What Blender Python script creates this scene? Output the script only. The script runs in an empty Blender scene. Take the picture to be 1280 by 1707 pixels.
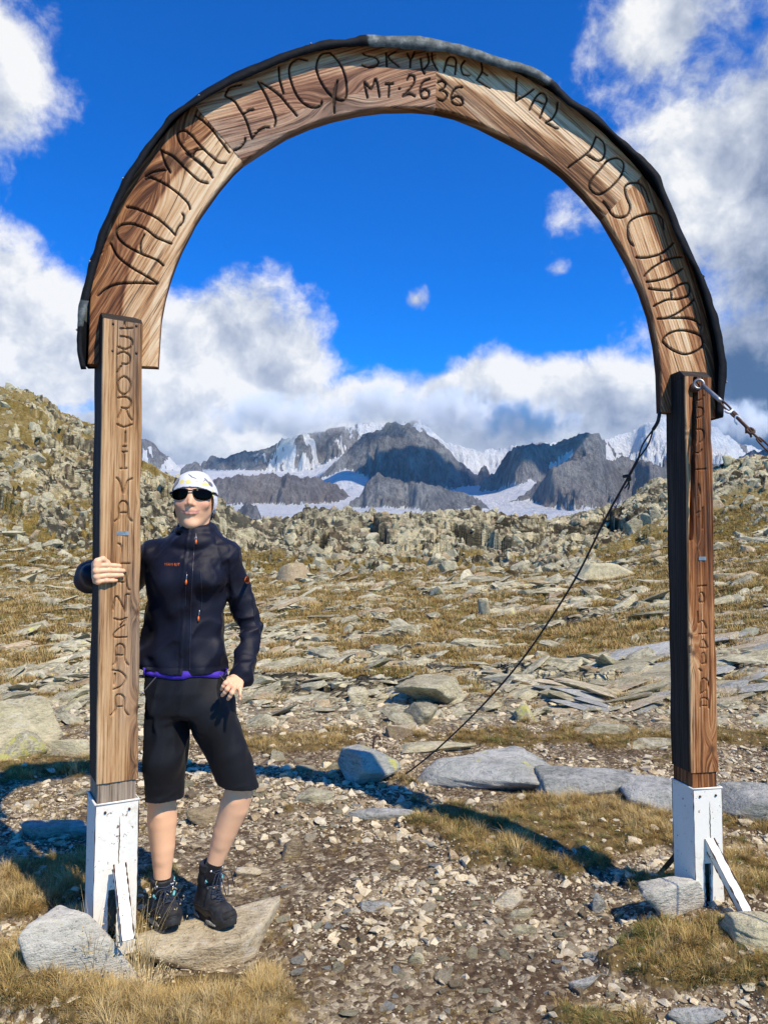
import bpy, bmesh, math, random
import numpy as np
from mathutils import Vector, Matrix, Euler

R = math.radians
rng = np.random.default_rng(7)
random.seed(7)
scene = bpy.context.scene
col = scene.collection

# ------------------------------------------------------------------ camera
F = 1250.0            # focal length in photograph pixels (1280 x 1707)
CXP, CYP = 640.0, 853.5
PITCH = math.atan(80.0 / F)
CAMZ = 1.37
cam_d = bpy.data.cameras.new('camera')
cam_d.sensor_fit = 'VERTICAL'
cam_d.sensor_height = 36.0
cam_d.lens = F / 1707.0 * 36.0
cam_d.clip_start = 0.05
cam_d.clip_end = 40000
cam = bpy.data.objects.new('camera', cam_d)
cam.location = (0, 0, CAMZ)
cam.rotation_euler = (R(90) + PITCH, 0, 0)
col.objects.link(cam)
scene.camera = cam

# ------------------------------------------------------------------ light
SUN_DIR = Vector((0.65, -0.76, 1.0 * math.tan(R(49)))).normalized()   # towards the sun
SUN_EL = math.asin(SUN_DIR.z)
sl = bpy.data.lights.new('sun', 'SUN')
sl.energy = 5.0
sl.angle = R(0.53)
sl.color = (1.0, 0.89, 0.72)
so = bpy.data.objects.new('sun', sl)
so.rotation_euler = (-SUN_DIR).to_track_quat('-Z', 'Y').to_euler()
so.location = (3, -4, 8)
col.objects.link(so)

vs = scene.view_settings
vs.view_transform = 'Standard'
vs.look = 'None'
vs.exposure = 0.16
vs.gamma = 1.0
vs.use_curve_mapping = False
cy = scene.cycles
cy.max_bounces = 6
cy.diffuse_bounces = 3
cy.glossy_bounces = 3
cy.transmission_bounces = 4
cy.transparent_max_bounces = 8
cy.volume_bounces = 3
cy.use_denoising = True

# ------------------------------------------------------------------ node helpers
class S:
    """a socket with arithmetic"""
    nt = None
    def __init__(s, sock): s.s = sock
    @staticmethod
    def m(op, *a, clamp=False):
        n = S.nt.nodes.new('ShaderNodeMath'); n.operation = op; n.use_clamp = clamp
        for i, v in enumerate(a):
            if isinstance(v, S): S.nt.links.new(v.s, n.inputs[i])
            else: n.inputs[i].default_value = v
        return S(n.outputs[0])
    def __add__(a, b): return S.m('ADD', a, b)
    __radd__ = __add__
    def __sub__(a, b): return S.m('SUBTRACT', a, b)
    def __rsub__(a, b): return S.m('SUBTRACT', b, a)
    def __mul__(a, b): return S.m('MULTIPLY', a, b)
    __rmul__ = __mul__
    def __truediv__(a, b): return S.m('DIVIDE', a, b)
    def __pow__(a, b): return S.m('POWER', a, b)
    def clamp(a): return S.m('ADD', a, 0.0, clamp=True)
def new(nt, t, **kw):
    n = nt.nodes.new(t)
    for k, v in kw.items():
        if k in n.inputs.keys() if isinstance(k, str) else False:
            n.inputs[k].default_value = v
        else:
            setattr(n, k, v)
    return n
def setin(nt, n, key, v):
    if isinstance(v, S): nt.links.new(v.s, n.inputs[key])
    elif hasattr(v, 'is_output') or isinstance(v, bpy.types.NodeSocket): nt.links.new(v, n.inputs[key])
    else: n.inputs[key].default_value = v
def noise(vec, scale, detail=5, rough=.6, dist=0, out='Fac', dim='3D'):
    nt = S.nt; n = nt.nodes.new('ShaderNodeTexNoise'); n.noise_dimensions = dim
    if vec is not None: nt.links.new(vec, n.inputs['Vector'])
    n.inputs['Scale'].default_value = scale; n.inputs['Detail'].default_value = detail
    n.inputs['Roughness'].default_value = rough; n.inputs['Distortion'].default_value = dist
    return S(n.outputs[0]) if out == 'Fac' else n.outputs[1]
def voro(vec, scale, feature='F1', out=0, rnd=1.0):
    nt = S.nt; n = nt.nodes.new('ShaderNodeTexVoronoi'); n.feature = feature
    if vec is not None: nt.links.new(vec, n.inputs['Vector'])
    n.inputs['Scale'].default_value = scale; n.inputs['Randomness'].default_value = rnd
    return n.outputs[out]
def maprange(v, a, b, c=0., d=1., smooth=True):
    nt = S.nt; n = nt.nodes.new('ShaderNodeMapRange')
    n.interpolation_type = 'SMOOTHSTEP' if smooth else 'LINEAR'
    setin(nt, n, 0, v)
    for i, x in enumerate((a, b, c, d)): n.inputs[i + 1].default_value = x
    return S(n.outputs[0])
def ramp(v, stops, interp='LINEAR'):
    nt = S.nt; n = nt.nodes.new('ShaderNodeValToRGB'); n.color_ramp.interpolation = interp
    e = n.color_ramp.elements
    while len(e) > 1: e.remove(e[0])
    for i, (p, c) in enumerate(stops):
        q = e[0] if i == 0 else e.new(p)
        q.position = p; q.color = (*c, 1) if len(c) == 3 else c
    setin(nt, n, 0, v)
    return n.outputs[0]
def mix(f, a, b, mode='MIX'):
    nt = S.nt; n = nt.nodes.new('ShaderNodeMix'); n.data_type = 'RGBA'; n.blend_type = mode
    setin(nt, n, 0, f)
    for i, v in ((6, a), (7, b)):
        if isinstance(v, tuple): n.inputs[i].default_value = (*v, 1) if len(v) == 3 else v
        else: setin(nt, n, i, v)
    return n.outputs[2]
def vmul(vec, s):
    nt = S.nt; n = nt.nodes.new('ShaderNodeVectorMath'); n.operation = 'MULTIPLY'
    nt.links.new(vec, n.inputs[0]); n.inputs[1].default_value = s
    return n.outputs[0]
def vadd(a, b):
    nt = S.nt; n = nt.nodes.new('ShaderNodeVectorMath'); n.operation = 'ADD'
    for i, v in enumerate((a, b)):
        if isinstance(v, tuple): n.inputs[i].default_value = v
        else: nt.links.new(v, n.inputs[i])
    return n.outputs[0]
def comb(x, y, z):
    nt = S.nt; n = nt.nodes.new('ShaderNodeCombineXYZ')
    for i, v in enumerate((x, y, z)): setin(nt, n, i, v)
    return n.outputs[0]
def sep(v):
    nt = S.nt; n = nt.nodes.new('ShaderNodeSeparateXYZ'); nt.links.new(v, n.inputs[0])
    return S(n.outputs[0]), S(n.outputs[1]), S(n.outputs[2])
def attr(name, kind='GEOMETRY', out=2):
    n = S.nt.nodes.new('ShaderNodeAttribute'); n.attribute_name = name; n.attribute_type = kind
    return S(n.outputs[out]) if out == 2 else n.outputs[out]
def objrand():
    return S(S.nt.nodes.new('ShaderNodeObjectInfo').outputs['Random'])
def texco(which='Object'):
    return S.nt.nodes.new('ShaderNodeTexCoord').outputs[which]
def bump(h, strength=.5, dist=.01, prev=None):
    nt = S.nt; n = nt.nodes.new('ShaderNodeBump'); n.inputs['Strength'].default_value = strength
    n.inputs['Distance'].default_value = dist; setin(nt, n, 'Height', h)
    if prev is not None: nt.links.new(prev, n.inputs['Normal'])
    return n.outputs[0]
def mat(name, fn):
    m = bpy.data.materials.new(name); m.use_nodes = True
    nt = m.node_tree; S.nt = nt
    bs = nt.nodes['Principled BSDF']
    r = fn(nt, bs)
    for k, v in (r or {}).items():
        if isinstance(v, tuple) and len(v) == 3 and k in ('Base Color', 'Sheen Tint', 'Specular Tint'): v = (*v, 1)
        setin(nt, bs, k, v)
    return m

# ------------------------------------------------------------------ world: sky with clouds
world = bpy.data.worlds.new('World'); scene.world = world; world.use_nodes = True
nt = world.node_tree; S.nt = nt
for n in list(nt.nodes): nt.nodes.remove(n)
wo = nt.nodes.new('ShaderNodeOutputWorld'); bg = nt.nodes.new('ShaderNodeBackground')
SKY_STR = 0.1
bg.inputs[1].default_value = SKY_STR
nt.links.new(bg.outputs[0], wo.inputs[0])
sky = nt.nodes.new('ShaderNodeTexSky'); sky.sky_type = 'NISHITA'; sky.sun_disc = False
sky.sun_elevation = SUN_EL
sky.sun_rotation = math.atan2(SUN_DIR.x, SUN_DIR.y)
sky.altitude = 2600; sky.air_density = 1.0; sky.dust_density = 0.1; sky.ozone_density = 3.0
hs = nt.nodes.new('ShaderNodeHueSaturation')
hs.inputs['Saturation'].default_value = 1.42; hs.inputs['Value'].default_value = 1.25; hs.inputs['Hue'].default_value = 0.507
nt.links.new(sky.outputs[0], hs.inputs['Color'])
skycol = mix(1.0, hs.outputs[0], (0.04, 1.48, 1.80), 'MULTIPLY')
dvec = texco('Generated')
dx, dy, dz = sep(dvec)
az = S.m('ARCTAN2', dx, dy)
el = S.m('ARCSINE', dz)
def azel(px, py):
    u = (px - CXP) / F; v = (CYP - py) / F
    d = Vector((u, math.cos(PITCH) - v * math.sin(PITCH), math.sin(PITCH) + v * math.cos(PITCH))).normalized()
    return math.atan2(d.x, d.y), math.asin(d.z)
def blob(px, py, rx, ry, w=1.0):
    a, e = azel(px, py)
    qx = (az - a) * (F / rx / (1 + a * a)); qy = (el - e) * (F / ry)
    return (1.0 - S.m('SQRT', qx * qx + qy * qy)) * w
blobs = [(10, 560, 190, 175, 1.1), (360, 640, 240, 185, 1.15), (640, 720, 330, 125, 1.0), (880, 700, 260, 125, 1.1),
         (1060, 700, 200, 95, .8), (1300, 290, 255, 300, .85), (1100, 50, 160, 130, .46),
         (-10, 110, 100, 150, .45), (692, 500, 26, 22, .30), (932, 450, 34, 26, .26), (1290, 650, 180, 150, 1.1),
         (-230, 620, 260, 200, 1.0), (1560, 520, 260, 300, .9), (830, 748, 190, 70, 1.0), (150, 740, 330, 80, 1.0)]
mask = None
for b in blobs:
    q = blob(*b)
    mask = q if mask is None else S.m('SMOOTH_MAX', mask, q, 0.15)
# elsewhere round the sky: scattered cumulus of the same sort
far = maprange(S.m('ABSOLUTE', az), .75, 1.1)
gen = (noise(dvec, 2.1, 3, .5) - .66) * 3.0 - el * .25
mask = S.m('MAXIMUM', mask, gen * far - (1.0 - far))
warp = noise(dvec, 7, 3, .6, out='Color')
wv = nt.nodes.new('ShaderNodeVectorMath'); wv.operation = 'MULTIPLY_ADD'
nt.links.new(warp, wv.inputs[0]); wv.inputs[1].default_value = (.045, .045, .045); nt.links.new(dvec, wv.inputs[2])
cv = wv.outputs[0]
n1 = noise(cv, 6.5, 11, .62)
cvo = vadd(cv, (.022, -.01, .034))
n2 = noise(cvo, 6.5, 5, .58)
dens0 = mask * .80 + (n1 - .5) * 1.3
dens = maprange(dens0, .02, .28)
thick = maprange(dens0, .1, .7)
lit = (n1 - n2) * 3.2
# undersides: darker grey-blue towards the cloud base
a0, e_top = azel(640, 560); a0, e_bot = azel(640, 760)
under = maprange(el, e_bot, e_top, 1., 0.)
n3 = noise(cv, 3.2, 4, .6)
right_dark = maprange(az, .38, .46) * maprange(el, .10, .42, 1., 0.)
br = .93 + lit * .55 - under * .17 * thick - (n3 - .40) * .42 * thick * (.4 + under * .8) - right_dark * .62 - maprange(az, .28, .46) * .20
br = S.m('MINIMUM', S.m('MAXIMUM', br, .20), .98)
cc = ramp(br, [(0, (.045, .10, .22)), (.28, (.085, .15, .28)), (.5, (.30, .36, .50)), (.72, (.52, .58, .70)), (.86, (.72, .77, .85)), (1, (.98, .99, 1.0))])
cc10 = mix(1.0, cc, (9.4, 9.2, 8.9), 'MULTIPLY')
nt.links.new(mix(dens * .97, skycol, cc10), bg.inputs[0])

# ------------------------------------------------------------------ geometry helpers
def W(px, py, d):
    """world point seen at photo pixel (px, py), d metres ahead of the camera"""
    u = (px - CXP) / F; v = (CYP - py) / F
    y = math.cos(PITCH) - v * math.sin(PITCH); z = math.sin(PITCH) + v * math.cos(PITCH)
    return Vector((u * d / y, d, CAMZ + z * d / y))
def ray(px, py):
    px = np.asarray(px, float); py = np.asarray(py, float)
    u = (px - CXP) / F; v = (CYP - py) / F
    return np.stack([u, math.cos(PITCH) - v * math.sin(PITCH), math.sin(PITCH) + v * math.cos(PITCH)], -1)
def on_plane(px, py, P0, Nn):
    r = ray(px, py); C = np.array([0, 0, CAMZ]); P0 = np.asarray(P0); Nn = np.asarray(Nn)
    t = ((P0 - C) @ Nn) / (r @ Nn)
    return C + r * t[..., None]
def mkmesh(name, V, Fc, smooth=True, attrs=None):
    me = bpy.data.meshes.new(name)
    V = np.asarray(V, np.float32)
    if isinstance(Fc, np.ndarray):
        n, k = Fc.shape
        me.vertices.add(len(V)); me.vertices.foreach_set('co', V.ravel())
        me.loops.add(n * k); me.loops.foreach_set('vertex_index', Fc.astype(np.int32).ravel())
        me.polygons.add(n)
        me.polygons.foreach_set('loop_start', np.arange(0, n * k, k, dtype=np.int32))
        me.polygons.foreach_set('loop_total', np.full(n, k, np.int32))
        me.update(calc_edges=True); me.validate()
    else:
        me.from_pydata([tuple(map(float, v)) for v in V], [], [tuple(int(i) for i in f) for f in Fc])
    if smooth: me.polygons.foreach_set('use_smooth', np.ones(len(me.polygons), bool))
    for k, a in (attrs or {}).items():
        at = me.attributes.new(k, 'FLOAT', 'POINT'); at.data.foreach_set('value', np.asarray(a, np.float32).ravel())
    return me
def tag(o, label=None, cat=None, group=None, kind=None):
    if cat and not kind: kind = 'thing'
    if label: o['label'] = label
    if cat: o['category'] = cat
    if group: o['group'] = group
    if kind: o['kind'] = kind
    return o
def link(name, me, m=None, parent=None, loc=None):
    o = bpy.data.objects.new(name, me)
    if m is not None:
        me.materials.clear()
        for q in (m if isinstance(m, (list, tuple)) else [m]): me.materials.append(q)
    if loc is not None: o.location = loc
    col.objects.link(o)
    if parent is not None: o.parent = parent
    return o
def empty(name, loc=(0, 0, 0)):
    o = bpy.data.objects.new(name, None); o.location = loc; col.objects.link(o); return o
def rel(parent, V):
    """vertices in world space -> parent space (parents are unrotated empties)"""
    return np.asarray(V) - np.array(parent.location)

def _h(ix, iy, iz, s):
    n = (ix.astype(np.int64) * 374761393 + iy.astype(np.int64) * 668265263 + iz.astype(np.int64) * 2147483647 + s * 144269504) & 0xffffffff
    n = ((n ^ (n >> 13)) * 1274126177) & 0xffffffff
    n = ((n ^ (n >> 15)) * 2246822519) & 0xffffffff
    return ((n ^ (n >> 16)) & 0xffffff) / float(0xffffff)
def vn2(x, y, s=0):
    x = np.asarray(x, float); y = np.asarray(y, float)
    ix = np.floor(x); iy = np.floor(y); fx = x - ix; fy = y - iy
    fx = fx * fx * fx * (fx * (fx * 6 - 15) + 10); fy = fy * fy * fy * (fy * (fy * 6 - 15) + 10)
    z = np.zeros_like(ix)
    a = _h(ix, iy, z, s); b = _h(ix + 1, iy, z, s); c = _h(ix, iy + 1, z, s); d = _h(ix + 1, iy + 1, z, s)
    return (a * (1 - fx) + b * fx) * (1 - fy) + (c * (1 - fx) + d * fx) * fy
def fbm2(x, y, o=5, s=0, g=.5):
    r = 0; a = 1; t = 0
    for i in range(o):
        r = r + a * vn2(x * 2 ** i + 17.3 * i, y * 2 ** i - 9.1 * i, s + i); t += a; a *= g
    return r / t
def vn3(p, s=0):
    i = np.floor(p); f = p - i; f = f * f * (3 - 2 * f)
    r = 0
    for dx_ in (0, 1):
        wx = f[..., 0] if dx_ else 1 - f[..., 0]
        for dy_ in (0, 1):
            wy = f[..., 1] if dy_ else 1 - f[..., 1]
            for dz_ in (0, 1):
                wz = f[..., 2] if dz_ else 1 - f[..., 2]
                r = r + wx * wy * wz * _h(i[..., 0] + dx_, i[..., 1] + dy_, i[..., 2] + dz_, s)
    return r
def fbm3(p, o=4, s=0, g=.5):
    r = 0; a = 1; t = 0
    for i in range(o):
        r = r + a * vn3(p * 2 ** i + 5.7 * i, s + i); t += a; a *= g
    return r / t
def cells(x, y, s=0):
    """2D voronoi: F1, F2, three random numbers of the cell, offset to its seed"""
    ix = np.floor(x); iy = np.floor(y)
    f1 = np.full(x.shape, 9.); f2 = np.full(x.shape, 9.)
    bx = np.zeros_like(x); by = np.zeros_like(x); ox = np.zeros_like(x); oy = np.zeros_like(x)
    z = np.zeros_like(ix)
    for i in (-1, 0, 1):
        for j in (-1, 0, 1):
            cx = ix + i; cy_ = iy + j
            qx = cx + _h(cx, cy_, z, s); qy = cy_ + _h(cx, cy_, z + 1, s)
            d = np.hypot(qx - x, qy - y)
            m = d < f1
            f2 = np.where(m, f1, np.minimum(f2, d)); f1 = np.where(m, d, f1)
            bx = np.where(m, cx, bx); by = np.where(m, cy_, by)
            ox = np.where(m, x - qx, ox); oy = np.where(m, y - qy, oy)
    return f1, f2, _h(bx, by, z + 2, s), _h(bx, by, z + 3, s), _h(bx, by, z + 4, s), ox, oy
def sst(x, a, b):
    t = np.clip((x - a) / (b - a), 0, 1); return t * t * (3 - 2 * t)

def surface_nets(field, org, h):
    """closed quads round the zero level of a scalar grid (negative inside)"""
    nx, ny, nz = field.shape
    neg = field < 0
    acc = np.zeros((nx - 1, ny - 1, nz - 1, 3), np.float32); cnt = np.zeros((nx - 1, ny - 1, nz - 1), np.float32)
    crossings = []
    for ax in range(3):
        sl0 = [slice(None)] * 3; sl1 = [slice(None)] * 3
        sl0[ax] = slice(0, -1); sl1[ax] = slice(1, None)
        a = field[tuple(sl0)]; b = field[tuple(sl1)]
        m = neg[tuple(sl0)] != neg[tuple(sl1)]
        I = np.argwhere(m)
        va = a[m]; vb = b[m]
        t = va / (va - vb)
        flip = va < 0
        P = I.astype(np.float32).copy(); P[:, ax] += t
        crossings.append((ax, I, flip))
        o1, o2 = [q for q in range(3) if q != ax]
        for d1 in (0, -1):
            for d2 in (0, -1):
                C = I.copy(); C[:, o1] += d1; C[:, o2] += d2
                ok = (C >= 0).all(1) & (C[:, 0] < nx - 1) & (C[:, 1] < ny - 1) & (C[:, 2] < nz - 1)
                Ck = C[ok]
                np.add.at(acc, (Ck[:, 0], Ck[:, 1], Ck[:, 2]), P[ok])
                np.add.at(cnt, (Ck[:, 0], Ck[:, 1], Ck[:, 2]), 1)
    act = cnt > 0
    idx = np.full(act.shape, -1, np.int64); idx[act] = np.arange(act.sum())
    V = acc[act] / cnt[act][:, None] * h + org
    Q = []
    for ax, I, flip in crossings:
        o1, o2 = [(1, 2), (2, 0), (0, 1)][ax]
        ok = (I[:, o1] > 0) & (I[:, o2] > 0) & (I[:, o1] < act.shape[o1]) & (I[:, o2] < act.shape[o2])
        I = I[ok]; fl = flip[ok]
        def cid(d1, d2):
            C = I.copy(); C[:, o1] += d1; C[:, o2] += d2
            return idx[C[:, 0], C[:, 1], C[:, 2]]
        q = np.stack([cid(-1, -1), cid(0, -1), cid(0, 0), cid(-1, 0)], 1)
        q[~fl] = q[~fl][:, ::-1]
        Q.append(q)
    Q = np.concatenate(Q); Q = Q[(Q >= 0).all(1)]
    return V, Q

def tube(pts, rad, seg=8, closed=False, caps=True):
    P = np.array([tuple(p) for p in pts], float); n = len(P)
    rad = np.full(n, rad) if np.isscalar(rad) else np.asarray(rad, float)
    V = []; Fc = []
    up = np.array([0.13, 0.31, 0.94])
    for i in range(n):
        if closed: t = P[(i + 1) % n] - P[i - 1]
        else: t = P[min(i + 1, n - 1)] - P[max(i - 1, 0)]
        t = t / (np.linalg.norm(t) + 1e-12)
        a = np.cross(t, up); a /= np.linalg.norm(a) + 1e-9; b = np.cross(t, a)
        up = np.cross(a, t) if i else np.cross(a, t)
        for k in range(seg):
            w = 2 * math.pi * k / seg
            V.append(P[i] + rad[i] * (math.cos(w) * a + math.sin(w) * b))
    for i in range(n if closed else n - 1):
        j = (i + 1) % n
        for k in range(seg):
            k2 = (k + 1) % seg
            Fc.append((i * seg + k, i * seg + k2, j * seg + k2, j * seg + k))
    if caps and not closed:
        Fc.append(tuple(range(seg))[::-1]); Fc.append(tuple((n - 1) * seg + k for k in range(seg)))
    return V, Fc
def merge(parts):
    V = []; Fc = []; o = 0
    for v, f in parts:
        V += [tuple(q) for q in v]; Fc += [tuple(int(i) + o for i in g) for g in f]; o += len(v)
    return V, Fc
def smooth_path(P, n=6):
    P = [np.array(p, float) for p in P]
    if len(P) < 3:
        return [P[0] + (P[-1] - P[0]) * i / n for i in range(n + 1)]
    out = []
    for i in range(len(P) - 1):
        p0 = P[max(i - 1, 0)]; p1 = P[i]; p2 = P[i + 1]; p3 = P[min(i + 2, len(P) - 1)]
        for k in range(n):
            t = k / n
            out.append(.5 * (2 * p1 + (p2 - p0) * t + (2 * p0 - 5 * p1 + 4 * p2 - p3) * t * t + (3 * p1 - p0 - 3 * p2 + p3) * t ** 3))
    out.append(P[-1]); return out
def box(c, s, rot=None, bev=.0, taper=1.0):
    bm = bmesh.new(); bmesh.ops.create_cube(bm, size=1)
    for v in bm.verts:
        k = taper if v.co.z > 0 else 1
        v.co = Vector((v.co.x * s[0] * k, v.co.y * s[1] * k, v.co.z * s[2]))
    if bev > 0:
        bmesh.ops.bevel(bm, geom=bm.edges[:], offset=bev, segments=2, profile=.6, affect='EDGES')
    M = Matrix.Translation(Vector(c)) @ (rot.to_4x4() if rot is not None else Matrix())
    bmesh.ops.transform(bm, matrix=M, verts=bm.verts)
    bm.verts.ensure_lookup_table()
    V = [tuple(v.co) for v in bm.verts]; Fc = [tuple(v.index for v in f.verts) for f in bm.faces]
    bm.free(); return V, Fc
# ------------------------------------------------------------------ the lie of the land
_Y = np.array([-60, 0, 6.5, 9, 14, 25, 40, 52, 62, 70, 78, 85, 95, 105, 115, 130, 160, 400.])
_colpx = np.array([-1500, -300, 0, 160, 300, 430, 640, 860, 1000, 1110, 1280, 1600, 2600.])
_T = {  # photograph column -> height at each distance
    -1500: [0, 0, 0, 0, .2, 1, 4, 8, 12, 15, 18, 21, 24, 27, 28, 25, 10, -60],
    -300:  [0, 0, 0, -.1, -.1, .3, 1.2, 4, 7.5, 11, 15, 18.5, 23, 27, 29.5, 26, 8, -60],
    0:     [0, 0, 0, -.1, -.1, .2, .3, 2.6, 6.2, 9.5, 12.8, 16.2, 21, 25.5, 28.2, 26, 8, -60],
    160:   [0, 0, 0, -.1, -.1, .1, .1, 1.4, 4.2, 7.2, 10.0, 12.6, 16.8, 20.4, 20.0, 17, 4, -60],
    300:   [0, 0, 0, -.1, -.2, 0, 0, .6, 2.5, 5.0, 7.2, 9.2, 11.6, 11.0, 9, 5, 0, -60],
    430:   [0, 0, 0, -.1, -.2, -.1, .1, .3, 1.0, 2.0, 5.2, 5.9, 4.0, 3, 1, -1, -6, -60],
    640:   [0, 0, 0, -.1, -.2, -.1, .1, .5, 1.1, 1.5, 6.0, 6.3, 4.0, 3, 1, -1, -6, -60],
    860:   [0, 0, 0, -.1, -.2, 0, .2, .6, 1.2, 1.6, 5.1, 5.7, 4.0, 3, 1, -1, -6, -60],
    1000:  [0, 0, 0, 0, 0, .2, .5, 1.0, 2.0, 3.2, 5.8, 6.6, 5.0, 4, 2, 0, -6, -60],
    1110:  [0, 0, 0, .1, .2, .5, 1.0, 1.9, 3.8, 5.8, 8.0, 10.2, 10.0, 9, 6, 3, -5, -60],
    1280:  [0, 0, 0, .2, .5, .9, 1.7, 3.2, 5.8, 8.2, 10.6, 12.9, 13.5, 12, 9, 5, -4, -60],
    1600:  [0, 0, 0, .3, .8, 1.6, 3.0, 5, 8, 11, 14, 17, 18, 17, 15, 11, 0, -60],
    2600:  [0, 0, 0, .4, 1, 2.2, 4, 7, 10, 13, 16, 19, 20, 20, 18, 14, 0, -60]}
_tab = np.array([_T[c] for c in _colpx])
def base_h(x, y):
    x = np.asarray(x, float); y = np.asarray(y, float)
    r = np.maximum(np.hypot(x, y), 1e-3)
    yy = np.where(y > 0, y, 0)
    u = x / np.maximum(yy, .25 * r)
    yy = np.where(y > 0, np.where(y > .25 * r, y, r * .25), y)
    px = np.clip(u * F + 640, -1499, 2599)
    j = np.clip(np.searchsorted(_colpx, px) - 1, 0, len(_colpx) - 2)
    tx = (px - _colpx[j]) / (_colpx[j + 1] - _colpx[j]); tx = tx * tx * (3 - 2 * tx)
    yc = np.clip(yy, -59, 399)
    i = np.clip(np.searchsorted(_Y, yc) - 1, 0, len(_Y) - 2)
    ty = (yc - _Y[i]) / (_Y[i + 1] - _Y[i])
    ty = np.where(yc > 6, ty * .6 + .4 * ty * ty * (3 - 2 * ty), ty)
    a = _tab[j, i] * (1 - ty) + _tab[j, i + 1] * ty
    b = _tab[j + 1, i] * (1 - ty) + _tab[j + 1, i + 1] * ty
    return a * (1 - tx) + b * tx
def gauss(x, y, cx, cy_, rx, ry=None):
    ry = ry or rx
    return np.exp(-((x - cx) / rx) ** 2 - ((y - cy_) / ry) ** 2)
def flat_xy(px, py, z=0.):
    r = ray(px, py); t = (z - CAMZ) / r[..., 2]
    return r[..., 0] * t, r[..., 1] * t
# where the dry grass grows (photo pixels on the ground, radii in pixels, weight)
_grass_px = [(950, 1390, 240, 60, 1.0), (1080, 1350, 140, 45, 1.1), (760, 1375, 150, 30, .9), (700, 1345, 120, 20, .7),
             (1200, 1440, 120, 50, .9), (900, 1440, 140, 30, .8), (1150, 1610, 170, 45, 1.1), (1260, 1660, 120, 60, .6), (980, 1230, 420, 18, .9),
             (560, 1225, 200, 16, .6), (1230, 1360, 120, 45, .9), (60, 1290, 110, 24, .9), (60, 1480, 120, 60, .9), (90, 1660, 180, 70, 1.3),
             (250, 1690, 220, 60, 1.2), (200, 1560, 110, 45, 1.1), (380, 1650, 120, 40, 1.0), (40, 1400, 90, 30, .5), (640, 1440, 120, 18, .45),
             (560, 1500, 70, 16, .35), (960, 1700, 130, 25, .8), (700, 1500, 70, 14, .45), (1130, 1500, 90, 30, 1.0), (1215, 1500, 90, 30, .9),
             (480, 1240, 130, 20, .6), (640, 1300, 60, 16, .5), (520, 1350, 100, 15, .35), (250, 1500, 30, 60, .8)]
_gr = []
for (a, b, c, d, w) in _grass_px:
    gx, gy = flat_xy(a, b); gx2, _ = flat_xy(a + c, b); _, gy1 = flat_xy(a, b - d); _, gy0 = flat_xy(a, b + d)
    _gr.append((float(gx), float((gy1 + gy0) / 2), float(abs(gx2 - gx)), float(abs(gy1 - gy0) / 2), w))
def grass_mask(x, y):
    m = np.zeros_like(np.asarray(x, float))
    for gx, gy, rx, ry, w in _gr:
        m = np.maximum(m, w * np.exp(-(((x - gx) / rx) ** 2 + ((y - gy) / ry) ** 2) ** 1.3))
    n = fbm2(x * 2.3, y * 2.3, 4, 31)
    n = n * .55 + .45 * fbm2(x * 7.5, y * 7.5, 3, 33)
    near = sst(m + (n - .5) * 1.9, .36, .66)
    # further out: bands of moor grass between the slabs
    b = fbm2(x * .16 + 3, y * .09, 4, 77)
    farm = sst(b + (fbm2(x * 1.1, y * 1.1, 3, 5) - .5) * 1.1, .30, .44)
    hill = sst(y, 48, 60)
    cliff = sst(y, 67, 71) * (1 - sst(y, 84, 88)) * (1 - sst(np.abs(x - 6), 30, 42))
    farm = farm * (1 - hill * .42) * (1 - .85 * cliff)
    return near * (1 - sst(y, 6.5, 8)) + farm * sst(y, 6.5, 8)
def mid_h(x, y):
    """the ground without its pebbles: what things stand on"""
    h = base_h(x, y)
    n = 1 - sst(np.abs(y - 3), 4, 8)
    h = h + .07 * gauss(x, y, -1.08, 2.46, .26, .26) - .05 * np.exp(-(((x + .66) / .34) ** 2 + ((y - 2.66) / .30) ** 2) ** 2) + .05 * gauss(x, y, 1.35, 3.0, .5, .4) + .05 * gauss(x, y, 1.6, 2.4, .5, .4)
    h = h + n * (fbm2(x * 1.1, y * 1.1, 3, 3) - .5) * .07 + (fbm2(x * .35, y * .35, 3, 9) - .5) * .12 * sst(y, 3.5, 6)
    h = h - n * .02 * gauss(x, y, .2, 2.6, .9, 1.6)
    return h
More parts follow.
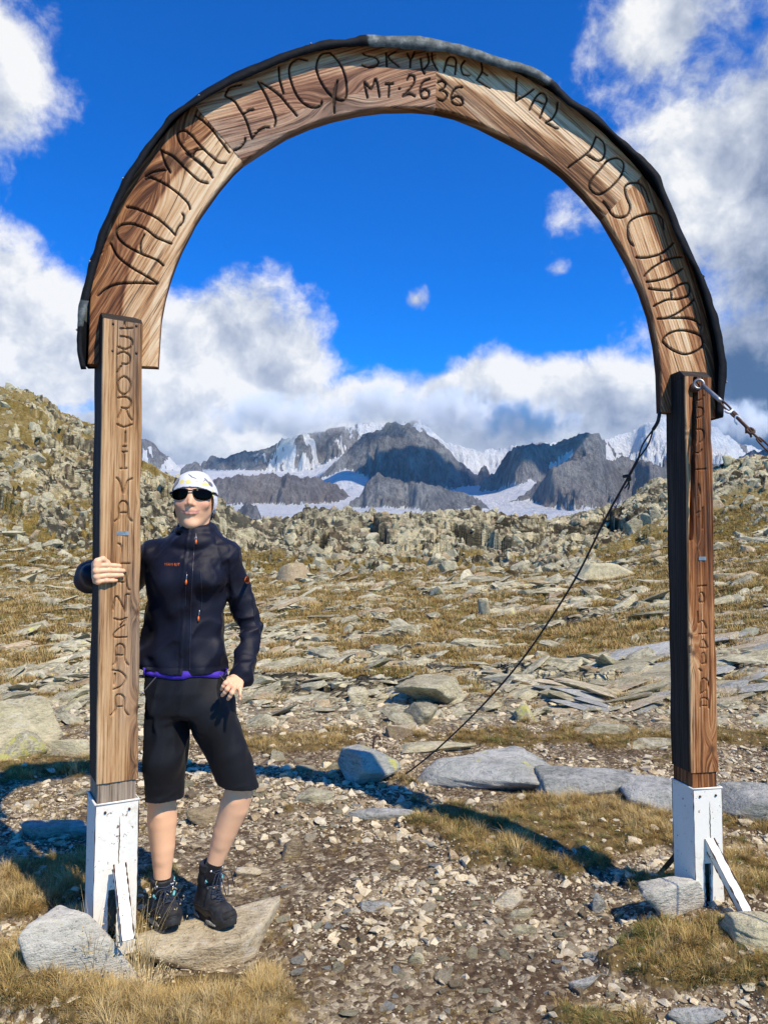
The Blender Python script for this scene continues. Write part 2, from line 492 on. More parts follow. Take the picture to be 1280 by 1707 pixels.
def full_h(x, y, detail=True):
    h = mid_h(x, y)
    g = grass_mask(x, y)
    r = np.hypot(x, y)
    near = 1 - sst(r, 6, 12)
    h = h + g * near * (.02 + .035 * fbm2(x * 9, y * 9, 3, 21))
    if not detail: return h, g, np.zeros_like(h), np.zeros_like(h)
    c = cells(x * 26, y * 26, 4); c2 = cells(x * 11 + 3, y * 11, 6)
    peb = np.clip(.5 - c[0], 0, 1) * (c[2] > .35) * (.4 + c[3])
    peb2 = np.clip(.42 - c2[0], 0, 1) * (c2[2] > .75)
    h = h + near * (1 - g) * (.012 * peb + .03 * peb2 + .012 * (fbm2(x * 18, y * 18, 3, 8) - .5))
    # slabs and broken ledges further off, one tilted facet per cell
    wx = x + (fbm2(x * .5, y * .5, 3, 14) - .5) * 1.5; wy = y + (fbm2(x * .5 + 9, y * .5, 3, 15) - .5) * 1.5
    far_ = sst(y, 6.3, 9)
    hill = sst(y, 44, 62)
    rough = 1 - .75 * g
    ang = -.45
    ax_ = wx * math.cos(ang) + wy * math.sin(ang); ay_ = -wx * math.sin(ang) + wy * math.cos(ang)
    e = np.zeros_like(h); tone = np.zeros_like(h)
    for (sx, sy, amp, tilt, sd, wgt) in ((3.2, 5.5, .035, .9, 39, far_ * (1 - sst(y, 20, 35))), (.55, 1.3, .13, .28, 41, far_ * (1 - hill * .4)), (1.5, 3.2, .05, .25, 42, far_),
                                         (.16, .42, .35, .35, 43, sst(y, 12, 25)), (.10, .2, .9, 1.0, 44, hill), (.33, .6, .45, 1.2, 45, hill), (.9, 1.5, .24, 1.2, 46, hill), (2.2, 3.1, .10, 1.0, 47, hill)):
        q = cells(ax_ * sx, ay_ * sy, sd)
        edge = sst(q[1] - q[0], 0, .12)
        e = e + wgt * amp * ((q[2] - .5) * 1.0 + tilt * ((q[3] - .5) * 2 * q[5] + (q[4] - .5) * 2 * q[6]) * 1.6 - (1 - edge) * .22)
        tone = tone + wgt * (q[3] - .5) * (.5 if sx > .3 else .3)
    h = h + e * rough
    return h, g, tone, far_ * rough
def ground_at(px, py):
    """point where the view ray through a photo pixel meets the ground"""
    r = ray(px, py); C = np.array([0, 0, CAMZ])
    t = 0.5; 
    for _ in range(4000):
        p = C + r * t
        hz = float(mid_h(np.array([p[0]]), np.array([p[1]]))[0])
        if p[2] <= hz: break
        t += max(.004, (p[2] - hz) * .3)
    return float(p[0]), float(p[1]), hz

# --- ground sheet: fans out from the camera, fine in front, coarse elsewhere
azs = np.concatenate([np.linspace(-math.pi, -.9, 26)[:-1], np.linspace(-.9, -.52, 40)[:-1], np.linspace(-.52, .52, 660), np.linspace(.52, .9, 40)[1:], np.linspace(.9, math.pi, 26)[1:-1]])
rs = np.concatenate([np.geomspace(.35, 1.3, 16)[:-1], np.geomspace(1.3, 6.5, 240)[:-1], np.geomspace(6.5, 40, 230)[:-1], np.linspace(40, 112, 360)[:-1], np.geomspace(112, 400, 24)])
AZ, RR = np.meshgrid(azs, rs)
RY = RR
# rows run at constant distance ahead inside the view, so that ridges stay level
cosc = np.maximum(np.cos(np.clip(AZ, -.9, .9)), .5)
X = np.sin(AZ) * RR / cosc; Yy = np.cos(AZ) * RR / cosc
H, G_, TONE, ROCK = full_h(X, Yy)
nr, nc = X.shape
V = np.stack([X, Yy, H], -1).reshape(-1, 3)
V = np.vstack([V, [[0, 0, -.02]]])
i0 = np.arange(nr - 1)[:, None] * nc; j0 = np.arange(nc)[None, :]; j1 = (j0 + 1) % nc
quads = np.stack([i0 + j0, i0 + j1, i0 + nc + j1, i0 + nc + j0], -1).reshape(-1, 4)[:, ::-1]
Fc = quads
gm = mkmesh('ground', V, Fc, True, {'grass': np.append(G_.ravel(), 0), 'tone': np.append(TONE.ravel(), 0), 'rock': np.append(ROCK.ravel(), 0)})
print('ground', len(Fc))

def m_ground(nt, bs):
    pos = S.nt.nodes.new('ShaderNodeNewGeometry').outputs['Position']
    g = attr('grass'); tone = attr('tone'); rk = attr('rock')
    x, y, z = sep(pos)
    fary = maprange(y, 5.5, 9)
    hill = maprange(y, 42, 58)
    n1 = noise(pos, 3, 6, .65); n2 = noise(pos, 30, 6, .7); n3 = noise(pos, 160, 4, .6)
    nb = noise(pos, .35, 5, .6)
    pv = voro(pos, 55, 'F1', 1); pr, pg, pb = sep(pv)
    pv2 = voro(pos, 21, 'F1', 1); qr, qg, qb = sep(pv2)
    peb = ramp(pr, [(0, (.10, .075, .05)), (.3, (.22, .18, .12)), (.55, (.36, .31, .22)), (.8, (.52, .46, .34)), (1, (.64, .59, .46))])
    peb2 = ramp(qr, [(0, (.10, .075, .05)), (.5, (.20, .155, .105)), (.75, (.38, .33, .24)), (1, (.55, .50, .38))])
    soil = ramp(n2, [(.3, (.035, .023, .013)), (.55, (.090, .060, .034)), (.75, (.19, .14, .09))])
    near = mix(maprange(n3 * .4 + n1 * .6 + pg * .25, .52, .78), soil, mix(.45, peb, peb2))
    # rock of the slabs: grey schist, greenish and ochre with lichen
    mv = vmul(pos, (1, 1, 2.2))
    r1 = noise(mv, 1.2, 7, .68); r2 = noise(mv, 9, 5, .7)
    rc = ramp(r1 + (r2 - .5) * .8 + tone * .9 + hill * .03, [(.27, (.05, .045, .03)), (.41, (.15, .135, .09)), (.53, (.33, .30, .20)), (.67, (.54, .50, .34)), (.85, (.70, .65, .46))])
    rc = mix(maprange(nb, .52, .7) * .35, rc, (.36, .25, .17))
    greenish = maprange(noise(pos, .08, 3, .5), .45, .65) * .25
    rc = mix(greenish, rc, (.19, .215, .20))
    ochre = ramp(n1 * .6 + n2 * .5, [(.3, (.06, .046, .014)), (.46, (.15, .115, .030)), (.6, (.26, .19, .050)), (.76, (.38, .29, .09))])
    gsoil = ramp(n2, [(.3, (.06, .045, .02)), (.6, (.17, .12, .045)), (.8, (.26, .19, .08))])
    farc = mix(maprange(g + (n2 - .5) * .9, .38, .62), rc, ochre)
    nearc = mix(maprange(g + (n2 - .5) * .5, .35, .65), near, gsoil)
    c = mix(1.0, mix(fary, nearc, farc), (1.06, 1.0, .86), 'MULTIPLY')
    ve = S(voro(mv, .9, 'DISTANCE_TO_EDGE')); ve2 = S(voro(mv, 2.7, 'DISTANCE_TO_EDGE')); ve3 = S(voro(mv, 7.5, 'DISTANCE_TO_EDGE'))
    hgt = maprange(ve, 0, .1) * .5 + maprange(ve2, 0, .12) * .3 + r2 * .35 + maprange(ve3, 0, .12) * .14
    b1 = bump(hgt * (1.0 - g * .6), .9, .22)
    hn = S(voro(pos, 55, 'F1')) * -.5 + n3 * .3 + n2 * .5
    b2 = bump(hn, .7, .02)
    nm = nt.nodes.new('ShaderNodeMix'); nm.data_type = 'VECTOR'
    setin(nt, nm, 0, fary); nt.links.new(b2, nm.inputs[4]); nt.links.new(b1, nm.inputs[5])
    return {'Base Color': c, 'Roughness': .92, 'Normal': nm.outputs[1], 'Specular IOR Level': .25}
M_ground = mat('alpine_ground', m_ground)
ground = link('ground', gm, M_ground); tag(ground, kind='structure')

# ------------------------------------------------------------------ far mountains with glacier
def hgt_at(py, Y): return CAMZ + (933.5 - py) / F * Y
NCM, NRM = 700, 300
mpx = np.concatenate([np.linspace(-900, -30, 30)[:-1], np.linspace(-30, 1310, NCM), np.linspace(1310, 2300, 30)[1:]])
mY = np.concatenate([np.linspace(300, 2300, 10)[:-1], np.linspace(2300, 7200, NRM), np.linspace(7200, 9000, 8)[1:]])
PX, MY = np.meshgrid(mpx, mY)
MX = (PX - 640) / F * MY
def sil(pts): 
    p = np.array(pts, float); return np.interp(PX, p[:, 0], p[:, 1])
layers = [  # (distance, front slope, back slope, skyline, roughness)
    ('back', 6300, 1.0, .5, [(-900, 640), (-200, 690), (100, 700), (215, 728), (240, 735), (255, 742), (270, 756), (298, 782), (318, 790), (336, 772), (350, 760), (372, 766), (400, 756), (440, 745), (470, 734), (505, 728), (540, 716), (600, 704), (700, 700), (740, 735), (800, 748), (860, 745), (930, 735), (1008, 735), (1040, 722), (1110, 700), (1200, 712), (1230, 735), (1280, 748), (1400, 700), (2300, 650)]),
    ('hump', 5200, .5, .6, [(-900, 950), (290, 860), (300, 786), (312, 777), (325, 774), (336, 785), (350, 870), (2300, 950)]),
    ('peak', 4900, 1.15, .7, [(-900, 1000), (440, 900), (500, 815), (540, 792), (566, 765), (590, 738), (606, 722), (622, 716), (636, 712), (644, 704), (660, 703), (672, 707), (684, 704), (692, 716), (712, 728), (738, 740), (757, 762), (775, 778), (797, 796), (803, 780), (811, 777), (820, 792), (860, 840), (950, 930), (2300, 1000)]),
    ('massif', 4500, 1.2, .7, [(-900, 1000), (770, 900), (806, 800), (824, 790), (838, 766), (850, 752), (880, 744), (915, 738), (940, 730), (962, 726), (985, 720), (1000, 719), (1005, 728), (1012, 740), (1006, 752), (1020, 800), (1060, 850), (2300, 1000)]),
    ('spur', 3700, 1.15, .8, [(-900, 1000), (800, 900), (846, 842), (868, 826), (895, 806), (925, 783), (952, 770), (985, 764), (1016, 766), (1040, 762), (1060, 768), (1085, 778), (1110, 780), (1150, 772), (1190, 768), (1215, 774), (1260, 750), (1300, 742), (2300, 700)]),
    ('moraine', 4000, .80, .5, [(-900, 820), (300, 812), (350, 806), (380, 803), (400, 799), (430, 795), (455, 793), (480, 796), (500, 802), (530, 800), (560, 808), (585, 830), (610, 870), (2300, 1000)]),
    ('knob', 3450, 1.2, .7, [(-900, 1000), (560, 900), (585, 838), (600, 828), (612, 806), (630, 792), (655, 800), (690, 806), (730, 816), (770, 826), (800, 838), (840, 880), (2300, 1000)]),
    ('outcrop', 2750, .5, .7, [(-900, 960), (380, 900), (395, 850), (410, 838), (428, 850), (440, 880), (760, 900), (788, 858), (797, 846), (806, 858), (815, 880), (2300, 1000)]),
]
n_r = 1 - np.abs(2 * fbm2(MX / 330, MY / 420, 7, 61, .62) - 1)
n_g = np.abs(2 * fbm2(MX / 120 + .12 * MY / 120, MY / 520, 5, 62, .6) - 1)
hl = {}
hm = np.full(PX.shape, -1e9); win = np.zeros(PX.shape, int)
for k, (nm_, Yr, kf, kb, pts) in enumerate(layers):
    top = hgt_at(sil(pts) + (vn2(PX / 7, PX * 0 + k, 80 + k) - .5) * 3.5, Yr + (vn2(PX / 60, PX * 0, 90 + k) - .5) * 0)
    dY = MY - (Yr + (vn2(PX / 55, PX * 0 + 3, 70 + k) - .5) * 260)
    fr = np.where(dY < 0, -dY * kf, dY * kb)
    rough = 1 + 1.5 * (n_r - .6) + 1.1 * (n_g - .25)
    hh = top - fr * np.clip(rough, .5, 2.4)
    hh = np.where(dY < -1500, -1e9, hh)
    hl[nm_] = hh
    m = hh > hm
    hm = np.where(m, hh, hm); win = np.where(m, k, win)
hm = hm + (n_r - .55) * 45 + (.25 - n_g) * 22 + (np.abs(2 * fbm2(MX / 60, MY / 110, 4, 68, .6) - 1) - .25) * -26
# glacier surface
gp = np.interp(MY, [300, 2300, 2700, 3300, 4000, 4700, 5600, 7200, 9000], [960, 900, 868, 851, 838, 815, 790, 775, 775])
gp = gp - 26 * np.exp(-((PX - 580) / 45) ** 2) * sst(MY, 3600, 4500) - 24 * np.exp(-((PX - 880) / 40) ** 2) * sst(MY, 3500, 4300)
glac = hgt_at(gp, MY) + (fbm2(MX / 300, MY / 300, 4, 55) - .5) * 35
glac_on = sst(MY, 2400, 2600)
snow = np.zeros(PX.shape)
isg = glac > hm
snow = np.where(isg, 1.0, 0)
hm = np.maximum(hm, glac)
hm = np.where(MY < 2300, np.minimum(hm, hgt_at(990, MY)), hm)
# patches of snow: gullies of the back range, the white icefield at the right, a ramp below the massif
back = (win == 0) & ~isg
gull = fbm2(MX / 90 + MY / 160, MY / 200 - MX / 300, 5, 66, .65) * .6 + .4 * fbm2(MX / 500, MY / 600, 3, 67)
snow = np.where(back, np.maximum(snow, sst(gull, .50, .56) * sst(PX, 330, 520) * .9), snow)
snow = np.where(back & (PX < 300), sst(gull, .40, .5) * .85, snow)
ice = sst(PX, 1004, 1020) * (1 - sst(PX, 1200, 1225))
ice2 = sst(PX, 722, 740) * (1 - sst(PX, 835, 850))
snow = np.where(back, np.maximum(snow, np.maximum(ice, ice2) * sst(fbm2(MX / 500, MY / 170, 4, 12), .30, .40)), snow)
moraine = (win == 5) & ~isg
pyv = 933.5 - (hm - CAMZ) * F / MY
rmp = np.exp(-((pyv - (770 - (PX - 930) * .62)) / 7) ** 2) * sst(PX, 905, 925) * (1 - sst(PX, 950, 965))
snow = np.where(win == 3, np.maximum(snow, sst(rmp, .4, .6)), snow)
warmth = np.where(moraine, .45, 0.) + np.where(win == 4, .25, 0) + np.where(win == 7, .2, 0)
dark = np.where(win == 2, sst(pyv, 722, 770) * .3, 0)
V = np.stack([MX, MY, hm], -1).reshape(-1, 3)
nr, nc = PX.shape
i0 = np.arange(nr - 1)[:, None] * nc; j0 = np.arange(nc - 1)[None, :]
quads = np.stack([i0 + j0, i0 + j0 + 1, i0 + nc + j0 + 1, i0 + nc + j0], -1).reshape(-1, 4)
mm = mkmesh('mountain_range', V, quads, True, {'snow': snow.ravel(), 'warm': warmth.ravel()})
def m_mount(nt, bs):
    pos = nt.nodes.new('ShaderNodeNewGeometry').outputs['Position']
    sn = attr('snow'); wm = attr('warm')
    n1 = noise(pos, .006, 9, .68); n2 = noise(vmul(pos, (1, 1, .35)), .022, 7, .7)
    n4 = noise(vmul(pos, (1, 1, .3)), .07, 6, .75)
    rc = ramp(n1 * .35 + n2 * .35 + n4 * .3, [(.36, (.075, .078, .088)), (.46, (.19, .19, .20)), (.54, (.34, .335, .33)), (.66, (.52, .50, .47))])
    wc = ramp(n1 * .4 + n2 * .3 + n4 * .3, [(.3, (.16, .125, .115)), (.55, (.30, .245, .215)), (.75, (.42, .36, .32))])
    c = mix(wm, rc, wc)
    s = maprange(sn + (n2 - .5) * .55, .42, .56)
    c = mix(s, c, mix(maprange(n1, .50, .66), (.94, .95, .95), (.72, .77, .83)))
    b = bump(n2 + n1 * .6 + n4 * .35, 1.0, 90)
    return {'Base Color': c, 'Roughness': .9, 'Normal': b, 'Specular IOR Level': .2}
M_mount = mat('mountain_rock_and_ice', m_mount)
mo = link('mountains', mm, M_mount); tag(mo, kind='structure')

# air between here and the mountains
hz_v, hz_f = box((0, 3500, 770), (27000, 13000, 1780))
M_haze = bpy.data.materials.new('clear_mountain_air'); M_haze.use_nodes = True
_n = M_haze.node_tree; _n.nodes.remove(_n.nodes['Principled BSDF'])
_pv = _n.nodes.new('ShaderNodeVolumePrincipled'); _pv.inputs['Density'].default_value = 1.4e-5; _pv.inputs['Color'].default_value = (.48, .72, 1.0, 1); _pv.inputs['Anisotropy'].default_value = .2
_n.links.new(_pv.outputs[0], _n.nodes['Material Output'].inputs['Volume'])
hz = link('haze', mkmesh('haze', hz_v, hz_f, False), M_haze); tag(hz, 'thin bluish haze in front of the mountains', None, None, 'stuff')
# a cloud high above the valley, out of the picture, shading the middle of the range as in the photograph
M_cl = mat('cloud_white', lambda nt, bs: {'Base Color': (.9, .9, .92), 'Roughness': 1.0, 'Specular IOR Level': 0.})
bm = bmesh.new(); bmesh.ops.create_icosphere(bm, subdivisions=5, radius=1); CV = np.array([v.co[:] for v in bm.verts]); CF = np.array([[v.index for v in f.verts] for f in bm.faces]); bm.free()
for k, (cx0, cy0, cz0, rx0, ry0, rz0) in enumerate(((1560, 3000, 3000, 560, 300, 110), (2120, 2950, 3040, 380, 260, 110), (3500, 2500, 2900, 600, 400, 150))):
    nzz = fbm3(CV * 2.4 + k * 9, 5, 20 + k, .6) - .5
    Vc = CV * (1 + nzz * 1.1)[:, None] * np.array([rx0, ry0, rz0])
    Vc[:, 2] = np.where(Vc[:, 2] < 0, Vc[:, 2] * .4, Vc[:, 2])
    o = link('cloud', mkmesh('cloud', Vc, CF), M_cl, None, (cx0, cy0, cz0)); tag(o, ['large cumulus cloud high over the valley, above the picture', 'smaller cumulus cloud right of the large one over the valley', 'cumulus cloud far to the right over the ridge'][k], 'cloud')

# mist wrapped round the summits: the lower edge of the cloud bank
M_mist = bpy.data.materials.new('summit_mist'); M_mist.use_nodes = True
_n = M_mist.node_tree; _n.nodes.remove(_n.nodes['Principled BSDF']); S.nt = _n
_p = _n.nodes.new('ShaderNodeTexCoord').outputs['Object']
_r = _n.nodes.new('ShaderNodeVectorMath'); _r.operation = 'LENGTH'; _n.links.new(_p, _r.inputs[0])
_d = maprange(S(_r.outputs['Value']) * 1.0 + (noise(vmul(_p, (4.2, 3.0, 1.1)), 1.0, 6, .66) - .42) * 3.4, .10, .95, 1., 0.) * maprange(S(_r.outputs['Value']), .55, .98, 1., 0.) * .020
_pv = _n.nodes.new('ShaderNodeVolumePrincipled'); _pv.inputs['Color'].default_value = (1, 1, 1, 1); _pv.inputs['Anisotropy'].default_value = 0.
setin(_n, _pv, 'Density', _d); _n.links.new(_pv.outputs[0], _n.nodes['Material Output'].inputs['Volume'])
for k, (px_, py_, Yc, rx_, ry_, rz_) in enumerate(((655, 676, 4950, 620, 320, 190), (470, 692, 6150, 900, 400, 260), (880, 700, 4650, 560, 320, 190), (770, 682, 5500, 620, 320, 240), (1240, 700, 5200, 500, 320, 200))):
    bm = bmesh.new(); bmesh.ops.create_icosphere(bm, subdivisions=3, radius=1.0)
    me = bpy.data.meshes.new('mist'); bm.to_mesh(me); bm.free()
    o = link('mist', me, M_mist, None, tuple(W(px_, py_, Yc))); o.scale = (rx_, ry_, rz_)
    tag(o, ['thin cloud wrapped round the central summit', 'cloud lying on the snowy ridge left of the central peak', 'cloud lying on the shoulder right of the central peak', 'cloud between the central peak and the right massif', 'dark cloud beyond the right post'][k], None, None, 'stuff')
# ------------------------------------------------------------------ the wooden arch
YAW = math.atan(.1755)
AN = np.array([math.sin(YAW), -math.cos(YAW), 0.])     # arch plane normal, towards the camera
AP = np.array([-.926, 2.685, 0.])
arch = empty('wooden_arch', (0.15, 2.85, 0.0))
tag(arch, 'tall weathered wooden arch with carved lettering on two square posts', 'arch')

def m_wood(tones, grey=.0, dark=0., bscale=1.0):
    def fn(nt, bs):
        al = attr('along'); g = attr('grain'); cv = attr('carve'); kn = attr('knot'); sd = attr('seed'); tn = attr('tone')
        v1 = comb(al * 1.3, g * 9.0, sd * 7.1)
        v2 = comb(al * 2.2, g * 62.0, sd * 3.3)
        v3 = comb(al * 9.0, g * 260.0, sd * 2.0)
        a = noise(v1, 1.0, 4, .6); b = noise(v2, 1.0, 7, .72); c = noise(v3, 1.0, 4, .65)
        ring = S.m('SINE', g * 520.0 + a * 5.0 + al * 1.5) * .5 + .5
        bc = maprange(b, .36, .62)
        f = a * .78 + bc * .24 + (ring - .5) * .08 + (c - .5) * .34 - .03 + tn
        cc = ramp(f, tones)
        gr = maprange(noise(comb(al * .9, g * 5.0, sd + 4.0), 1.0, 3, .6) + grey, .46, .74)
        gv = ramp(b * .6 + c * .4, [(.3, (.10, .085, .07)), (.5, (.27, .235, .195)), (.7, (.46, .41, .35))])
        cc = mix(gr * .85, cc, gv)
        cc = mix(maprange(c * .5 + b * .5, .36, .46, 1., 0.) * .75, cc, (.035, .022, .014))
        cc = mix(1.0, cc, (1.0, .95, .87), 'MULTIPLY')
        ck = maprange(noise(comb(al * 1.1, g * 150.0, sd + 9.0), 1.0, 2, .5), .63, .70)
        cc = mix(ck * .75, cc, (.05, .03, .02))
        cc = mix(kn * .85, cc, (.10, .045, .02))
        cc = mix(maprange(cv, .15, .8) * .92, cc, (.03, .016, .010))
        h = ring * .25 + b * .8 + c * .45 - ck * .8
        return {'Base Color': cc, 'Roughness': .78, 'Normal': bump(h, .75, .004 * bscale), 'Specular IOR Level': .3}
    return fn
T_light = [(.22, (.08, .028, .012)), (.36, (.22, .088, .036)), (.48, (.40, .20, .09)), (.6, (.56, .335, .17)), (.76, (.72, .52, .32)), (.92, (.82, .68, .48))]
T_red = [(.25, (.12, .05, .028)), (.4, (.27, .135, .08)), (.52, (.44, .25, .155)), (.66, (.60, .41, .26)), (.85, (.72, .58, .42))]
T_brown = [(.25, (.05, .022, .010)), (.4, (.15, .068, .028)), (.5, (.30, .155, .07)), (.62, (.50, .32, .18)), (.8, (.74, .58, .40))]
T_dark = [(.25, (.022, .009, .004)), (.4, (.075, .028, .010)), (.55, (.20, .075, .024)), (.68, (.36, .16, .06)), (.85, (.60, .38, .20))]
T_tan = [(.25, (.10, .048, .02)), (.4, (.25, .13, .055)), (.55, (.42, .245, .115)), (.7, (.56, .37, .20)), (.88, (.68, .51, .33))]
M_wl = mat('weathered_wood_golden', m_wood(T_light, -.1)); M_wr = mat('weathered_wood_reddish', m_wood(T_red, -.04))
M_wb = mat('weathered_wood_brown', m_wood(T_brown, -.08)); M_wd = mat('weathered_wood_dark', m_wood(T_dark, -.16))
M_wt = mat('weathered_wood_tan', m_wood(T_tan, -.02)); M_wg = mat('weathered_wood_grey', m_wood(T_tan, .3)); M_ws = mat('shade_dark_wood', m_wood([(.3, (.008, .007, .006)), (.5, (.022, .018, .015)), (.7, (.05, .04, .032))], -.4))  # last one, for post sides: dark wood with their shade put into the colour

def C(ox, oy, s, *strokes):
    return [[(ox + x / s, oy + y / s) for x, y in st] for st in strokes]
ST = []
ST += C(120, 250, 4.267, [(185, 1035), (240, 990), (320, 955), (450, 945), (605, 950)], [(280, 670), (320, 750), (400, 820), (500, 880), (610, 945)],
        [(650, 820), (600, 780), (500, 740), (420, 700), (350, 650), (318, 600), (325, 550), (380, 525), (450, 530), (530, 565), (600, 620), (705, 665)], [(490, 725), (490, 660), (515, 600)],
        [(390, 405), (450, 415), (540, 450), (620, 495), (690, 555), (735, 605)], [(735, 600), (755, 550), (790, 510), (795, 465), (785, 455)],
        [(840, 420), (820, 370), (740, 295), (650, 235), (560, 195), (525, 205)], [(525, 185), (580, 155), (665, 140)], [(700, 158), (665, 100), (645, 40), (635, 0)],
        [(635, 5), (700, 35), (760, 85), (850, 170), (910, 220), (965, 235)], [(1000, 195), (960, 140), (880, 70), (810, 20)])
ST += C(280, 60, 4, [(290, 915), (230, 850), (160, 800), (100, 740), (65, 680), (70, 640), (110, 630), (160, 665), (220, 735), (290, 800), (340, 840), (385, 845)], [(165, 800), (190, 760), (240, 750)],
        [(180, 525), (240, 570), (300, 630), (360, 710), (410, 775)], [(440, 760), (480, 745), (510, 710), (515, 680)],
        [(380, 395), (440, 430), (480, 490), (520, 560), (560, 685)], [(505, 520), (540, 495), (570, 490)], [(560, 685), (600, 635), (640, 610), (675, 608)], [(380, 395), (410, 340), (490, 320)],
        [(600, 300), (650, 390), (700, 500), (718, 560), (710, 600)], [(620, 305), (680, 345), (750, 400), (800, 460), (860, 530)], [(738, 200), (745, 290), (770, 380)],
        [(930, 160), (870, 150), (820, 180), (808, 240), (830, 330), (870, 410), (930, 465), (990, 475), (1020, 460), (1025, 435)],
        [(1080, 105), (1020, 120), (990, 190), (1000, 260), (1040, 340), (1090, 400), (1150, 430), (1185, 410), (1190, 330), (1175, 250), (1140, 170), (1080, 105)],
        [(1120, 320), (1105, 400), (1110, 510)], [(1130, 300), (1118, 360), (1112, 450)])
ST += C(560, 50, 4, [(180, 150), (200, 165), (260, 180), (285, 210), (260, 240), (210, 245), (175, 230)], [(335, 145), (340, 240)], [(400, 140), (350, 175), (420, 240)],
        [(475, 150), (500, 190), (525, 140)], [(497, 190), (495, 245)], [(565, 185), (575, 255), (590, 290)], [(610, 150), (620, 210), (590, 255)], [(640, 150), (645, 200), (680, 265)],
        [(720, 275), (750, 180), (800, 190), (795, 290)], [(735, 225), (800, 240)], [(860, 200), (835, 240), (850, 290), (890, 300)],
        [(970, 215), (975, 270), (940, 330)], [(975, 270), (1010, 300)], [(940, 330), (1025, 385)],
        [(210, 450), (190, 350), (235, 390), (265, 325), (290, 445)], [(330, 360), (380, 358)], [(355, 360), (350, 445)], [(420, 390), (424, 392)],
        [(475, 330), (490, 300), (520, 310), (520, 350), (490, 395), (445, 440), (490, 425), (525, 440)], [(625, 325), (580, 345), (560, 400), (575, 450), (610, 450), (620, 415), (590, 395), (565, 415)],
        [(680, 345), (710, 340), (730, 360), (715, 390), (690, 400), (725, 410), (740, 435), (715, 470), (680, 460)],
        [(840, 380), (800, 385), (770, 430), (775, 480), (815, 500), (845, 490), (835, 455), (800, 440), (775, 455)])
ST += C(800, 90, 4, [(245, 155), (240, 310)], [(240, 310), (300, 275), (360, 230)], [(330, 370), (370, 290), (410, 255), (440, 275), (445, 310), (420, 370), (400, 425)], [(370, 305), (430, 330)],
        [(520, 320), (510, 380), (480, 430), (440, 455)], [(440, 455), (500, 490), (520, 495)],
        [(590, 755), (650, 710), (720, 655), (750, 610), (775, 545)], [(775, 545), (820, 580), (835, 640), (820, 695), (780, 710), (710, 670)],
        [(900, 690), (850, 710), (800, 770), (740, 840), (730, 890), (780, 935), (840, 915), (910, 850), (950, 790), (960, 730), (930, 695), (900, 690)],
        [(1130, 985), (1100, 900), (1060, 860), (1000, 860), (965, 890), (975, 950), (1000, 1020), (980, 1075), (930, 1090), (880, 1070), (850, 1020), (820, 985)])
ST += C(980, 300, 4.0625, [(305, 445), (275, 400), (270, 310), (310, 260), (400, 230), (460, 225), (505, 260), (515, 330)], [(325, 525), (400, 525), (490, 500), (545, 460), (580, 425)],
        [(380, 650), (430, 600), (510, 550), (580, 525), (635, 520)], [(490, 500), (495, 550)], [(395, 690), (470, 680), (560, 650), (640, 600)],
        [(410, 735), (480, 745), (560, 745), (620, 710), (670, 695), (690, 730), (680, 780), (620, 805), (540, 810), (480, 835), (445, 855)], [(560, 745), (565, 805)],
        [(720, 805), (680, 850), (600, 905), (530, 935), (470, 940)], [(470, 940), (560, 935), (660, 935), (720, 950), (760, 980)],
        [(600, 1020), (540, 1045), (505, 1090), (540, 1130), (600, 1165), (660, 1180), (730, 1160), (775, 1120), (770, 1070), (730, 1040), (660, 1020), (600, 1020)])
STL = C(160, 500, 5.69, [(235, 270), (350, 268)], [(275, 215), (277, 250)], [(235, 345), (290, 350), (340, 375), (350, 420), (320, 455), (270, 465), (215, 445)],
        [(210, 515), (260, 495), (310, 515), (330, 560), (310, 605), (250, 605)], [(240, 630), (205, 690)],
        [(270, 725), (225, 755), (208, 810), (225, 870), (270, 895), (315, 870), (332, 810), (315, 755), (270, 725)],
        [(215, 930), (280, 920), (330, 950), (335, 1000), (300, 1030), (245, 1020)], [(245, 1040), (210, 1120)], [(290, 1040), (310, 1090), (345, 1140)], [(205, 1180), (270, 1205), (345, 1180)],
        [(283, 1250), (283, 1350)], [(260, 1390), (290, 1390)], [(255, 1440), (295, 1440)], [(270, 1450), (265, 1590)], [(235, 1600), (295, 1600)])
STL += C(160, 780, 3.88, [(135, 65), (155, 90), (175, 165)], [(235, 70), (205, 90), (180, 165)], [(125, 345), (150, 320), (150, 250), (170, 215), (200, 225), (210, 260), (215, 320), (235, 345)], [(165, 290), (195, 290)],
         [(145, 490), (165, 510), (160, 615)], [(160, 620), (220, 620)], [(185, 690), (190, 740), (150, 735)], [(190, 680), (205, 770), (220, 790)],
         [(110, 920), (135, 830), (190, 930)], [(190, 930), (195, 830), (215, 820)], [(120, 975), (160, 985), (200, 970)], [(195, 985), (160, 1020)], [(185, 1020), (130, 1060), (120, 1095), (200, 1095)],
         [(115, 1275), (130, 1250), (130, 1170), (155, 1140), (185, 1160), (190, 1240), (210, 1275)], [(138, 1212), (175, 1212)],
         [(110, 1310), (160, 1320), (195, 1360), (170, 1410), (115, 1435)], [(125, 1330), (120, 1400)],
         [(100, 1600), (130, 1560), (130, 1490), (150, 1465), (185, 1490), (185, 1560), (210, 1600)], [(145, 1545), (170, 1545)])
STR = C(1120, 600, 5.69, [(235, 385), (280, 375), (300, 335)], [(245, 450), (290, 465), (285, 530), (235, 550)], [(235, 660), (280, 662), (300, 700), (290, 760), (260, 785)], [(215, 880), (260, 880), (280, 850)],
        [(230, 1040), (320, 1035)], [(250, 1180), (262, 1260), (245, 1290)], [(230, 1460), (262, 1440), (250, 1500)], [(290, 1400), (285, 1600)])
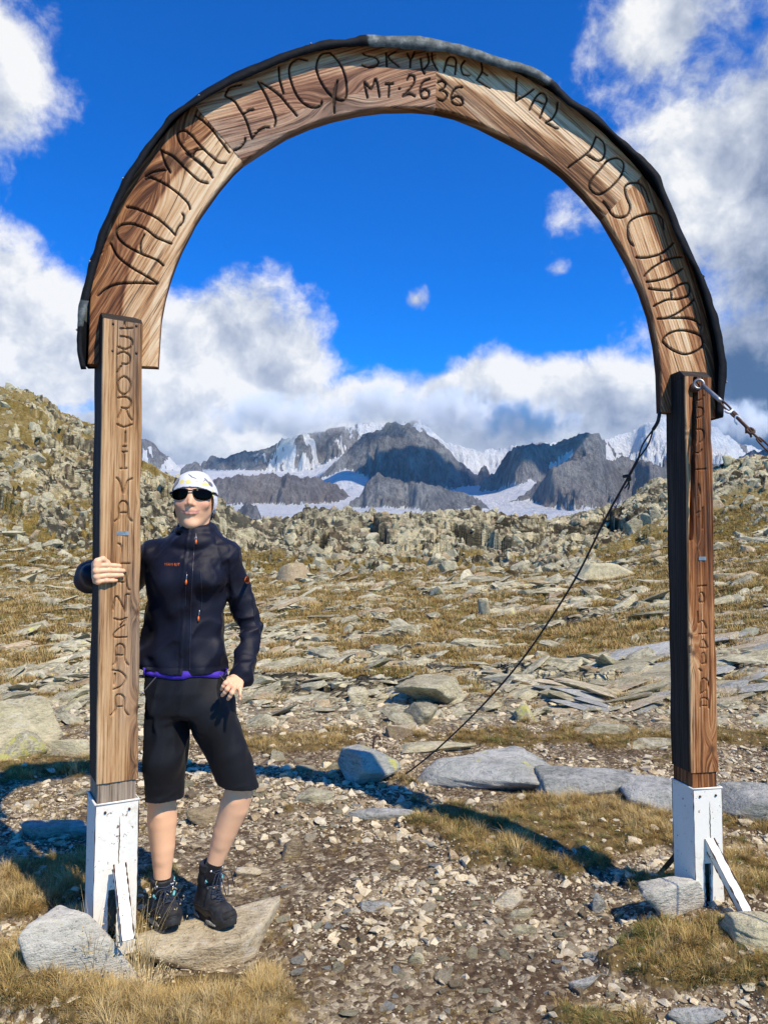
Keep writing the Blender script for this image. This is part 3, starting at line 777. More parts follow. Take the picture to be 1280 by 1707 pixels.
STR += C(1120, 880, 5.02, [(215, 490), (285, 485)], [(225, 620), (230, 560), (250, 540), (270, 580), (265, 620), (230, 622)], [(215, 700), (220, 790)], [(225, 800), (260, 780), (285, 840)], [(225, 890), (285, 885)],
         [(230, 1000), (260, 935), (295, 1000)], [(232, 1005), (290, 1008)], [(240, 1130), (248, 1060), (270, 1050), (282, 1130)], [(250, 1138), (280, 1135)], [(225, 1180), (245, 1200)],
         [(235, 1380), (245, 1280), (270, 1260), (298, 1290), (290, 1350), (240, 1390)], [(235, 1500), (238, 1440), (265, 1425), (298, 1440), (303, 1510)], [(255, 1490), (290, 1490)])
CRK = C(1120, 600, 5.69, [(215, 180), (214, 330), (210, 500), (203, 800), (197, 1000), (190, 1300), (185, 1500), (180, 1700)])

def stroke_field(P, strokes, w):
    """1 in the middle of a carved line, 0 beyond its half width w; P is (n,2) in pixels"""
    out = np.zeros(len(P))
    for st in strokes:
        q = np.array(smooth_path([(a, b, 0) for a, b in st], 5))[:, :2]
        lo = q.min(0) - 2 * w; hi = q.max(0) + 2 * w
        m = np.where((P[:, 0] > lo[0]) & (P[:, 0] < hi[0]) & (P[:, 1] > lo[1]) & (P[:, 1] < hi[1]))[0]
        if not len(m): continue
        X_ = P[m]; best = np.full(len(m), 1e9)
        for a, b in zip(q[:-1], q[1:]):
            ab = b - a; t = np.clip(((X_ - a) @ ab) / (ab @ ab + 1e-9), 0, 1)
            d = X_ - a - t[:, None] * ab
            best = np.minimum(best, (d ** 2).sum(1))
        out[m] = np.maximum(out[m], np.clip(1 - np.sqrt(best) / w, 0, 1))
    return out

def board(name, inner, outer, P0, Nn, thick, strokes, mtl, ns, ntt, grain_dir, seed, knots=(), sw=2.6, depth=.010, edge=.006, extra=None, rough=.0015, tonef=None, ink=1.):
    """A plank whose front face carries real carved grooves. inner/outer: matching pixel polylines of the front face."""
    inner = np.array(inner, float); outer = np.array(outer, float)
    def resample(p, n):
        d = np.r_[0, np.cumsum(np.hypot(*np.diff(p, axis=0).T))]; t = np.linspace(0, d[-1], n)
        return np.stack([np.interp(t, d, p[:, 0]), np.interp(t, d, p[:, 1])], 1)
    A = resample(inner, ns); B = resample(outer, ns)
    t = np.linspace(0, 1, ntt)
    P = A[:, None] * (1 - t)[None, :, None] + B[:, None] * t[None, :, None]
    P = P.reshape(-1, 2)
    W3 = on_plane(P[:, 0], P[:, 1], P0, Nn)
    Nn = np.array(Nn)
    # grain coordinates
    right = np.cross([0, 0, 1.], Nn); right /= np.linalg.norm(right)
    upv = np.array([0, 0, 1.])
    gd = math.cos(grain_dir) * right + math.sin(grain_dir) * upv
    ga = -math.sin(grain_dir) * right + math.cos(grain_dir) * upv
    O = W3.mean(0)
    al = (W3 - O) @ gd; ac = (W3 - O) @ ga
    g = ac + (fbm2(al * 1.1 + seed, ac * 2 + seed, 2, seed) - .5) * .022
    kn = np.zeros(len(P))
    for (kx, ky, kr) in knots:
        K = on_plane(kx, ky, P0, Nn); da = (W3 - K) @ gd; dc = (W3 - K) @ ga
        r = np.sqrt((da / 2.2) ** 2 + dc ** 2)
        g = g + np.sign(dc + 1e-6) * kr * 2.2 * np.exp(-(r / (kr * 2.2)) ** 2)
        kn = np.maximum(kn, np.clip(1.4 - np.sqrt((da / 1.3) ** 2 + dc ** 2) / kr, 0, 1))
    cv = stroke_field(P, strokes, sw)
    prof = sst(cv, 0, .75)
    T = np.tile(t, ns); Sx = np.repeat(np.linspace(0, 1, ns), ntt)
    wid = np.linalg.norm(W3.reshape(ns, ntt, 3)[:, -1] - W3.reshape(ns, ntt, 3)[:, 0], axis=1).repeat(ntt)
    de = np.minimum(T, 1 - T) * wid
    rd = edge * np.clip(1 - de / edge, 0, 1) ** 2
    fine = (fbm2(al * 5, g * 190, 3, seed + 9) - .5) * rough * 2 + (fbm2(al * 2, g * 40, 2, seed + 5) - .5) * rough * 2
    dsp = -depth * prof - rd + fine + kn * .002
    if extra is not None: dsp = dsp + extra(P, W3)
    F3 = W3 + Nn * dsp[:, None]
    Bk = W3 - Nn * thick
    V = np.vstack([F3, Bk.reshape(ns, ntt, 3)[:, [0, -1]].reshape(-1, 3)])
    nb = ns * ntt
    i = np.arange(ns - 1)[:, None] * ntt; j = np.arange(ntt - 1)[None]
    q1 = np.stack([i + j, i + j + 1, i + ntt + j + 1, i + ntt + j], -1).reshape(-1, 4)
    k = np.arange(ns - 1)
    q2 = np.stack([k * ntt, (k + 1) * ntt, nb + (k + 1) * 2, nb + k * 2], 1)
    q3 = np.stack([(k + 1) * ntt + ntt - 1, k * ntt + ntt - 1, nb + k * 2 + 1, nb + (k + 1) * 2 + 1], 1)
    q4 = np.stack([nb + k * 2, nb + (k + 1) * 2, nb + (k + 1) * 2 + 1, nb + k * 2 + 1], 1)
    faces = [tuple(f) for f in np.vstack([q1, q2, q3, q4])]
    faces.append(tuple([*range(ntt - 1, -1, -1)] + [nb, nb + 1]))
    e0 = (ns - 1) * ntt
    faces.append(tuple([*range(e0, e0 + ntt)] + [nb + ns * 2 - 1, nb + ns * 2 - 2]))
    pad = lambda a: np.r_[a, np.repeat(a.reshape(ns, ntt)[:, [0, -1]].reshape(-1), 1)]
    al2 = pad(al); g2 = pad(g); g2[nb:] += .05
    me = mkmesh(name, rel(arch, V), faces, True, {'along': al2, 'grain': g2, 'carve': np.r_[np.clip(cv * 1.3, 0, 1) * ink, np.zeros(len(V) - nb)], 'knot': np.r_[kn, np.zeros(len(V) - nb)], 'seed': np.full(len(V), seed * .37)})
    tv = tonef(al, ac, T, Sx) if tonef is not None else np.zeros(nb)
    at = me.attributes.new('tone', 'FLOAT', 'POINT'); tvp = pad(tv); tvp[nb:] = -.55; at.data.foreach_set('value', tvp.astype(np.float32))  # back ring darkened: shade of soffit and sides put into the tone
    # sharp ends
    bm = bmesh.new(); bm.from_mesh(me); bm.normal_update()
    for e in bm.edges:
        if len(e.link_faces) == 2 and e.calc_face_angle(0) > .9: e.smooth = False
    bmesh.ops.recalc_face_normals(bm, faces=bm.faces[:]); bm.to_mesh(me); bm.free()
    return link(name, me, mtl, arch)

inner = [(263, 611), (266, 560), (268, 531), (275, 494), (283, 465), (293, 437), (303, 413), (315, 390), (325, 370), (336, 353), (366, 311), (390, 283), (405, 269), (440, 246), (480, 222), (520, 205), (555, 194), (600, 184), (640, 179), (690, 178), (725, 181), (760, 189), (800, 205), (862, 237), (910, 265), (940, 287), (975, 322), (1007, 360), (1029, 398), (1051, 438), (1071, 482), (1086, 526), (1096, 576), (1101, 620), (1103, 686)]
outer = [(146, 606), (148, 560), (149, 520), (151, 480), (161, 430), (179, 380), (200, 331), (222, 290), (247, 255), (275, 221), (305, 188), (340, 158), (375, 138), (420, 117), (470, 98), (520, 85), (570, 77), (620, 73), (680, 72), (727, 76), (770, 86), (820, 102), (870, 124), (920, 152), (960, 182), (1000, 216), (1035, 249), (1065, 282), (1090, 315), (1112, 350), (1135, 400), (1155, 445), (1172, 500), (1184, 550), (1191, 600), (1194, 650), (1193, 696)]
def cut(poly, a, b):
    """piece of a polyline between its closest points to a and b"""
    P = np.array(poly, float)
    d = np.r_[0, np.cumsum(np.hypot(*np.diff(P, axis=0).T))]
    tt = np.linspace(0, d[-1], 4000); Q = np.stack([np.interp(tt, d, P[:, 0]), np.interp(tt, d, P[:, 1])], 1)
    def near(p): return tt[np.argmin(((Q - np.array(p)) ** 2).sum(1))] if p is not None else None
    ta = near(a) if a is not None else 0.; tb = near(b) if b is not None else d[-1]
    t = np.linspace(ta, tb, 60)
    return np.stack([np.interp(t, d, P[:, 0]), np.interp(t, d, P[:, 1])], 1)
J = [(None, None), ((405, 269), (322, 172)), ((726, 181), (727, 76)), ((1007, 361), (1072, 290)), (None, None)]
specs = [(M_wl, 112, 1, [(290, 265, .030), (190, 395, .016)], 62), (M_wr, 330, 2, [(560, 165, .028)], 22), (M_wb, -32, 3, [], -38), (M_wl, -68, 4, [(1168, 560, .01)], -72)]
for k in range(4):
    a, b = J[k], J[k + 1]
    gap = 0
    inn = cut(inner, a[0], b[0]); out = cut(outer, a[1], b[1])
    mtl, _, sd, kn, gdeg = specs[k]
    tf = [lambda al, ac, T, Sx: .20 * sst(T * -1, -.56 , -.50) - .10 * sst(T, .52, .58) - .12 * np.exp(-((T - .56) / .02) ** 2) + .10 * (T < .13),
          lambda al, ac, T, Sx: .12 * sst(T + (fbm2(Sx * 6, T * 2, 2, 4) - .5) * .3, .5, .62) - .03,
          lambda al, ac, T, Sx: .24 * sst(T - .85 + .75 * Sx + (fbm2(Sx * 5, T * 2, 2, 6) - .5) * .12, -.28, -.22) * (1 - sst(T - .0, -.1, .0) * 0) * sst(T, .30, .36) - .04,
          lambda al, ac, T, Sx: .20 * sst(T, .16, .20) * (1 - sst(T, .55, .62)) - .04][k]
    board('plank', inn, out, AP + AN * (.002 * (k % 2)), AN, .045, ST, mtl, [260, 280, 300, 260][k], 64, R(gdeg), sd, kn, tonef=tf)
# chip and split beside the joint
# ---- posts
def post(px0, px1, yaw, wdt, dep, d0, strokes, mtl, side_m, seed, knots, crack=None, grey=0.):
    """px0/px1: (top-left, bottom-left) pixels of the front left edge"""
    Nn = np.array([math.sin(yaw), -math.cos(yaw), 0.]); Rt = np.array([math.cos(yaw), math.sin(yaw), 0.])
    top = np.array(W(*px0, d0)); bot = np.array(W(*px1, d0))
    P0 = top
    # plane holding both left-edge points: lean is kept
    lean = (top - bot)
    N2 = np.cross(Rt, lean); N2 /= np.linalg.norm(N2)
    if N2[1] > 0: N2 = -N2
    TL = top; TR = top + Rt * wdt; BL = bot; BR = bot + Rt * wdt
    def proj(p):
        v = p - np.array([0, 0, CAMZ]); c = math.cos(PITCH); s_ = math.sin(PITCH)
        yy = v[1] * c + v[2] * s_; zz = -v[1] * s_ + v[2] * c
        return (CXP + F * v[0] / yy, CYP - F * zz / yy)
    ex = None
    if crack is not None:
        def ex(P, W3):
            c = stroke_field(P, crack, 4.5); return -.022 * sst(c, .1, .8)
    ed = (fbm2(np.linspace(0, 14, 40), np.zeros(40) + seed, 3, seed) - .5) * 5.0
    def edge_line(a, b, wob):
        A = np.array(proj(a)); B = np.array(proj(b)); t = np.linspace(0, 1, 40)
        L = A[None] * (1 - t)[:, None] + B[None] * t[:, None]; L[:, 0] += wob; return L
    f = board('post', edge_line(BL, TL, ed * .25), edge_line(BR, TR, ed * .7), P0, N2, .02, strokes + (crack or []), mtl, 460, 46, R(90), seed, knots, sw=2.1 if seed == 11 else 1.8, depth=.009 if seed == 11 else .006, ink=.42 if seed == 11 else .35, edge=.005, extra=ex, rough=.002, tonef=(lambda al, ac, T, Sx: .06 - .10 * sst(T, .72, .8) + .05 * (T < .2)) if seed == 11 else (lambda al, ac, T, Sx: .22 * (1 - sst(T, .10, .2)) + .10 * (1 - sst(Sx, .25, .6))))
    # body of the post behind the carved face, top cut at a slope
    up = lean / np.linalg.norm(lean)
    n_ = 60
    V = []; Fq = []
    bk = -N2
    L = np.linalg.norm(lean)
    for i_ in range(n_ + 1):
        t = i_ / n_; c0 = BL + lean * t
        w1 = (vn2(np.array([t * 9.]), np.array([seed * 1.]), seed)[0] - .5) * .005
        for (a, b) in ((.0015, .0005 + .0), (wdt - .0015, .0005), (wdt + w1 * .6 - .001, dep), (.001 + w1, dep)):
            topx = 0.
            V.append(c0 + Rt * a + bk * (b + .0195) if b < .01 else c0 + Rt * a + bk * b)
    for i_ in range(n_):
        for a in range(4):
            b = (a + 1) % 4; o = i_ * 4
            Fq.append((o + a, o + b, o + 4 + b, o + 4 + a))
    o = n_ * 4
    # sloping cap
    base_n = len(V)
    h_ = .030
    fr = TL; 
    V += [TL + bk * .001, TR + bk * .001, TL + up * h_ + bk * .035, TR + up * h_ + bk * .035, TL + up * h_ + bk * dep, TR + up * h_ + bk * dep, TL + bk * .02, TR + bk * .02]
    b0 = base_n
    Fq += [(b0, b0 + 1, b0 + 3, b0 + 2), (b0 + 2, b0 + 3, b0 + 5, b0 + 4), (b0, b0 + 2, b0 + 4, b0 + 6), (b0 + 1, b0 + 7, b0 + 5, b0 + 3),
           (b0 + 4, b0 + 5, o + 2, o + 3), (b0 + 6, b0 + 4, o + 3), (b0 + 5, b0 + 7, o + 2), (3, 2, 1, 0)]
    Varr = np.array(V)
    al = (Varr - P0) @ up; gr = (Varr - P0) @ bk + (Varr - P0) @ Rt * .3
    me = mkmesh('post_core', rel(f, rel(arch, Varr)) if False else rel(arch, Varr), Fq, False, {'along': al, 'grain': gr, 'carve': al * 0, 'knot': al * 0, 'seed': al * 0 + seed})
    bm = bmesh.new(); bm.from_mesh(me); bmesh.ops.recalc_face_normals(bm, faces=bm.faces[:]); bm.to_mesh(me); bm.free()
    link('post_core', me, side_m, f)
    return f, dict(TL=TL, TR=TR, BL=BL, BR=BR, N=N2, Rt=Rt, up=up, bk=bk, wdt=wdt, dep=dep)
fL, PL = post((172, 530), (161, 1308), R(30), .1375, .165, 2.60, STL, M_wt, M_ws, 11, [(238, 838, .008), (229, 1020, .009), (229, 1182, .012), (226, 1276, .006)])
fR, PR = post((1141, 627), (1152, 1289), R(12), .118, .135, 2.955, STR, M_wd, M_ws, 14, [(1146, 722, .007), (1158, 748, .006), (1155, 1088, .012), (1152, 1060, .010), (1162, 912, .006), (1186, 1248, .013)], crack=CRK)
M_wdark_side = None

M_galv = mat('galvanised_metal', lambda nt, bs: {'Base Color': ramp(noise(texco(), 30, 5, .6), [(.3, (.18, .18, .18)), (.7, (.45, .45, .44))]), 'Metallic': .8, 'Roughness': .45})
M_rust = mat('rusty_steel', lambda nt, bs: {'Base Color': ramp(noise(texco(), 60, 5, .7), [(.3, (.03, .02, .018)), (.55, (.10, .05, .03)), (.8, (.22, .10, .05))]), 'Metallic': .4, 'Roughness': .7, 'Normal': bump(noise(texco(), 200, 3), .3, .002)})
def m_white(nt, bs):
    p = texco(); a = noise(p, 9, 6, .65); b = noise(p, 60, 5, .75); x, y, z = sep(p)
    e = attr('edge')
    c = ramp(b * .5 + a * .5, [(.26, (.55, .47, .34)), (.44, (.80, .76, .65)), (.8, (.85, .82, .73))])
    r = maprange(noise(p, 40, 6, .7) + e * .22, .625, .665)
    rc = ramp(b, [(.3, (.05, .022, .016)), (.7, (.22, .09, .05))])
    drip = maprange(noise(vmul(p, (38, 38, 2.5)), 1.0, 4, .6), .60, .74)
    c = mix(drip * .3, c, (.42, .28, .16))
    return {'Base Color': mix(r, c, rc), 'Roughness': .6, 'Normal': bump(b * .4 + r * -.8, .4, .003)}
M_white = mat('flaking_white_paint', m_white)

def foot(px0, px1, pd, P, low, strut_top, strut_bot, dstrut, rear):
    """painted steel shoe: open box with a slot at the foot of its front, plus a strut"""
    Rt, up, bk = P['Rt'], np.array([0, 0, 1.]), P['bk'] * np.array([1, 1, 0]); bk /= np.linalg.norm(bk)
    w = P['wdt'] + .004; dp = P['dep'] + .006
    TL = np.array(W(*px0, pd)); zt = TL[2]; BLp = np.array(W(*px1, pd))
    zb = low
    hz = zt - zb
    parts = []
    def plate(o, a, la, b, lb, n, t=.006):
        o = np.array(o); 
        c = [o, o + a * la, o + a * la + b * lb, o + b * lb]
        return [*c, *[q + n * t for q in c]], [(0, 1, 2, 3), (7, 6, 5, 4), (0, 4, 5, 1), (1, 5, 6, 2), (2, 6, 7, 3), (3, 7, 4, 0)]
    B0 = np.array([TL[0], TL[1], zb]); ln = TL - np.array([BLp[0], BLp[1], BLp[2]])
    slot = .24 * hz / .55
    s0, s1 = (w * .34, w * .52)
    parts += [plate(B0, Rt, s0, up, hz, bk), plate(B0 + Rt * s1, Rt, w - s1, up, hz, bk), plate(B0 + Rt * s0 + up * slot, Rt, s1 - s0, up, hz - slot, bk)]
    parts += [plate(B0 + bk * .006, bk, dp - .006, up, hz, Rt), plate(B0 + Rt * w + bk * .006, bk, dp - .006, up, hz, -Rt), plate(B0 + bk * dp + Rt * .006, Rt, w - .012, up, hz, -bk)]
    V, Fq = merge(parts)
    me = mkmesh('steel_shoe', rel(arch, V), Fq, False)
    ob = link('steel_shoe', me, M_white, arch)
    for a_ in (B0, B0 + Rt * w, B0 + bk * dp, B0 + Rt * s0, B0 + Rt * s1):
        top_ = hz if (a_ is not None and not (np.allclose(a_, B0 + Rt * s0) or np.allclose(a_, B0 + Rt * s1))) else slot
        q_ = [a_ + up * (top_ * t_) + Rt * (random.random() - .5) * .0012 for t_ in np.linspace(0, 1, 24)]
        v, f_ = tube(q_, [.0006 + .0022 * random.random() ** 2 for _ in q_], 5); link('rusty_edge', mkmesh('rusty_edge', rel(arch, v), f_), M_rust, ob)
    q_ = [B0 + Rt * (w * .56 + (random.random() - .5) * .003) - bk * .0004 + up * (hz - .05 - t_ * .17) for t_ in np.linspace(0, 1, 20)]
    v, f_ = tube(q_, [.0004 + .0016 * math.sin(math.pi * t_) for t_ in np.linspace(0, 1, 20)], 5); link('rust_crack', mkmesh('rust_crack', rel(arch, v), f_), M_rust, ob)
    # rim weld along the top
    q = [B0 + up * hz, B0 + Rt * w + up * hz, B0 + Rt * w + bk * dp + up * hz, B0 + bk * dp + up * hz]
    v, f_ = tube(q, .0045, 6, closed=True); link('shoe_rim', mkmesh('shoe_rim', rel(arch, v), f_), M_white, ob)
    for t_ in (.22, .78):
        c = B0 + Rt * w * t_ + up * (hz - .028)
        v, f_ = tube([c + bk * .002, c - bk * .004], .0045, 10); link('bolt', mkmesh('bolt', rel(arch, v), f_), M_rust, ob)
    # struts
    for (a, b, da, db) in ((strut_top, strut_bot, dstrut[0], dstrut[1]),):
        A = np.array(W(*a, da)); Bq = np.array(W(*b, db))
        dr = A - Bq; L = np.linalg.norm(dr); dr /= L
        sd = Rt; nn = np.cross(dr, sd); nn /= np.linalg.norm(nn)
        cs = [(-.019, -.004), (.019, -.004), (.019, .0), (-.015, .0), (-.015, .026), (-.019, .026)]
        V = []; 
        for e in (Bq, A):
            for (cx_, cy2) in cs: V.append(e + sd * cx_ + nn * cy2)
        Fq = [(i, (i + 1) % 6, 6 + (i + 1) % 6, 6 + i) for i in range(6)] + [(5, 4, 3, 2, 1, 0), (6, 7, 8, 9, 10, 11)]
        st_ = link('strut', mkmesh('strut', rel(arch, V), Fq, False), M_white, arch)
        for (ex_, ey_) in ((-.019, -.004), (.019, -.004), (-.019, .026)):
            q_ = [Bq + (A - Bq) * t_ + sd * ex_ + nn * ey_ for t_ in np.linspace(0, 1, 26)]
            v, f_ = tube(q_, [.0008 + .0034 * random.random() ** 2 for _ in q_], 5); link('rusty_edge', mkmesh('rusty_edge', rel(arch, v), f_), M_rust, st_)
    A, Bq = rear
    V, Fq = tube([A, Bq], .014, 4); link('strut', mkmesh('strut', rel(arch, V), Fq, False), M_white if False else M_rust, arch)
    return ob
# lower block of each post, set back inside the shoe
for P, pf, sd in ((PL, .030, 21), (PR, .028, 22)):
    Rt, bk, up = P['Rt'], P['bk'], P['up']
    B = P['BL'] + Rt * .006 + bk * .006
    w = P['wdt'] - .012; d_ = P['dep'] - .012
    V = []; n_ = 8
    for i in range(n_ + 1):
        c = B - up * (.24 * i / n_ - .0)
        V += [c, c + Rt * w, c + Rt * w + bk * d_, c + bk * d_]
    Fq = [(i * 4 + a, i * 4 + (a + 1) % 4, (i + 1) * 4 + (a + 1) % 4, (i + 1) * 4 + a) for i in range(n_) for a in range(4)] + [(3, 2, 1, 0), tuple(n_ * 4 + a for a in range(4))]
    Va = np.array(V); al = (Va - B) @ up; gr = (Va - B) @ Rt + (Va - B) @ bk
    me = mkmesh('post_base', rel(arch, V), Fq, False, {'along': al, 'grain': gr, 'carve': al * 0, 'knot': al * 0, 'seed': al * 0 + sd})
    link('post_base', me, M_wg if P is PL else M_wd, arch)
gzL = -.0; 
A_ = np.array(W(1135, 1415, 3.12)); B_ = np.array(W(1092, 1465, 3.35))
foot((160, 1343), (160, 1530), 2.592, PL, .03, (200, 1441), (214, 1568), (2.60, 2.43), (np.array(W(200, 1440, 2.80)), np.array(W(190, 1470, 3.0))))
foot((1155, 1316), (1157, 1480), 2.947, PR, -.01, (1181, 1398), (1250, 1530), (2.96, 2.83), (A_, B_))

# ---- sheet-metal roofing along the top of the arch
sh_out = [(134, 616), (128, 585), (129, 560), (134, 520), (141, 485), (148, 455), (160, 418), (176, 372), (195, 330), (216, 288), (240, 250), (262, 221), (282, 196), (300, 181), (340, 156), (380, 134), (430, 110), (480, 88), (530, 72), (565, 66), (600, 60), (640, 60), (700, 62), (740, 68), (790, 82), (840, 98), (880, 110), (905, 122), (925, 138), (950, 165), (985, 187), (1010, 206), (1040, 235), (1070, 262), (1097, 292), (1110, 325), (1128, 375), (1148, 420), (1166, 446), (1180, 480), (1192, 520), (1203, 565), (1208, 600), (1207, 650), (1205, 694)]
so_ = cut(sh_out, None, None); d_o = np.array(sh_out, float)
dd = np.r_[0, np.cumsum(np.hypot(*np.diff(d_o, axis=0).T))]; tt = np.linspace(0, dd[-1], 220)
SO = np.stack([np.interp(tt, dd, d_o[:, 0]), np.interp(tt, dd, d_o[:, 1])], 1)
bo = np.array(outer, float); dd2 = np.r_[0, np.cumsum(np.hypot(*np.diff(bo, axis=0).T))]; t2 = np.linspace(0, dd2[-1], 220)
BO = np.stack([np.interp(t2, dd2, bo[:, 0]), np.interp(t2, dd2, bo[:, 1])], 1)
cen = np.array([675., 600.])
n_in = cen - SO; n_in /= np.linalg.norm(n_in, axis=1)[:, None]
sarc = np.linspace(0, 1, 220)
fold = 7 + 6 * fbm2(sarc * 26, sarc * 0, 2, 3) + 9 * np.exp(-((sarc - .52) / .11) ** 2)
front_pl = AP + AN * .045
A3 = on_plane(SO[:, 0] + n_in[:, 0] * fold, SO[:, 1] + n_in[:, 1] * fold, AP + AN * (.042), AN)
B3 = on_plane(SO[:, 0], SO[:, 1], front_pl, AN)
Cm = on_plane(BO[:, 0] - n_in[:, 0] * 3, BO[:, 1] - n_in[:, 1] * 3, AP, AN)
D3 = Cm - AN * .075
crump = (fbm2(sarc * 55, sarc * 0 + 2, 3, 9) - .5)[:, None]
outw = -(np.stack([n_in[:, 0], n_in[:, 0] * 0, -n_in[:, 1]], 1))
B3 = B3 + outw * crump * .020
Cm = Cm + outw * (.008 + crump * .006)
D3 = D3 + outw * .004
rows = [A3, B3, B3 * .67 + Cm * .33 + outw * .003, B3 * .33 + Cm * .67 + outw * .004, Cm, D3, D3 - outw * .03]
V = np.stack(rows, 1).reshape(-1, 3); nrw = len(rows)
i = np.arange(219)[:, None] * nrw; j = np.arange(nrw - 1)[None]
Q = np.stack([i + j, i + j + 1, i + nrw + j + 1, i + nrw + j], -1).reshape(-1, 4)
zinc = np.repeat(sst(sarc, .44, .47) * (1 - sst(sarc, .60, .66)) + sst(sarc, .035, .045) * (1 - sst(sarc, .06, .07)) * .9, nrw)
me = mkmesh('roofing_strip', rel(arch, V), Q, True, {'zinc': zinc})
def m_sheet(nt, bs):
    p = texco(); z = attr('zinc'); n = noise(p, 22, 6, .7); n2 = noise(p, 140, 3, .6)
    c = mix(maprange(z + (n - .5) * .4, .4, .6), ramp(n, [(.3, (.003, .0035, .0045)), (.7, (.010, .012, .015))]), ramp(n, [(.35, (.05, .06, .06)), (.5, (.12, .135, .13)), (.7, (.30, .32, .30))]))
    return {'Base Color': c, 'Roughness': .7, 'Specular IOR Level': .15, 'Metallic': z * .3, 'Normal': bump(n + n2 * .2, .35, .01)}
M_sheet = mat('dark_roofing_sheet', m_sheet)
rf = link('roofing_strip', me, M_sheet, arch)
md = rf.modifiers.new('s', 'SOLIDIFY'); md.thickness = .0025
for k in (8, 22, 40, 63, 88, 190, 212):
    c = B3[k] * .9 + Cm[k] * .1; 
    v, f_ = tube([c + outw[k] * .004, c + outw[k] * .009], [.006, .003], 8)
    link('nail', mkmesh('nail', rel(rf, rel(arch, v)) if False else rel(arch, v), f_), M_galv, rf)
# zinc patch lapped over the lower left
# small metal tags let into the posts
for (px, py, w_, h_, P, d_, lab) in ((205, 889, 20, 7, PL, 0, 'metal strip let into the dash between the two words'), (1170, 931, 12, 6, PR, 0, 'tiny metal tag')):
    a = on_plane(np.array([px - w_ / 2, px + w_ / 2, px + w_ / 2, px - w_ / 2]), np.array([py + h_ / 2, py + h_ / 2, py - h_ / 2, py - h_ / 2]), P['TL'] + P['N'] * .002, P['N'])
    b = a - P['N'] * .006
    o = link('metal_tag', mkmesh('metal_tag', rel(arch, np.vstack([a, b])), [(0, 1, 2, 3), (7, 6, 5, 4), (0, 4, 5, 1), (1, 5, 6, 2), (2, 6, 7, 3), (3, 7, 4, 0)], False), M_galv, arch)
for (px, py) in ((189, 540), (188, 585), (228, 543), (228, 588)):
    c = on_plane(px, py, PL['TL'], PL['N'])
    v, f_ = tube([c - PL['N'] * .002, c + PL['N'] * .003], .0045, 10); link('bolt', mkmesh('bolt', rel(arch, v), f_), M_rust, arch)
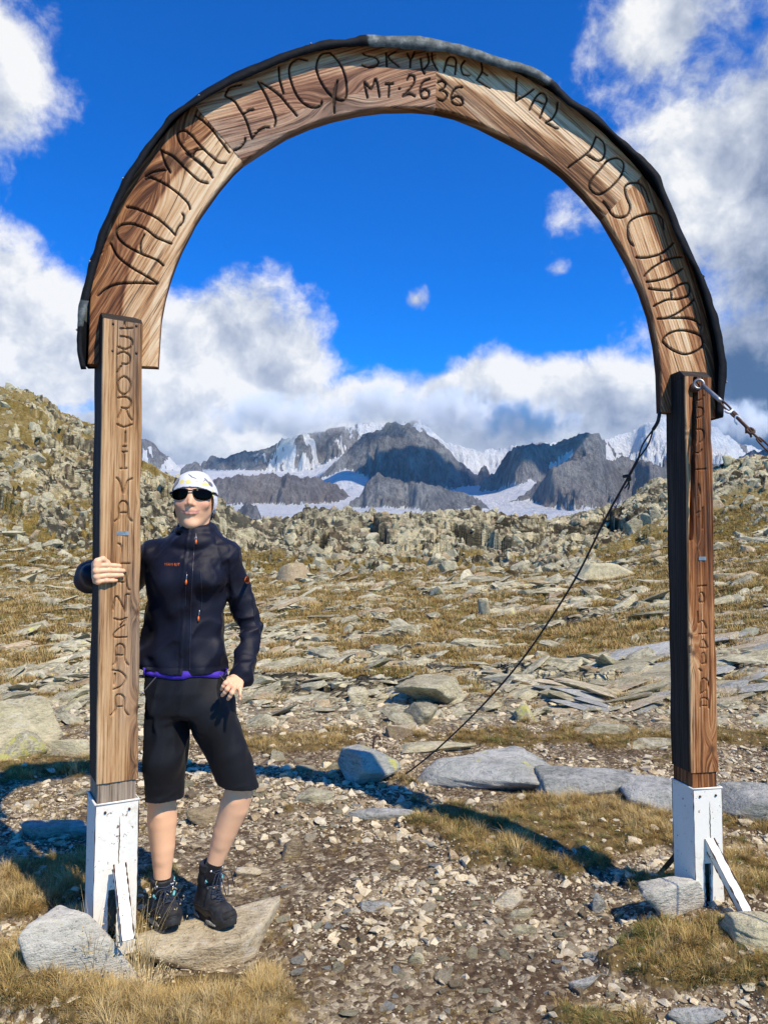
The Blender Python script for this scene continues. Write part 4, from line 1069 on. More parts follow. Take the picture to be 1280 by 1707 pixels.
# ------------------------------------------------------------------ the woman at the left post
class Field:
    def __init__(s, lo, hi, h):
        s.h = h; s.lo = np.array(lo, float); n = np.ceil((np.array(hi) - s.lo) / h).astype(int) + 1
        s.f = np.full(tuple(n), 1.0, np.float32)
    def block(s, lo, hi, pad):
        a = np.maximum(np.floor((np.array(lo) - pad - s.lo) / s.h).astype(int), 0)
        b = np.minimum(np.ceil((np.array(hi) + pad - s.lo) / s.h).astype(int) + 1, s.f.shape)
        if (b <= a).any(): return None
        ax = [s.lo[i] + s.h * np.arange(a[i], b[i]) for i in range(3)]
        return tuple(slice(a[i], b[i]) for i in range(3)), np.stack(np.meshgrid(*ax, indexing='ij'), -1)
    def put(s, sl_, d, k, sub=False):
        f = s.f[sl_]
        if sub:
            d = -d; hh = np.clip(.5 - .5 * (f - d) / k, 0, 1); s.f[sl_] = f * (1 - hh) + d * hh + k * hh * (1 - hh)
        else:
            hh = np.clip(.5 + .5 * (f - d) / k, 0, 1); s.f[sl_] = f * (1 - hh) + d * hh - k * hh * (1 - hh)
    def cap(s, a, b, r1, r2, k=.02, sy=1.0, sub=False, sx=1.0):
        a = np.array(a, float); b = np.array(b, float); r = max(r1, r2)
        B = s.block(np.minimum(a, b) - r, np.maximum(a, b) + r, .03 + k)
        if B is None: return
        sl_, P = B
        q = P - a; ab = b - a
        sc = np.array([1 / sx, 1 / sy, 1.]); q = q * sc; ab = ab * sc
        t = np.clip((q @ ab) / (ab @ ab + 1e-12), 0, 1)
        d = np.sqrt(((q - t[..., None] * ab) ** 2).sum(-1)) - (r1 + (r2 - r1) * t)
        d = np.maximum(d * min(sx, sy, 1), d) if False else d * (min(sx, sy, 1.0) * .5 + .5)
        s.put(sl_, d, k, sub)
    def ell(s, c, r, k=.01, rot=None, sub=False):
        c = np.array(c, float); r = np.array(r, float); m = r.max()
        B = s.block(c - m, c + m, .02 + k)
        if B is None: return
        sl_, P = B
        q = P - c
        if rot is not None: q = q @ np.array(rot)
        n = np.sqrt(((q / r) ** 2).sum(-1)); g = np.sqrt(((q / r ** 2) ** 2).sum(-1))
        d = n * (n - 1) / np.maximum(g, 1e-6)
        s.put(sl_, d, k, sub)
    def loft(s, prof, k=.02, p=2.3):
        """stack of ellipses: rows (z, cx, cy, rx, ry)"""
        T = np.array(sorted([tuple(map(float, r)) for r in prof]))
        lo = [T[:, 1].min() - T[:, 3].max(), T[:, 2].min() - T[:, 4].max(), T[0, 0]]; hi = [T[:, 1].max() + T[:, 3].max(), T[:, 2].max() + T[:, 4].max(), T[-1, 0]]
        B = s.block(lo, hi, .05)
        if B is None: return
        sl_, P = B
        z = P[..., 2]
        c = [np.interp(z, T[:, 0], T[:, i]) for i in range(1, 5)]
        q = ((np.abs(P[..., 0] - c[0]) / c[2]) ** p + (np.abs(P[..., 1] - c[1]) / c[3]) ** p) ** (1 / p)
        d = (q - 1) * np.minimum(c[2], c[3])
        d = np.maximum(d, np.maximum(z - T[-1, 0], T[0, 0] - z))
        s.put(sl_, d, k)
    def above(s, P0, n):
        """cut away everything on the side n points to"""
        ax = [s.lo[i] + s.h * np.arange(s.f.shape[i]) for i in range(3)]
        d = (ax[0][:, None, None] - P0[0]) * n[0] + (ax[1][None, :, None] - P0[1]) * n[1] + (ax[2][None, None, :] - P0[2]) * n[2]
        s.f = np.maximum(s.f, d.astype(np.float32))
    def wrinkle(s, fn):
        ax = [s.lo[i] + s.h * np.arange(s.f.shape[i]) for i in range(3)]
        m = np.abs(s.f) < .03
        I = np.argwhere(m); P = s.lo + I * s.h
        s.f[m] += fn(P).astype(np.float32)
    def mesh(s): return surface_nets(s.f, s.lo, s.h)
def islands(V, Q, least=400):
    lab = np.arange(len(V))
    while True:
        m = lab[Q].min(1); new_ = lab.copy()
        for a in range(4): np.minimum.at(new_, Q[:, a], m)
        new_ = new_[new_]
        if (new_ == lab).all(): break
        lab = new_
    ct = np.bincount(lab, minlength=len(V)); keep = ct[lab] == ct.max() if least is None else ct[lab] >= least
    fk = keep[Q].all(1); Q = Q[fk]; used = np.unique(Q); rm = -np.ones(len(V), int); rm[used] = np.arange(len(used))
    return V[used], rm[Q]
def relax(V, Q, it=2, lam=.5):
    for _ in range(it):
        acc = np.zeros_like(V); cnt = np.zeros(len(V))
        for a in range(4):
            for b in ((a + 1) % 4, (a - 1) % 4):
                for c in range(3): acc[:, c] += np.bincount(Q[:, a], V[Q[:, b], c], len(V))
                cnt += np.bincount(Q[:, a], minlength=len(V))
        V = V + lam * (acc / np.maximum(cnt, 1)[:, None] - V)
    return V

PD = 2.80
def J(px, py, d=PD): return np.array(W(px, py, d))
def XO(px, py=1010): return float(W(px, py, PD)[0])
def r_(p, d=PD): return p * d / F
person = empty('person', tuple(J(320, 1540, 2.78)))
person.location.z = 0.02
tag(person, 'woman in black jacket, white cap and dark sunglasses leaning against the left post', 'person')

HIPL = J(275, 1165, 2.82); HIPR = J(346, 1165, 2.80)
KNL = J(271, 1325, 2.84); KNR = J(403, 1302, 2.845)
ANL = J(271, 1474, 2.86); ANR = J(355, 1448, 2.88)
SHL = J(268, 922, 2.83); SHR = J(375, 924, 2.81)
ELR = J(415, 1035, 2.86); WRR = J(406, 1122, 2.74)
ELL = J(196, 985, 3.02); WRL = J(152, 960, 2.79)
NECK = J(324, 890, 2.80)

def limbs(f, g=0.0):
    """legs and arms common to the body; g thickens"""
    f.cap(HIPL, KNL, r_(26), r_(22.5), .01); f.cap(HIPR, KNR, r_(26), r_(22.5), .01)
    for K, A, side in ((KNL, ANL, -1), (KNR, ANR, 1)):
        C1 = K * .70 + A * .30 + np.array([side * .004, .010, 0]); C2 = K * .42 + A * .58 + np.array([0, .006, 0])
        f.cap(K, C1, r_(22.5), r_(24), .004); f.cap(C1, C2, r_(24), r_(19.5), .004); f.cap(C2, A, r_(19.5), r_(12.5), .004)
        f.ell(K + np.array([0, -.010, -.005]), (r_(17), r_(17), r_(20)), .010); f.cap(K * .8 + A * .2 + np.array([0, -.030, 0]), K * .3 + A * .7 + np.array([0, -.018, 0]), r_(8), r_(7), .02)
        f.cap(A, A + np.array([0, 0, -.05]), r_(12.5), r_(13), .01)
# --- skin: coarse part (neck stub, trunk, arms, legs)
f = Field(np.array([-1.25, 2.55, -.05]), np.array([-.38, 3.12, J(0, 866)[2]]), .0045)
limbs(f)
f.loft([(J(0, 1180)[2], XO(308), 2.81, r_(48), .07), (J(0, 1050)[2], XO(306), 2.81, r_(44), .06), (J(0, 950)[2], XO(318), 2.81, r_(48), .065), (J(0, 915)[2], XO(322), 2.81, r_(40), .045)])
f.cap(SHL, SHR, r_(16), r_(16), .03)
f.cap(SHR, ELR, r_(13), r_(12), .005); f.cap(ELR, WRR, r_(12), r_(9.5), .005)
f.cap(SHL, ELL, r_(14), r_(12), .01); f.cap(ELL, WRL, r_(14), r_(9.5), .02)
f.cap(J(323, 915), J(324, 868, 2.80), r_(19), r_(18), .02)
V0, Q0 = f.mesh(); V0 = relax(V0, Q0, 4, .5)
# --- head, fine
f = Field(J(278, 912, 2.66) - np.array([0, .0, 0]), J(372, 775, 2.93) + np.array([0, 0, 0]), .0021)
HC = J(324, 829, 2.80)            # skull centre
HS = 1.08; S_ = .01 * HS           # handy centimetre, head scale
tilt = R(-4)
def hp(x, y, z):
    """head space (cm): x to picture right, y towards the camera, z up; chin slightly lifted"""
    y_, z_ = y * math.cos(-tilt) - z * math.sin(-tilt) * -1 * 0, z
    yy = y * math.cos(tilt) + z * math.sin(tilt); zz = -y * math.sin(tilt) + z * math.cos(tilt)
    yaw = R(6)
    xx = x * math.cos(yaw) + yy * math.sin(yaw); y3 = -x * math.sin(yaw) * -1 * 0 + yy * math.cos(yaw) - x * math.sin(yaw)
    return HC + np.array([xx, -y3, zz]) * S_
def hell(c, r, k=.01, **kw): f.ell(c, tuple(q * HS for q in r), k, **kw)
def hcap(a, b, r1, r2, k=.02, **kw): f.cap(a, b, r1 * HS, r2 * HS, k, **kw)
hell(hp(0, -1.2, .4), (.072, .092, .083), .02)
hell(hp(0, 2.0, -3.2), (.0565, .062, .078), .022)
hell(hp(0, 3.6, -9.2), (.027, .028, .026), .018)         # jaw front
hcap(hp(-4.4, .3, -4.8), hp(-1.3, 4.0, -9.3), .016, .013, .018); hcap(hp(4.4, .3, -4.8), hp(1.3, 4.0, -9.3), .016, .013, .018)
hell(hp(0, 5.4, -10.0), (.019, .014, .015), .014)        # chin
for sx in (-1, 1):
    hell(hp(3.6 * sx, 5.2, -3.3), (.020, .016, .016), .014)   # cheek
    hell(hp(3.1 * sx, 6.9, .15), (.017, .013, .010), .008, sub=True)    # eye sockets
    hell(hp(3.1 * sx, 5.7, .1), (.0125, .0125, .0125), .003)      # eyeballs
    hcap(hp(1.4 * sx, 7.3, 1.5), hp(4.6 * sx, 6.0, 1.6), .006, .005, .010)  # brow
    hell(hp(7.2 * sx, -.8, -1.2), (.008, .018, .030), .006)       # ears
hcap(hp(0, 7.2, .6), hp(0, 8.8, -3.2), .0055, .0072, .010)     # nose bridge to tip
hell(hp(0, 8.8, -3.4), (.0086, .0088, .0078), .006)
for sx in (-1, 1):
    hell(hp(1.05 * sx, 7.9, -3.7), (.0060, .0078, .0056), .006)
    hell(hp(.55 * sx, 8.4, -4.25), (.0030, .0040, .0028), .002, sub=True)
hcap(hp(0, 7.2, -4.6), hp(0, 7.2, -5.2), .006, .008, .012)       # philtrum
# mouth: gentle closed smile
ml = [(-2.9, 6.25, -5.75), (-1.6, 7.25, -6.15), (0, 7.65, -6.3), (1.6, 7.25, -6.15), (2.9, 6.25, -5.75)]
for a, b in zip(ml[:-1], ml[1:]):
    hcap(hp(a[0], a[1], a[2] + .30), hp(b[0], b[1], b[2] + .30), .0030, .0034, .0035)
    hcap(hp(a[0] * .8, a[1] - .05, a[2] - .42), hp(b[0] * .8, b[1] - .05, b[2] - .42), .0038, .0044, .004)
for a, b in zip(ml[:-1], ml[1:]):
    hcap(hp(a[0] * 1.0, a[1] + .5, a[2] - .04), hp(b[0] * 1.0, b[1] + .5, b[2] - .04), .0011, .0011, .0014, sub=True)
for sx in (-1, 1):
    pass
hcap(J(324, 905, 2.80), hp(0, -1.0, -7), r_(19), r_(20), .02)
hcap(J(314, 905, 2.765), hp(-4.6, -1, -6.5), .010, .009, .014); hcap(J(334, 905, 2.765), hp(4.6, -1, -6.5), .010, .009, .014)
VH, QH = f.mesh()
# --- hands, fine
def hand_on_post():
    f = Field(J(130, 1000, 2.50), np.array([-.845, 2.87, J(0, 905, 2.6)[2]]), .0018)
    fr = lambda px, py, off: on_plane(px, py, PL['TL'] + PL['N'] * off, PL['N'])
    w = WRL
    pc = J(157, 953, 2.66)
    f.cap(w, J(154, 956, 2.71), r_(9.5), r_(10), .01, sx=.8)
    # palm wrapping the shaded side of the post
    kn = [fr(161.5, 943, .016), fr(161, 952, .018), fr(161.5, 961.5, .016), fr(164, 969.5, .013)]
    wr = [J(151, 948, 2.725), J(150, 953, 2.73), J(150, 959, 2.73), J(152, 965, 2.725)]
    for a, b in zip(wr, kn): f.cap(a, b, .0125, .0108, .010)
    tips = [(203, 943.5), (209.5, 951.5), (207.5, 959), (197.5, 967.5)]
    rad = [.0093, .0096, .0092, .0080]
    for k in range(4):
        x0 = [161.5, 161, 161.5, 164][k]; y0 = [943, 952, 961.5, 969.5][k]
        x3, y3 = tips[k]
        a = kn[k]; b = fr(x0 + (x3 - x0) * .42, y0 + (y3 - y0) * .45 - 1.0, .0155); c = fr(x0 + (x3 - x0) * .74, y0 + (y3 - y0) * .75 - .3, .012); d = fr(x3 - 3.4, y3, .0085)
        r = rad[k]
        f.cap(a, b, r * 1.10, r * .98, .003); f.cap(b, c, r * .98, r * .90, .003); f.cap(c, d, r * .90, r * .78, .003)
        f.ell(b, (r * 1.04,) * 3, .004); f.ell(a, (r * 1.2,) * 3, .006)
    # thumb lies over the top, leaving the side of the palm
    f.cap(J(153, 947, 2.70), fr(163, 936, .016), .0135, .0118, .010)
    f.cap(fr(163, 936, .016), fr(172, 932, .017), .0115, .0105, .004); f.cap(fr(172, 932, .017), fr(180.5, 937.5, .014), .0100, .0082, .004)
    return f.mesh(), [fr(tips[k][0] - 2.6, tips[k][1] - .6, .0085 + rad[k] * .62) for k in range(4)] + [fr(181, 936.6, .022)]
(VL, QL), nails1 = hand_on_post()
def hand_on_hip():
    f = Field(J(356, 1186, 2.58), J(420, 1112, 2.85), .0018)
    d = 2.665
    w = J(403, 1128, 2.735)
    kn = [J(381, 1134, 2.662), J(384.5, 1141, 2.652), J(391, 1147, 2.652), J(400, 1150, 2.662)]
    for q in kn: f.cap(w, q, .0125, .0088, .007)
    f.cap(J(407, 1120, 2.74), w, .020, .019, .01)
    ch = [[(381, 1135, 2.660), (376, 1139, 2.655), (372.5, 1144, 2.655), (370, 1149, 2.662)],
          [(384.5, 1141, 2.652), (379, 1149, 2.645), (375, 1154.5, 2.648), (371, 1159, 2.655)],
          [(391, 1146, 2.650), (387, 1155, 2.643), (383.5, 1161, 2.646), (380.5, 1165, 2.652)],
          [(400, 1148, 2.660), (401.5, 1158, 2.650), (400.5, 1165, 2.650), (398.5, 1171, 2.656)]]
    for k, c in enumerate(ch):
        r = [.0076, .0080, .0080, .0068][k]
        q = [J(*p) for p in c]
        f.cap(q[0], q[1], r * 1.12, r, .003); f.cap(q[1], q[2], r, r * .92, .003); f.cap(q[2], q[3], r * .92, r * .80, .003)
        f.ell(q[1], (r * 1.05,) * 3, .004)
    f.cap(J(397, 1126, 2.73), J(388, 1130, 2.70), .012, .0110, .008); f.cap(J(388, 1130, 2.70), J(381.5, 1131, 2.705), .0105, .0085, .004)   # thumb, turned behind the hip bone
    return f.mesh()
VR, QR = hand_on_hip()
Vs = []; Qs = []; o = 0
for v, q in ((relax(V0, Q0), Q0), (relax(VH, QH, 1, .4), QH), (relax(VL, QL, 1, .4), QL), (relax(VR, QR, 1, .4), QR)):
    Vs.append(v); Qs.append(q + o); o += len(v)
VB = np.vstack(Vs); QB = np.vstack(Qs)
# flat colouring of lips and cheeks comes from where the skin really is redder
def headspace(P):
    q = (P - HC) / S_; yaw = R(6)
    x = q[:, 0]; y = -q[:, 1]; z = q[:, 2]
    x2 = x * math.cos(yaw) - y * math.sin(yaw); y2 = x * math.sin(yaw) + y * math.cos(yaw)
    y3 = y2 * math.cos(tilt) - z * math.sin(tilt); z3 = y2 * math.sin(tilt) + z * math.cos(tilt)
    return x2, y3, z3
hx, hy, hz = headspace(VB)
onhead = (hy > 3) & (hz > -12) & (hz < 9) & (np.abs(hx) < 9)
mz = -6.3 + .065 * hx ** 2
lips = onhead * sst(1 - np.abs(hx) / 3.2, 0, .25) * sst(.75 - np.abs(hz - mz + .05) , 0, .25) * (hy > 5)
blush = onhead * np.clip(np.exp(-(((np.abs(hx) - 4.2) / 2.2) ** 2) - ((hz + 3.6) / 2.0) ** 2) + .8 * np.exp(-(hx / 1.6) ** 2 - ((hz + 2.8) / 1.4) ** 2), 0, 1)
knee = np.zeros(len(VB))
for K in (KNL, KNR): knee += np.exp(-((VB - K) ** 2).sum(1) / .05 ** 2)
bm_ = mkmesh('person_body', rel(person, VB), QB, True, {'lips': lips, 'blush': np.clip(blush + knee * .5, 0, 1)})
def m_skin(nt, bs):
    p = texco(); n = noise(p, 45, 5, .6); n2 = noise(p, 9, 3, .5)
    c = mix(n2, (.92, .54, .315), (.84, .46, .26))
    c = mix(attr('blush') * .45 + (n - .5) * .25, c, (.56, .19, .13))
    c = mix(attr('lips') * .7, c, (.58, .22, .19))
    return {'Base Color': c, 'Roughness': .48, 'Subsurface Weight': .12, 'Subsurface Radius': (.012, .005, .003), 'Subsurface Scale': .6, 'Normal': bump(noise(p, 600, 3, .6), .15, .0006), 'Specular IOR Level': .4}
M_skin = mat('skin', m_skin)
body = link('body', bm_, M_skin, person)

# --- clothing helpers
def folds(P, freq, ampl, dirv, seed):
    d = np.array(dirv, float); d /= np.linalg.norm(d)
    q = P - (P @ d)[:, None] * d * .72
    n = fbm3(q * freq + seed, 2, seed)
    return (np.abs(n - .5) * 2 - .35) * ampl
def m_cloth(c1, c2, rough=.75, sheen=.25, wv=900, dots=False):
    def fn(nt, bs):
        p = texco(); n = noise(p, 14, 4, .6); f = noise(p, wv, 2, .5)
        x, y, z = sep(p)
        weave = S.m('SINE', x * 5200.) * S.m('SINE', z * 5200.)
        c = mix(n, c1, c2)
        r = {'Base Color': c, 'Roughness': rough, 'Sheen Weight': sheen, 'Sheen Roughness': .4, 'Normal': bump(f * .5 + weave * .15 + n * 2.0, .35, .0016), 'Specular IOR Level': .25}
        return r
    return fn
M_jacket = mat('black_softshell', m_cloth((.0040, .0042, .010), (.0075, .0080, .019), .5, .04))
M_pants = mat('black_stretch_cloth', m_cloth((.006, .006, .0075), (.011, .011, .014), .55, .04))
M_black = mat('black_elastic', lambda nt, bs: {'Base Color': (.006, .006, .007), 'Roughness': .8})
M_sock = mat('black_sock', m_cloth((.006, .006, .007), (.010, .010, .012), .95, .2))
M_purple = mat('purple_shirt', m_cloth((.055, .02, .33), (.07, .03, .42), .6, .2))
M_orange = mat('orange_print', lambda nt, bs: {'Base Color': (.72, .16, .03), 'Roughness': .5})
M_zip = mat('dull_zip_metal', lambda nt, bs: {'Base Color': (.42, .42, .44), 'Roughness': .35, 'Metallic': .8})
M_zipb = mat('black_zip_tape', lambda nt, bs: {'Base Color': (.02, .018, .03), 'Roughness': .35})

# --- capri trousers
zc = J(0, 1118)[2]
f = Field(J(215, 1365, 2.60), np.array([-.40, 3.0, J(0, 1095)[2]]), .0042)
f.loft([(J(0, 1113)[2], XO(304, 1150), 2.81, r_(67), .100), (J(0, 1150)[2], XO(307, 1150), 2.815, r_(72), .112), (J(0, 1185)[2], XO(313, 1190), 2.815, r_(71), .102), (J(0, 1192)[2], XO(314, 1200), 2.81, r_(66), .085)], .02)
f.cap(J(274, 1175, 2.82), J(271, 1262, 2.80), r_(43), r_(38), .02); f.cap(J(271, 1262, 2.80), J(271, 1350, 2.84), r_(37), r_(31), .02)
f.cap(J(346, 1175, 2.80), J(380, 1250, 2.82), r_(40), r_(33.5), .010); f.cap(J(380, 1250, 2.82), J(403, 1325, 2.845), r_(33.5), r_(31), .006)
f.cap(J(290, 1145, 2.90), J(325, 1145, 2.90), .075, .075, .04)
def pw(P):
    a = folds(P, 13, .036, (.3, .2, 1), 3) * (.35 + .65 * np.exp(-((P[:, 2] - J(0, 1190)[2]) / .12) ** 2))
    a = a + folds(P, 22, .010, (1, .1, .25), 5) * np.exp(-((P[:, 2] - J(0, 1335)[2]) / .06) ** 2)
    # seams above the hem, waistband
    zz = P[:, 2]
    a = a + .0016 * np.exp(-((zz - J(0, 1303)[2]) / .003) ** 2) * (P[:, 0] < XO(322, 1300))
    return a
f.wrinkle(pw)
# hems cut square to each leg
ax = [f.lo[i] + f.h * np.arange(f.f.shape[i]) for i in range(3)]
XX = ax[0][:, None, None]; ZZ = ax[2][None, None, :]
xm = XO(322, 1300)
hemL = J(270, 1346)[2] + 3.2 * np.abs(XX - XO(271, 1330)) ** 2
hemR = J(404, 1316)[2] + .14 * (XO(404, 1310) - XX)
hem = np.where(XX < xm, hemL, hemR)
f.f = np.maximum(f.f, (hem - ZZ).astype(np.float32))
V, Q = islands(*f.mesh(), None)
pants = link('capri_trousers', mkmesh('capri_trousers', rel(person, relax(V, Q, 2)), Q), M_pants, person)

# --- jacket
f = Field(np.array([-1.22, 2.60, J(0, 1140)[2]]), np.array([-.40, 3.14, J(0, 862)[2]]), .0042)
jz = [(1124, 303, 73, .112), (1100, 303, 69, .108), (1060, 303, 61, .098), (1030, 304.5, 59, .096), (990, 309, 63, .104), (955, 313, 67, .112), (930, 317, 66, .106), (912, 321, 58, .085), (900, 323, 44, .068), (892, 323.5, 34, .058)]
f.loft([(J(0, a)[2], J(b, a)[0], 2.815, r_(c), d) for a, b, c, d in jz], .02, 2.4)
f.cap(J(292, 968, 2.735), J(338, 968, 2.73), .048, .048, .05)     # chest
f.cap(SHL, SHR, r_(20), r_(21), .04, sy=1.1)
E1 = ELR
f.cap(SHR + np.array([.0, 0, -.01]), J(397, 985, 2.84), r_(20.5), r_(17), .012); f.cap(J(397, 985, 2.84), E1, r_(17), r_(16), .006)
f.cap(E1, J(412, 1085, 2.80), r_(16), r_(14.8), .006); f.cap(J(412, 1085, 2.80), WRR + np.array([-.002, 0, -.006]), r_(14.8), r_(12.8), .006)
f.cap(WRR, J(403, 1130, 2.735), r_(13), r_(13), .004)
f.cap(SHL, ELL, r_(25), r_(23), .03); f.cap(ELL, J(158, 962, 2.86), r_(23), r_(22), .02); f.cap(J(158, 962, 2.86), J(151, 960, 2.765), r_(22), r_(17), .012)
f.cap(J(143, 966, 2.83), J(146, 955, 2.83), r_(16), r_(15), .02)
# stand-up collar and hood rolled behind the neck
for a in np.linspace(0, 2 * math.pi, 20, endpoint=False):
    a2 = a + 2 * math.pi / 20
    def ring(t, r, z, fw=0.): return np.array([XO(323) + math.cos(t) * r, 2.805 + math.sin(t) * r * 1.0 + fw, z])
    back_ = (math.sin(a) + 1) / 2
    zt = J(0, 886)[2] + .014 * back_; zb = J(0, 905)[2]
    f.cap(ring(a, .058, zt), ring(a2, .058, zt), .0075 + .010 * back_, .0075 + .010 * back_, .012)
    f.cap(ring(a, .070, zb), ring(a2, .070, zb), .015 + .010 * back_, .015 + .01 * back_, .02)
f.cap(J(300, 896, 2.86), J(348, 896, 2.86), .040, .040, .03)
f.cap(J(323, 925, 2.80), J(324, 860, 2.79), .046, .050, .006, sub=True)   # the neck opening
def jw(P):
    z = P[:, 2]
    a = folds(P, 11, .034, (.8, .1, .55), 11) * (.25 + .75 * np.exp(-((z - J(0, 1055)[2]) / .11) ** 2))
    arm = P[:, 0] > XO(386)
    a = a + folds(P, 19, .020, (1, 0, .35), 12) * arm * (.5 + .8 * np.exp(-((z - J(0, 1035)[2]) / .05) ** 2) + .5 * np.exp(-((z - J(0, 1110)[2]) / .04) ** 2))
    a = a + folds(P, 9, .030, (-.5, .2, .8), 13) + folds(P, 28, .006, (.6, .1, .5), 15) * np.exp(-((z - J(0, 930)[2]) / .08) ** 2)
    frt = (P[:, 1] < 2.78)
    zx = J(320, 960)[0] + (z - J(0, 960)[2]) * .03
    a = a - .0022 * np.exp(-((P[:, 0] - zx) / .0035) ** 2) * frt + .0014 * np.exp(-((np.abs(P[:, 0] - zx) - .009) / .003) ** 2) * frt
    a = a + .002 * np.exp(-((z - J(0, 1108)[2]) / .002) ** 2)
    # raglan seam
    s1 = (P[:, 0] - XO(372)) * .8 + (z - J(0, 930)[2]) * .25
    a = a + .0016 * np.exp(-(s1 / .0025) ** 2) * (z > J(0, 990)[2]) * frt
    return a
f.wrinkle(jw)
ax = [f.lo[i] + f.h * np.arange(f.f.shape[i]) for i in range(3)]
hx_ = [XO(q, 1120) for q in (200, 236, 270, 300, 330, 360, 382, 500)]; hz_ = [J(0, q)[2] for q in (1109, 1111, 1116, 1120, 1122, 1119, 1115, 1115)]
hemz = np.interp(ax[0], hx_, hz_)[:, None, None]
tors = (ax[0] < XO(384, 1110))[:, None, None]
f.f = np.where(tors, np.maximum(f.f, (hemz - ax[2][None, None, :]).astype(np.float32)), f.f).astype(np.float32)
VJ, QJ = islands(*f.mesh(), None); VJ = relax(VJ, QJ, 2)
jacket = link('jacket', mkmesh('jacket', rel(person, VJ), QJ), M_jacket, person)

# surface of the jacket seen from the front: to lay zips and print on it
from mathutils.bvhtree import BVHTree
bvh = BVHTree.FromPolygons([tuple(v) for v in VJ], [tuple(q) for q in QJ])
VPn, QPn = (V, Q)
bvhp = BVHTree.FromPolygons([tuple(v) for v in V], [tuple(q) for q in Q])
def onto(px, py, tree=bvh, off=.002):
    r = Vector(ray(px, py)).normalized(); o = Vector((0, 0, CAMZ))
    h = tree.ray_cast(o, r)
    p = h[0] if h[0] is not None else Vector(J(px, py, 2.72))
    return np.array(p - r * off)
def line_on(pts, rad, m, name, parent, tree=bvh, off=.001, n=8, flat=None):
    q = smooth_path([(a, b, 0) for a, b in pts], n)
    v, f_ = tube([onto(a[0], a[1], tree, off) for a in q], rad, 6)
    return link(name, mkmesh(name, rel(person, v), f_), m, parent)
line_on([(325, 893), (323, 925), (321, 960), (319, 1000), (318, 1040), (317, 1080), (317, 1118)], .0020, M_zipb, 'front_zip', jacket, off=.0005, n=14)
line_on([(311, 953), (310, 985), (309, 1012)], .0016, M_zipb, 'pocket_zip', jacket)
line_on([(334, 951), (336, 975), (337, 1000), (335, 1018)], .0018, M_zipb, 'pocket_zip', jacket)
for (a, b, c, d) in ((327, 889, 327.5, 900), (312, 957, 311, 967), (333, 1017, 331.5, 1028)):
    line_on([(a, b), (c, d)], .0016, M_zip, 'zip_slider', jacket, off=.004, n=3)
    P0_ = onto(c, d, off=.005); v, f_ = tube([P0_ + np.array([0, 0, .002]), P0_ + np.array([-.0003, -.001, -.006]), P0_ + np.array([-.0006, -.001, -.016])], [.0018, .0040, .0034], 8)
    link('zip_puller', mkmesh('zip_puller', rel(person, v), f_), M_orange, jacket)
# maker's word on the chest, as thick strokes of print
G5 = {'M': [[(0, 0), (0, 1), (.5, .4), (1, 1), (1, 0)]], 'A': [[(0, 0), (.5, 1), (1, 0)], [(.25, .4), (.75, .4)]], 'U': [[(0, 1), (0, .2), (.5, 0), (1, .2), (1, 1)]], 'T': [[(0, 1), (1, 1)], [(.5, 1), (.5, 0)]]}
parts = []
x0 = 275.5
for i_, ch in enumerate('MAMMUT'):
    for st in G5[ch]:
        pts = [(x0 + i_ * 4.25 + a * 3.3, 943.0 - b * 4.6 + (i_ * .12)) for a, b in st]
        parts.append(tube([onto(a, b, off=.0006) for a, b in pts], .00075, 5))
V_, F_ = merge(parts); link('chest_print', mkmesh('chest_print', rel(person, V_), F_), M_orange, jacket)
# round orange badge on the sleeve
ccx, ccy = 412.5, 967
ringp = [onto(ccx + 4.2 * math.cos(t), ccy + 6.5 * math.sin(t), off=.0012) for t in np.linspace(0, 2 * math.pi, 18, endpoint=False)]
cc_ = onto(ccx, ccy, off=.0016)
V_ = [cc_] + ringp; F_ = [(0, 1 + i_, 1 + (i_ + 1) % 18) for i_ in range(18)]
bdg = link('sleeve_badge', mkmesh('sleeve_badge', rel(person, V_), F_), M_orange, jacket)
parts = [tube([onto(ccx + a, ccy + b, off=.0024) for a, b in st], .0011, 5) for st in ([(-2.4, 3), (-1.8, -1.5), (0, -3), (1.6, -1.2), (2.2, 1.2)], [(-.8, 2.8), (.2, .5), (1.2, 2.6)])]
V_, F_ = merge(parts); link('badge_mark', mkmesh('badge_mark', rel(person, V_), F_), M_black, bdg)
# purple shirt showing below the jacket
V_ = []; low = [(240, 1125), (250, 1127), (270, 1130), (290, 1133), (305, 1133), (318, 1129), (335, 1128.5), (348, 1129.5), (362, 1130.5), (374, 1128), (380, 1123)]
top = [(240, 1113), (270, 1117), (300, 1118), (330, 1120), (360, 1117), (380, 1114)]
lx = np.linspace(240, 379, 50); ly = np.interp(lx, *np.array(low).T); ty_ = np.interp(lx, *np.array(top).T)
for x_, y_, t_ in zip(lx, ly, ty_):
    V_ += [onto(x_, t_, bvhp, .004), onto(x_, (t_ + y_) / 2, bvhp, .005), onto(x_, y_, bvhp, .0045)]
F_ = [(3 * i_ + k, 3 * i_ + k + 1, 3 * i_ + k + 4, 3 * i_ + k + 3) for i_ in range(49) for k in (0, 1)]
sh = link('shirt_hem', mkmesh('shirt_hem', rel(person, V_), F_), M_purple, person)
sh.modifiers.new('s', 'SOLIDIFY').thickness = .003
line_on([(265, 1124), (254, 1136), (243, 1149), (234, 1160)], .0022, M_zip, 'pocket_zip', pants, bvhp, .001)
line_on([(365, 1124), (371, 1131), (377, 1138)], .0022, M_zip, 'pocket_zip', pants, bvhp, .001)

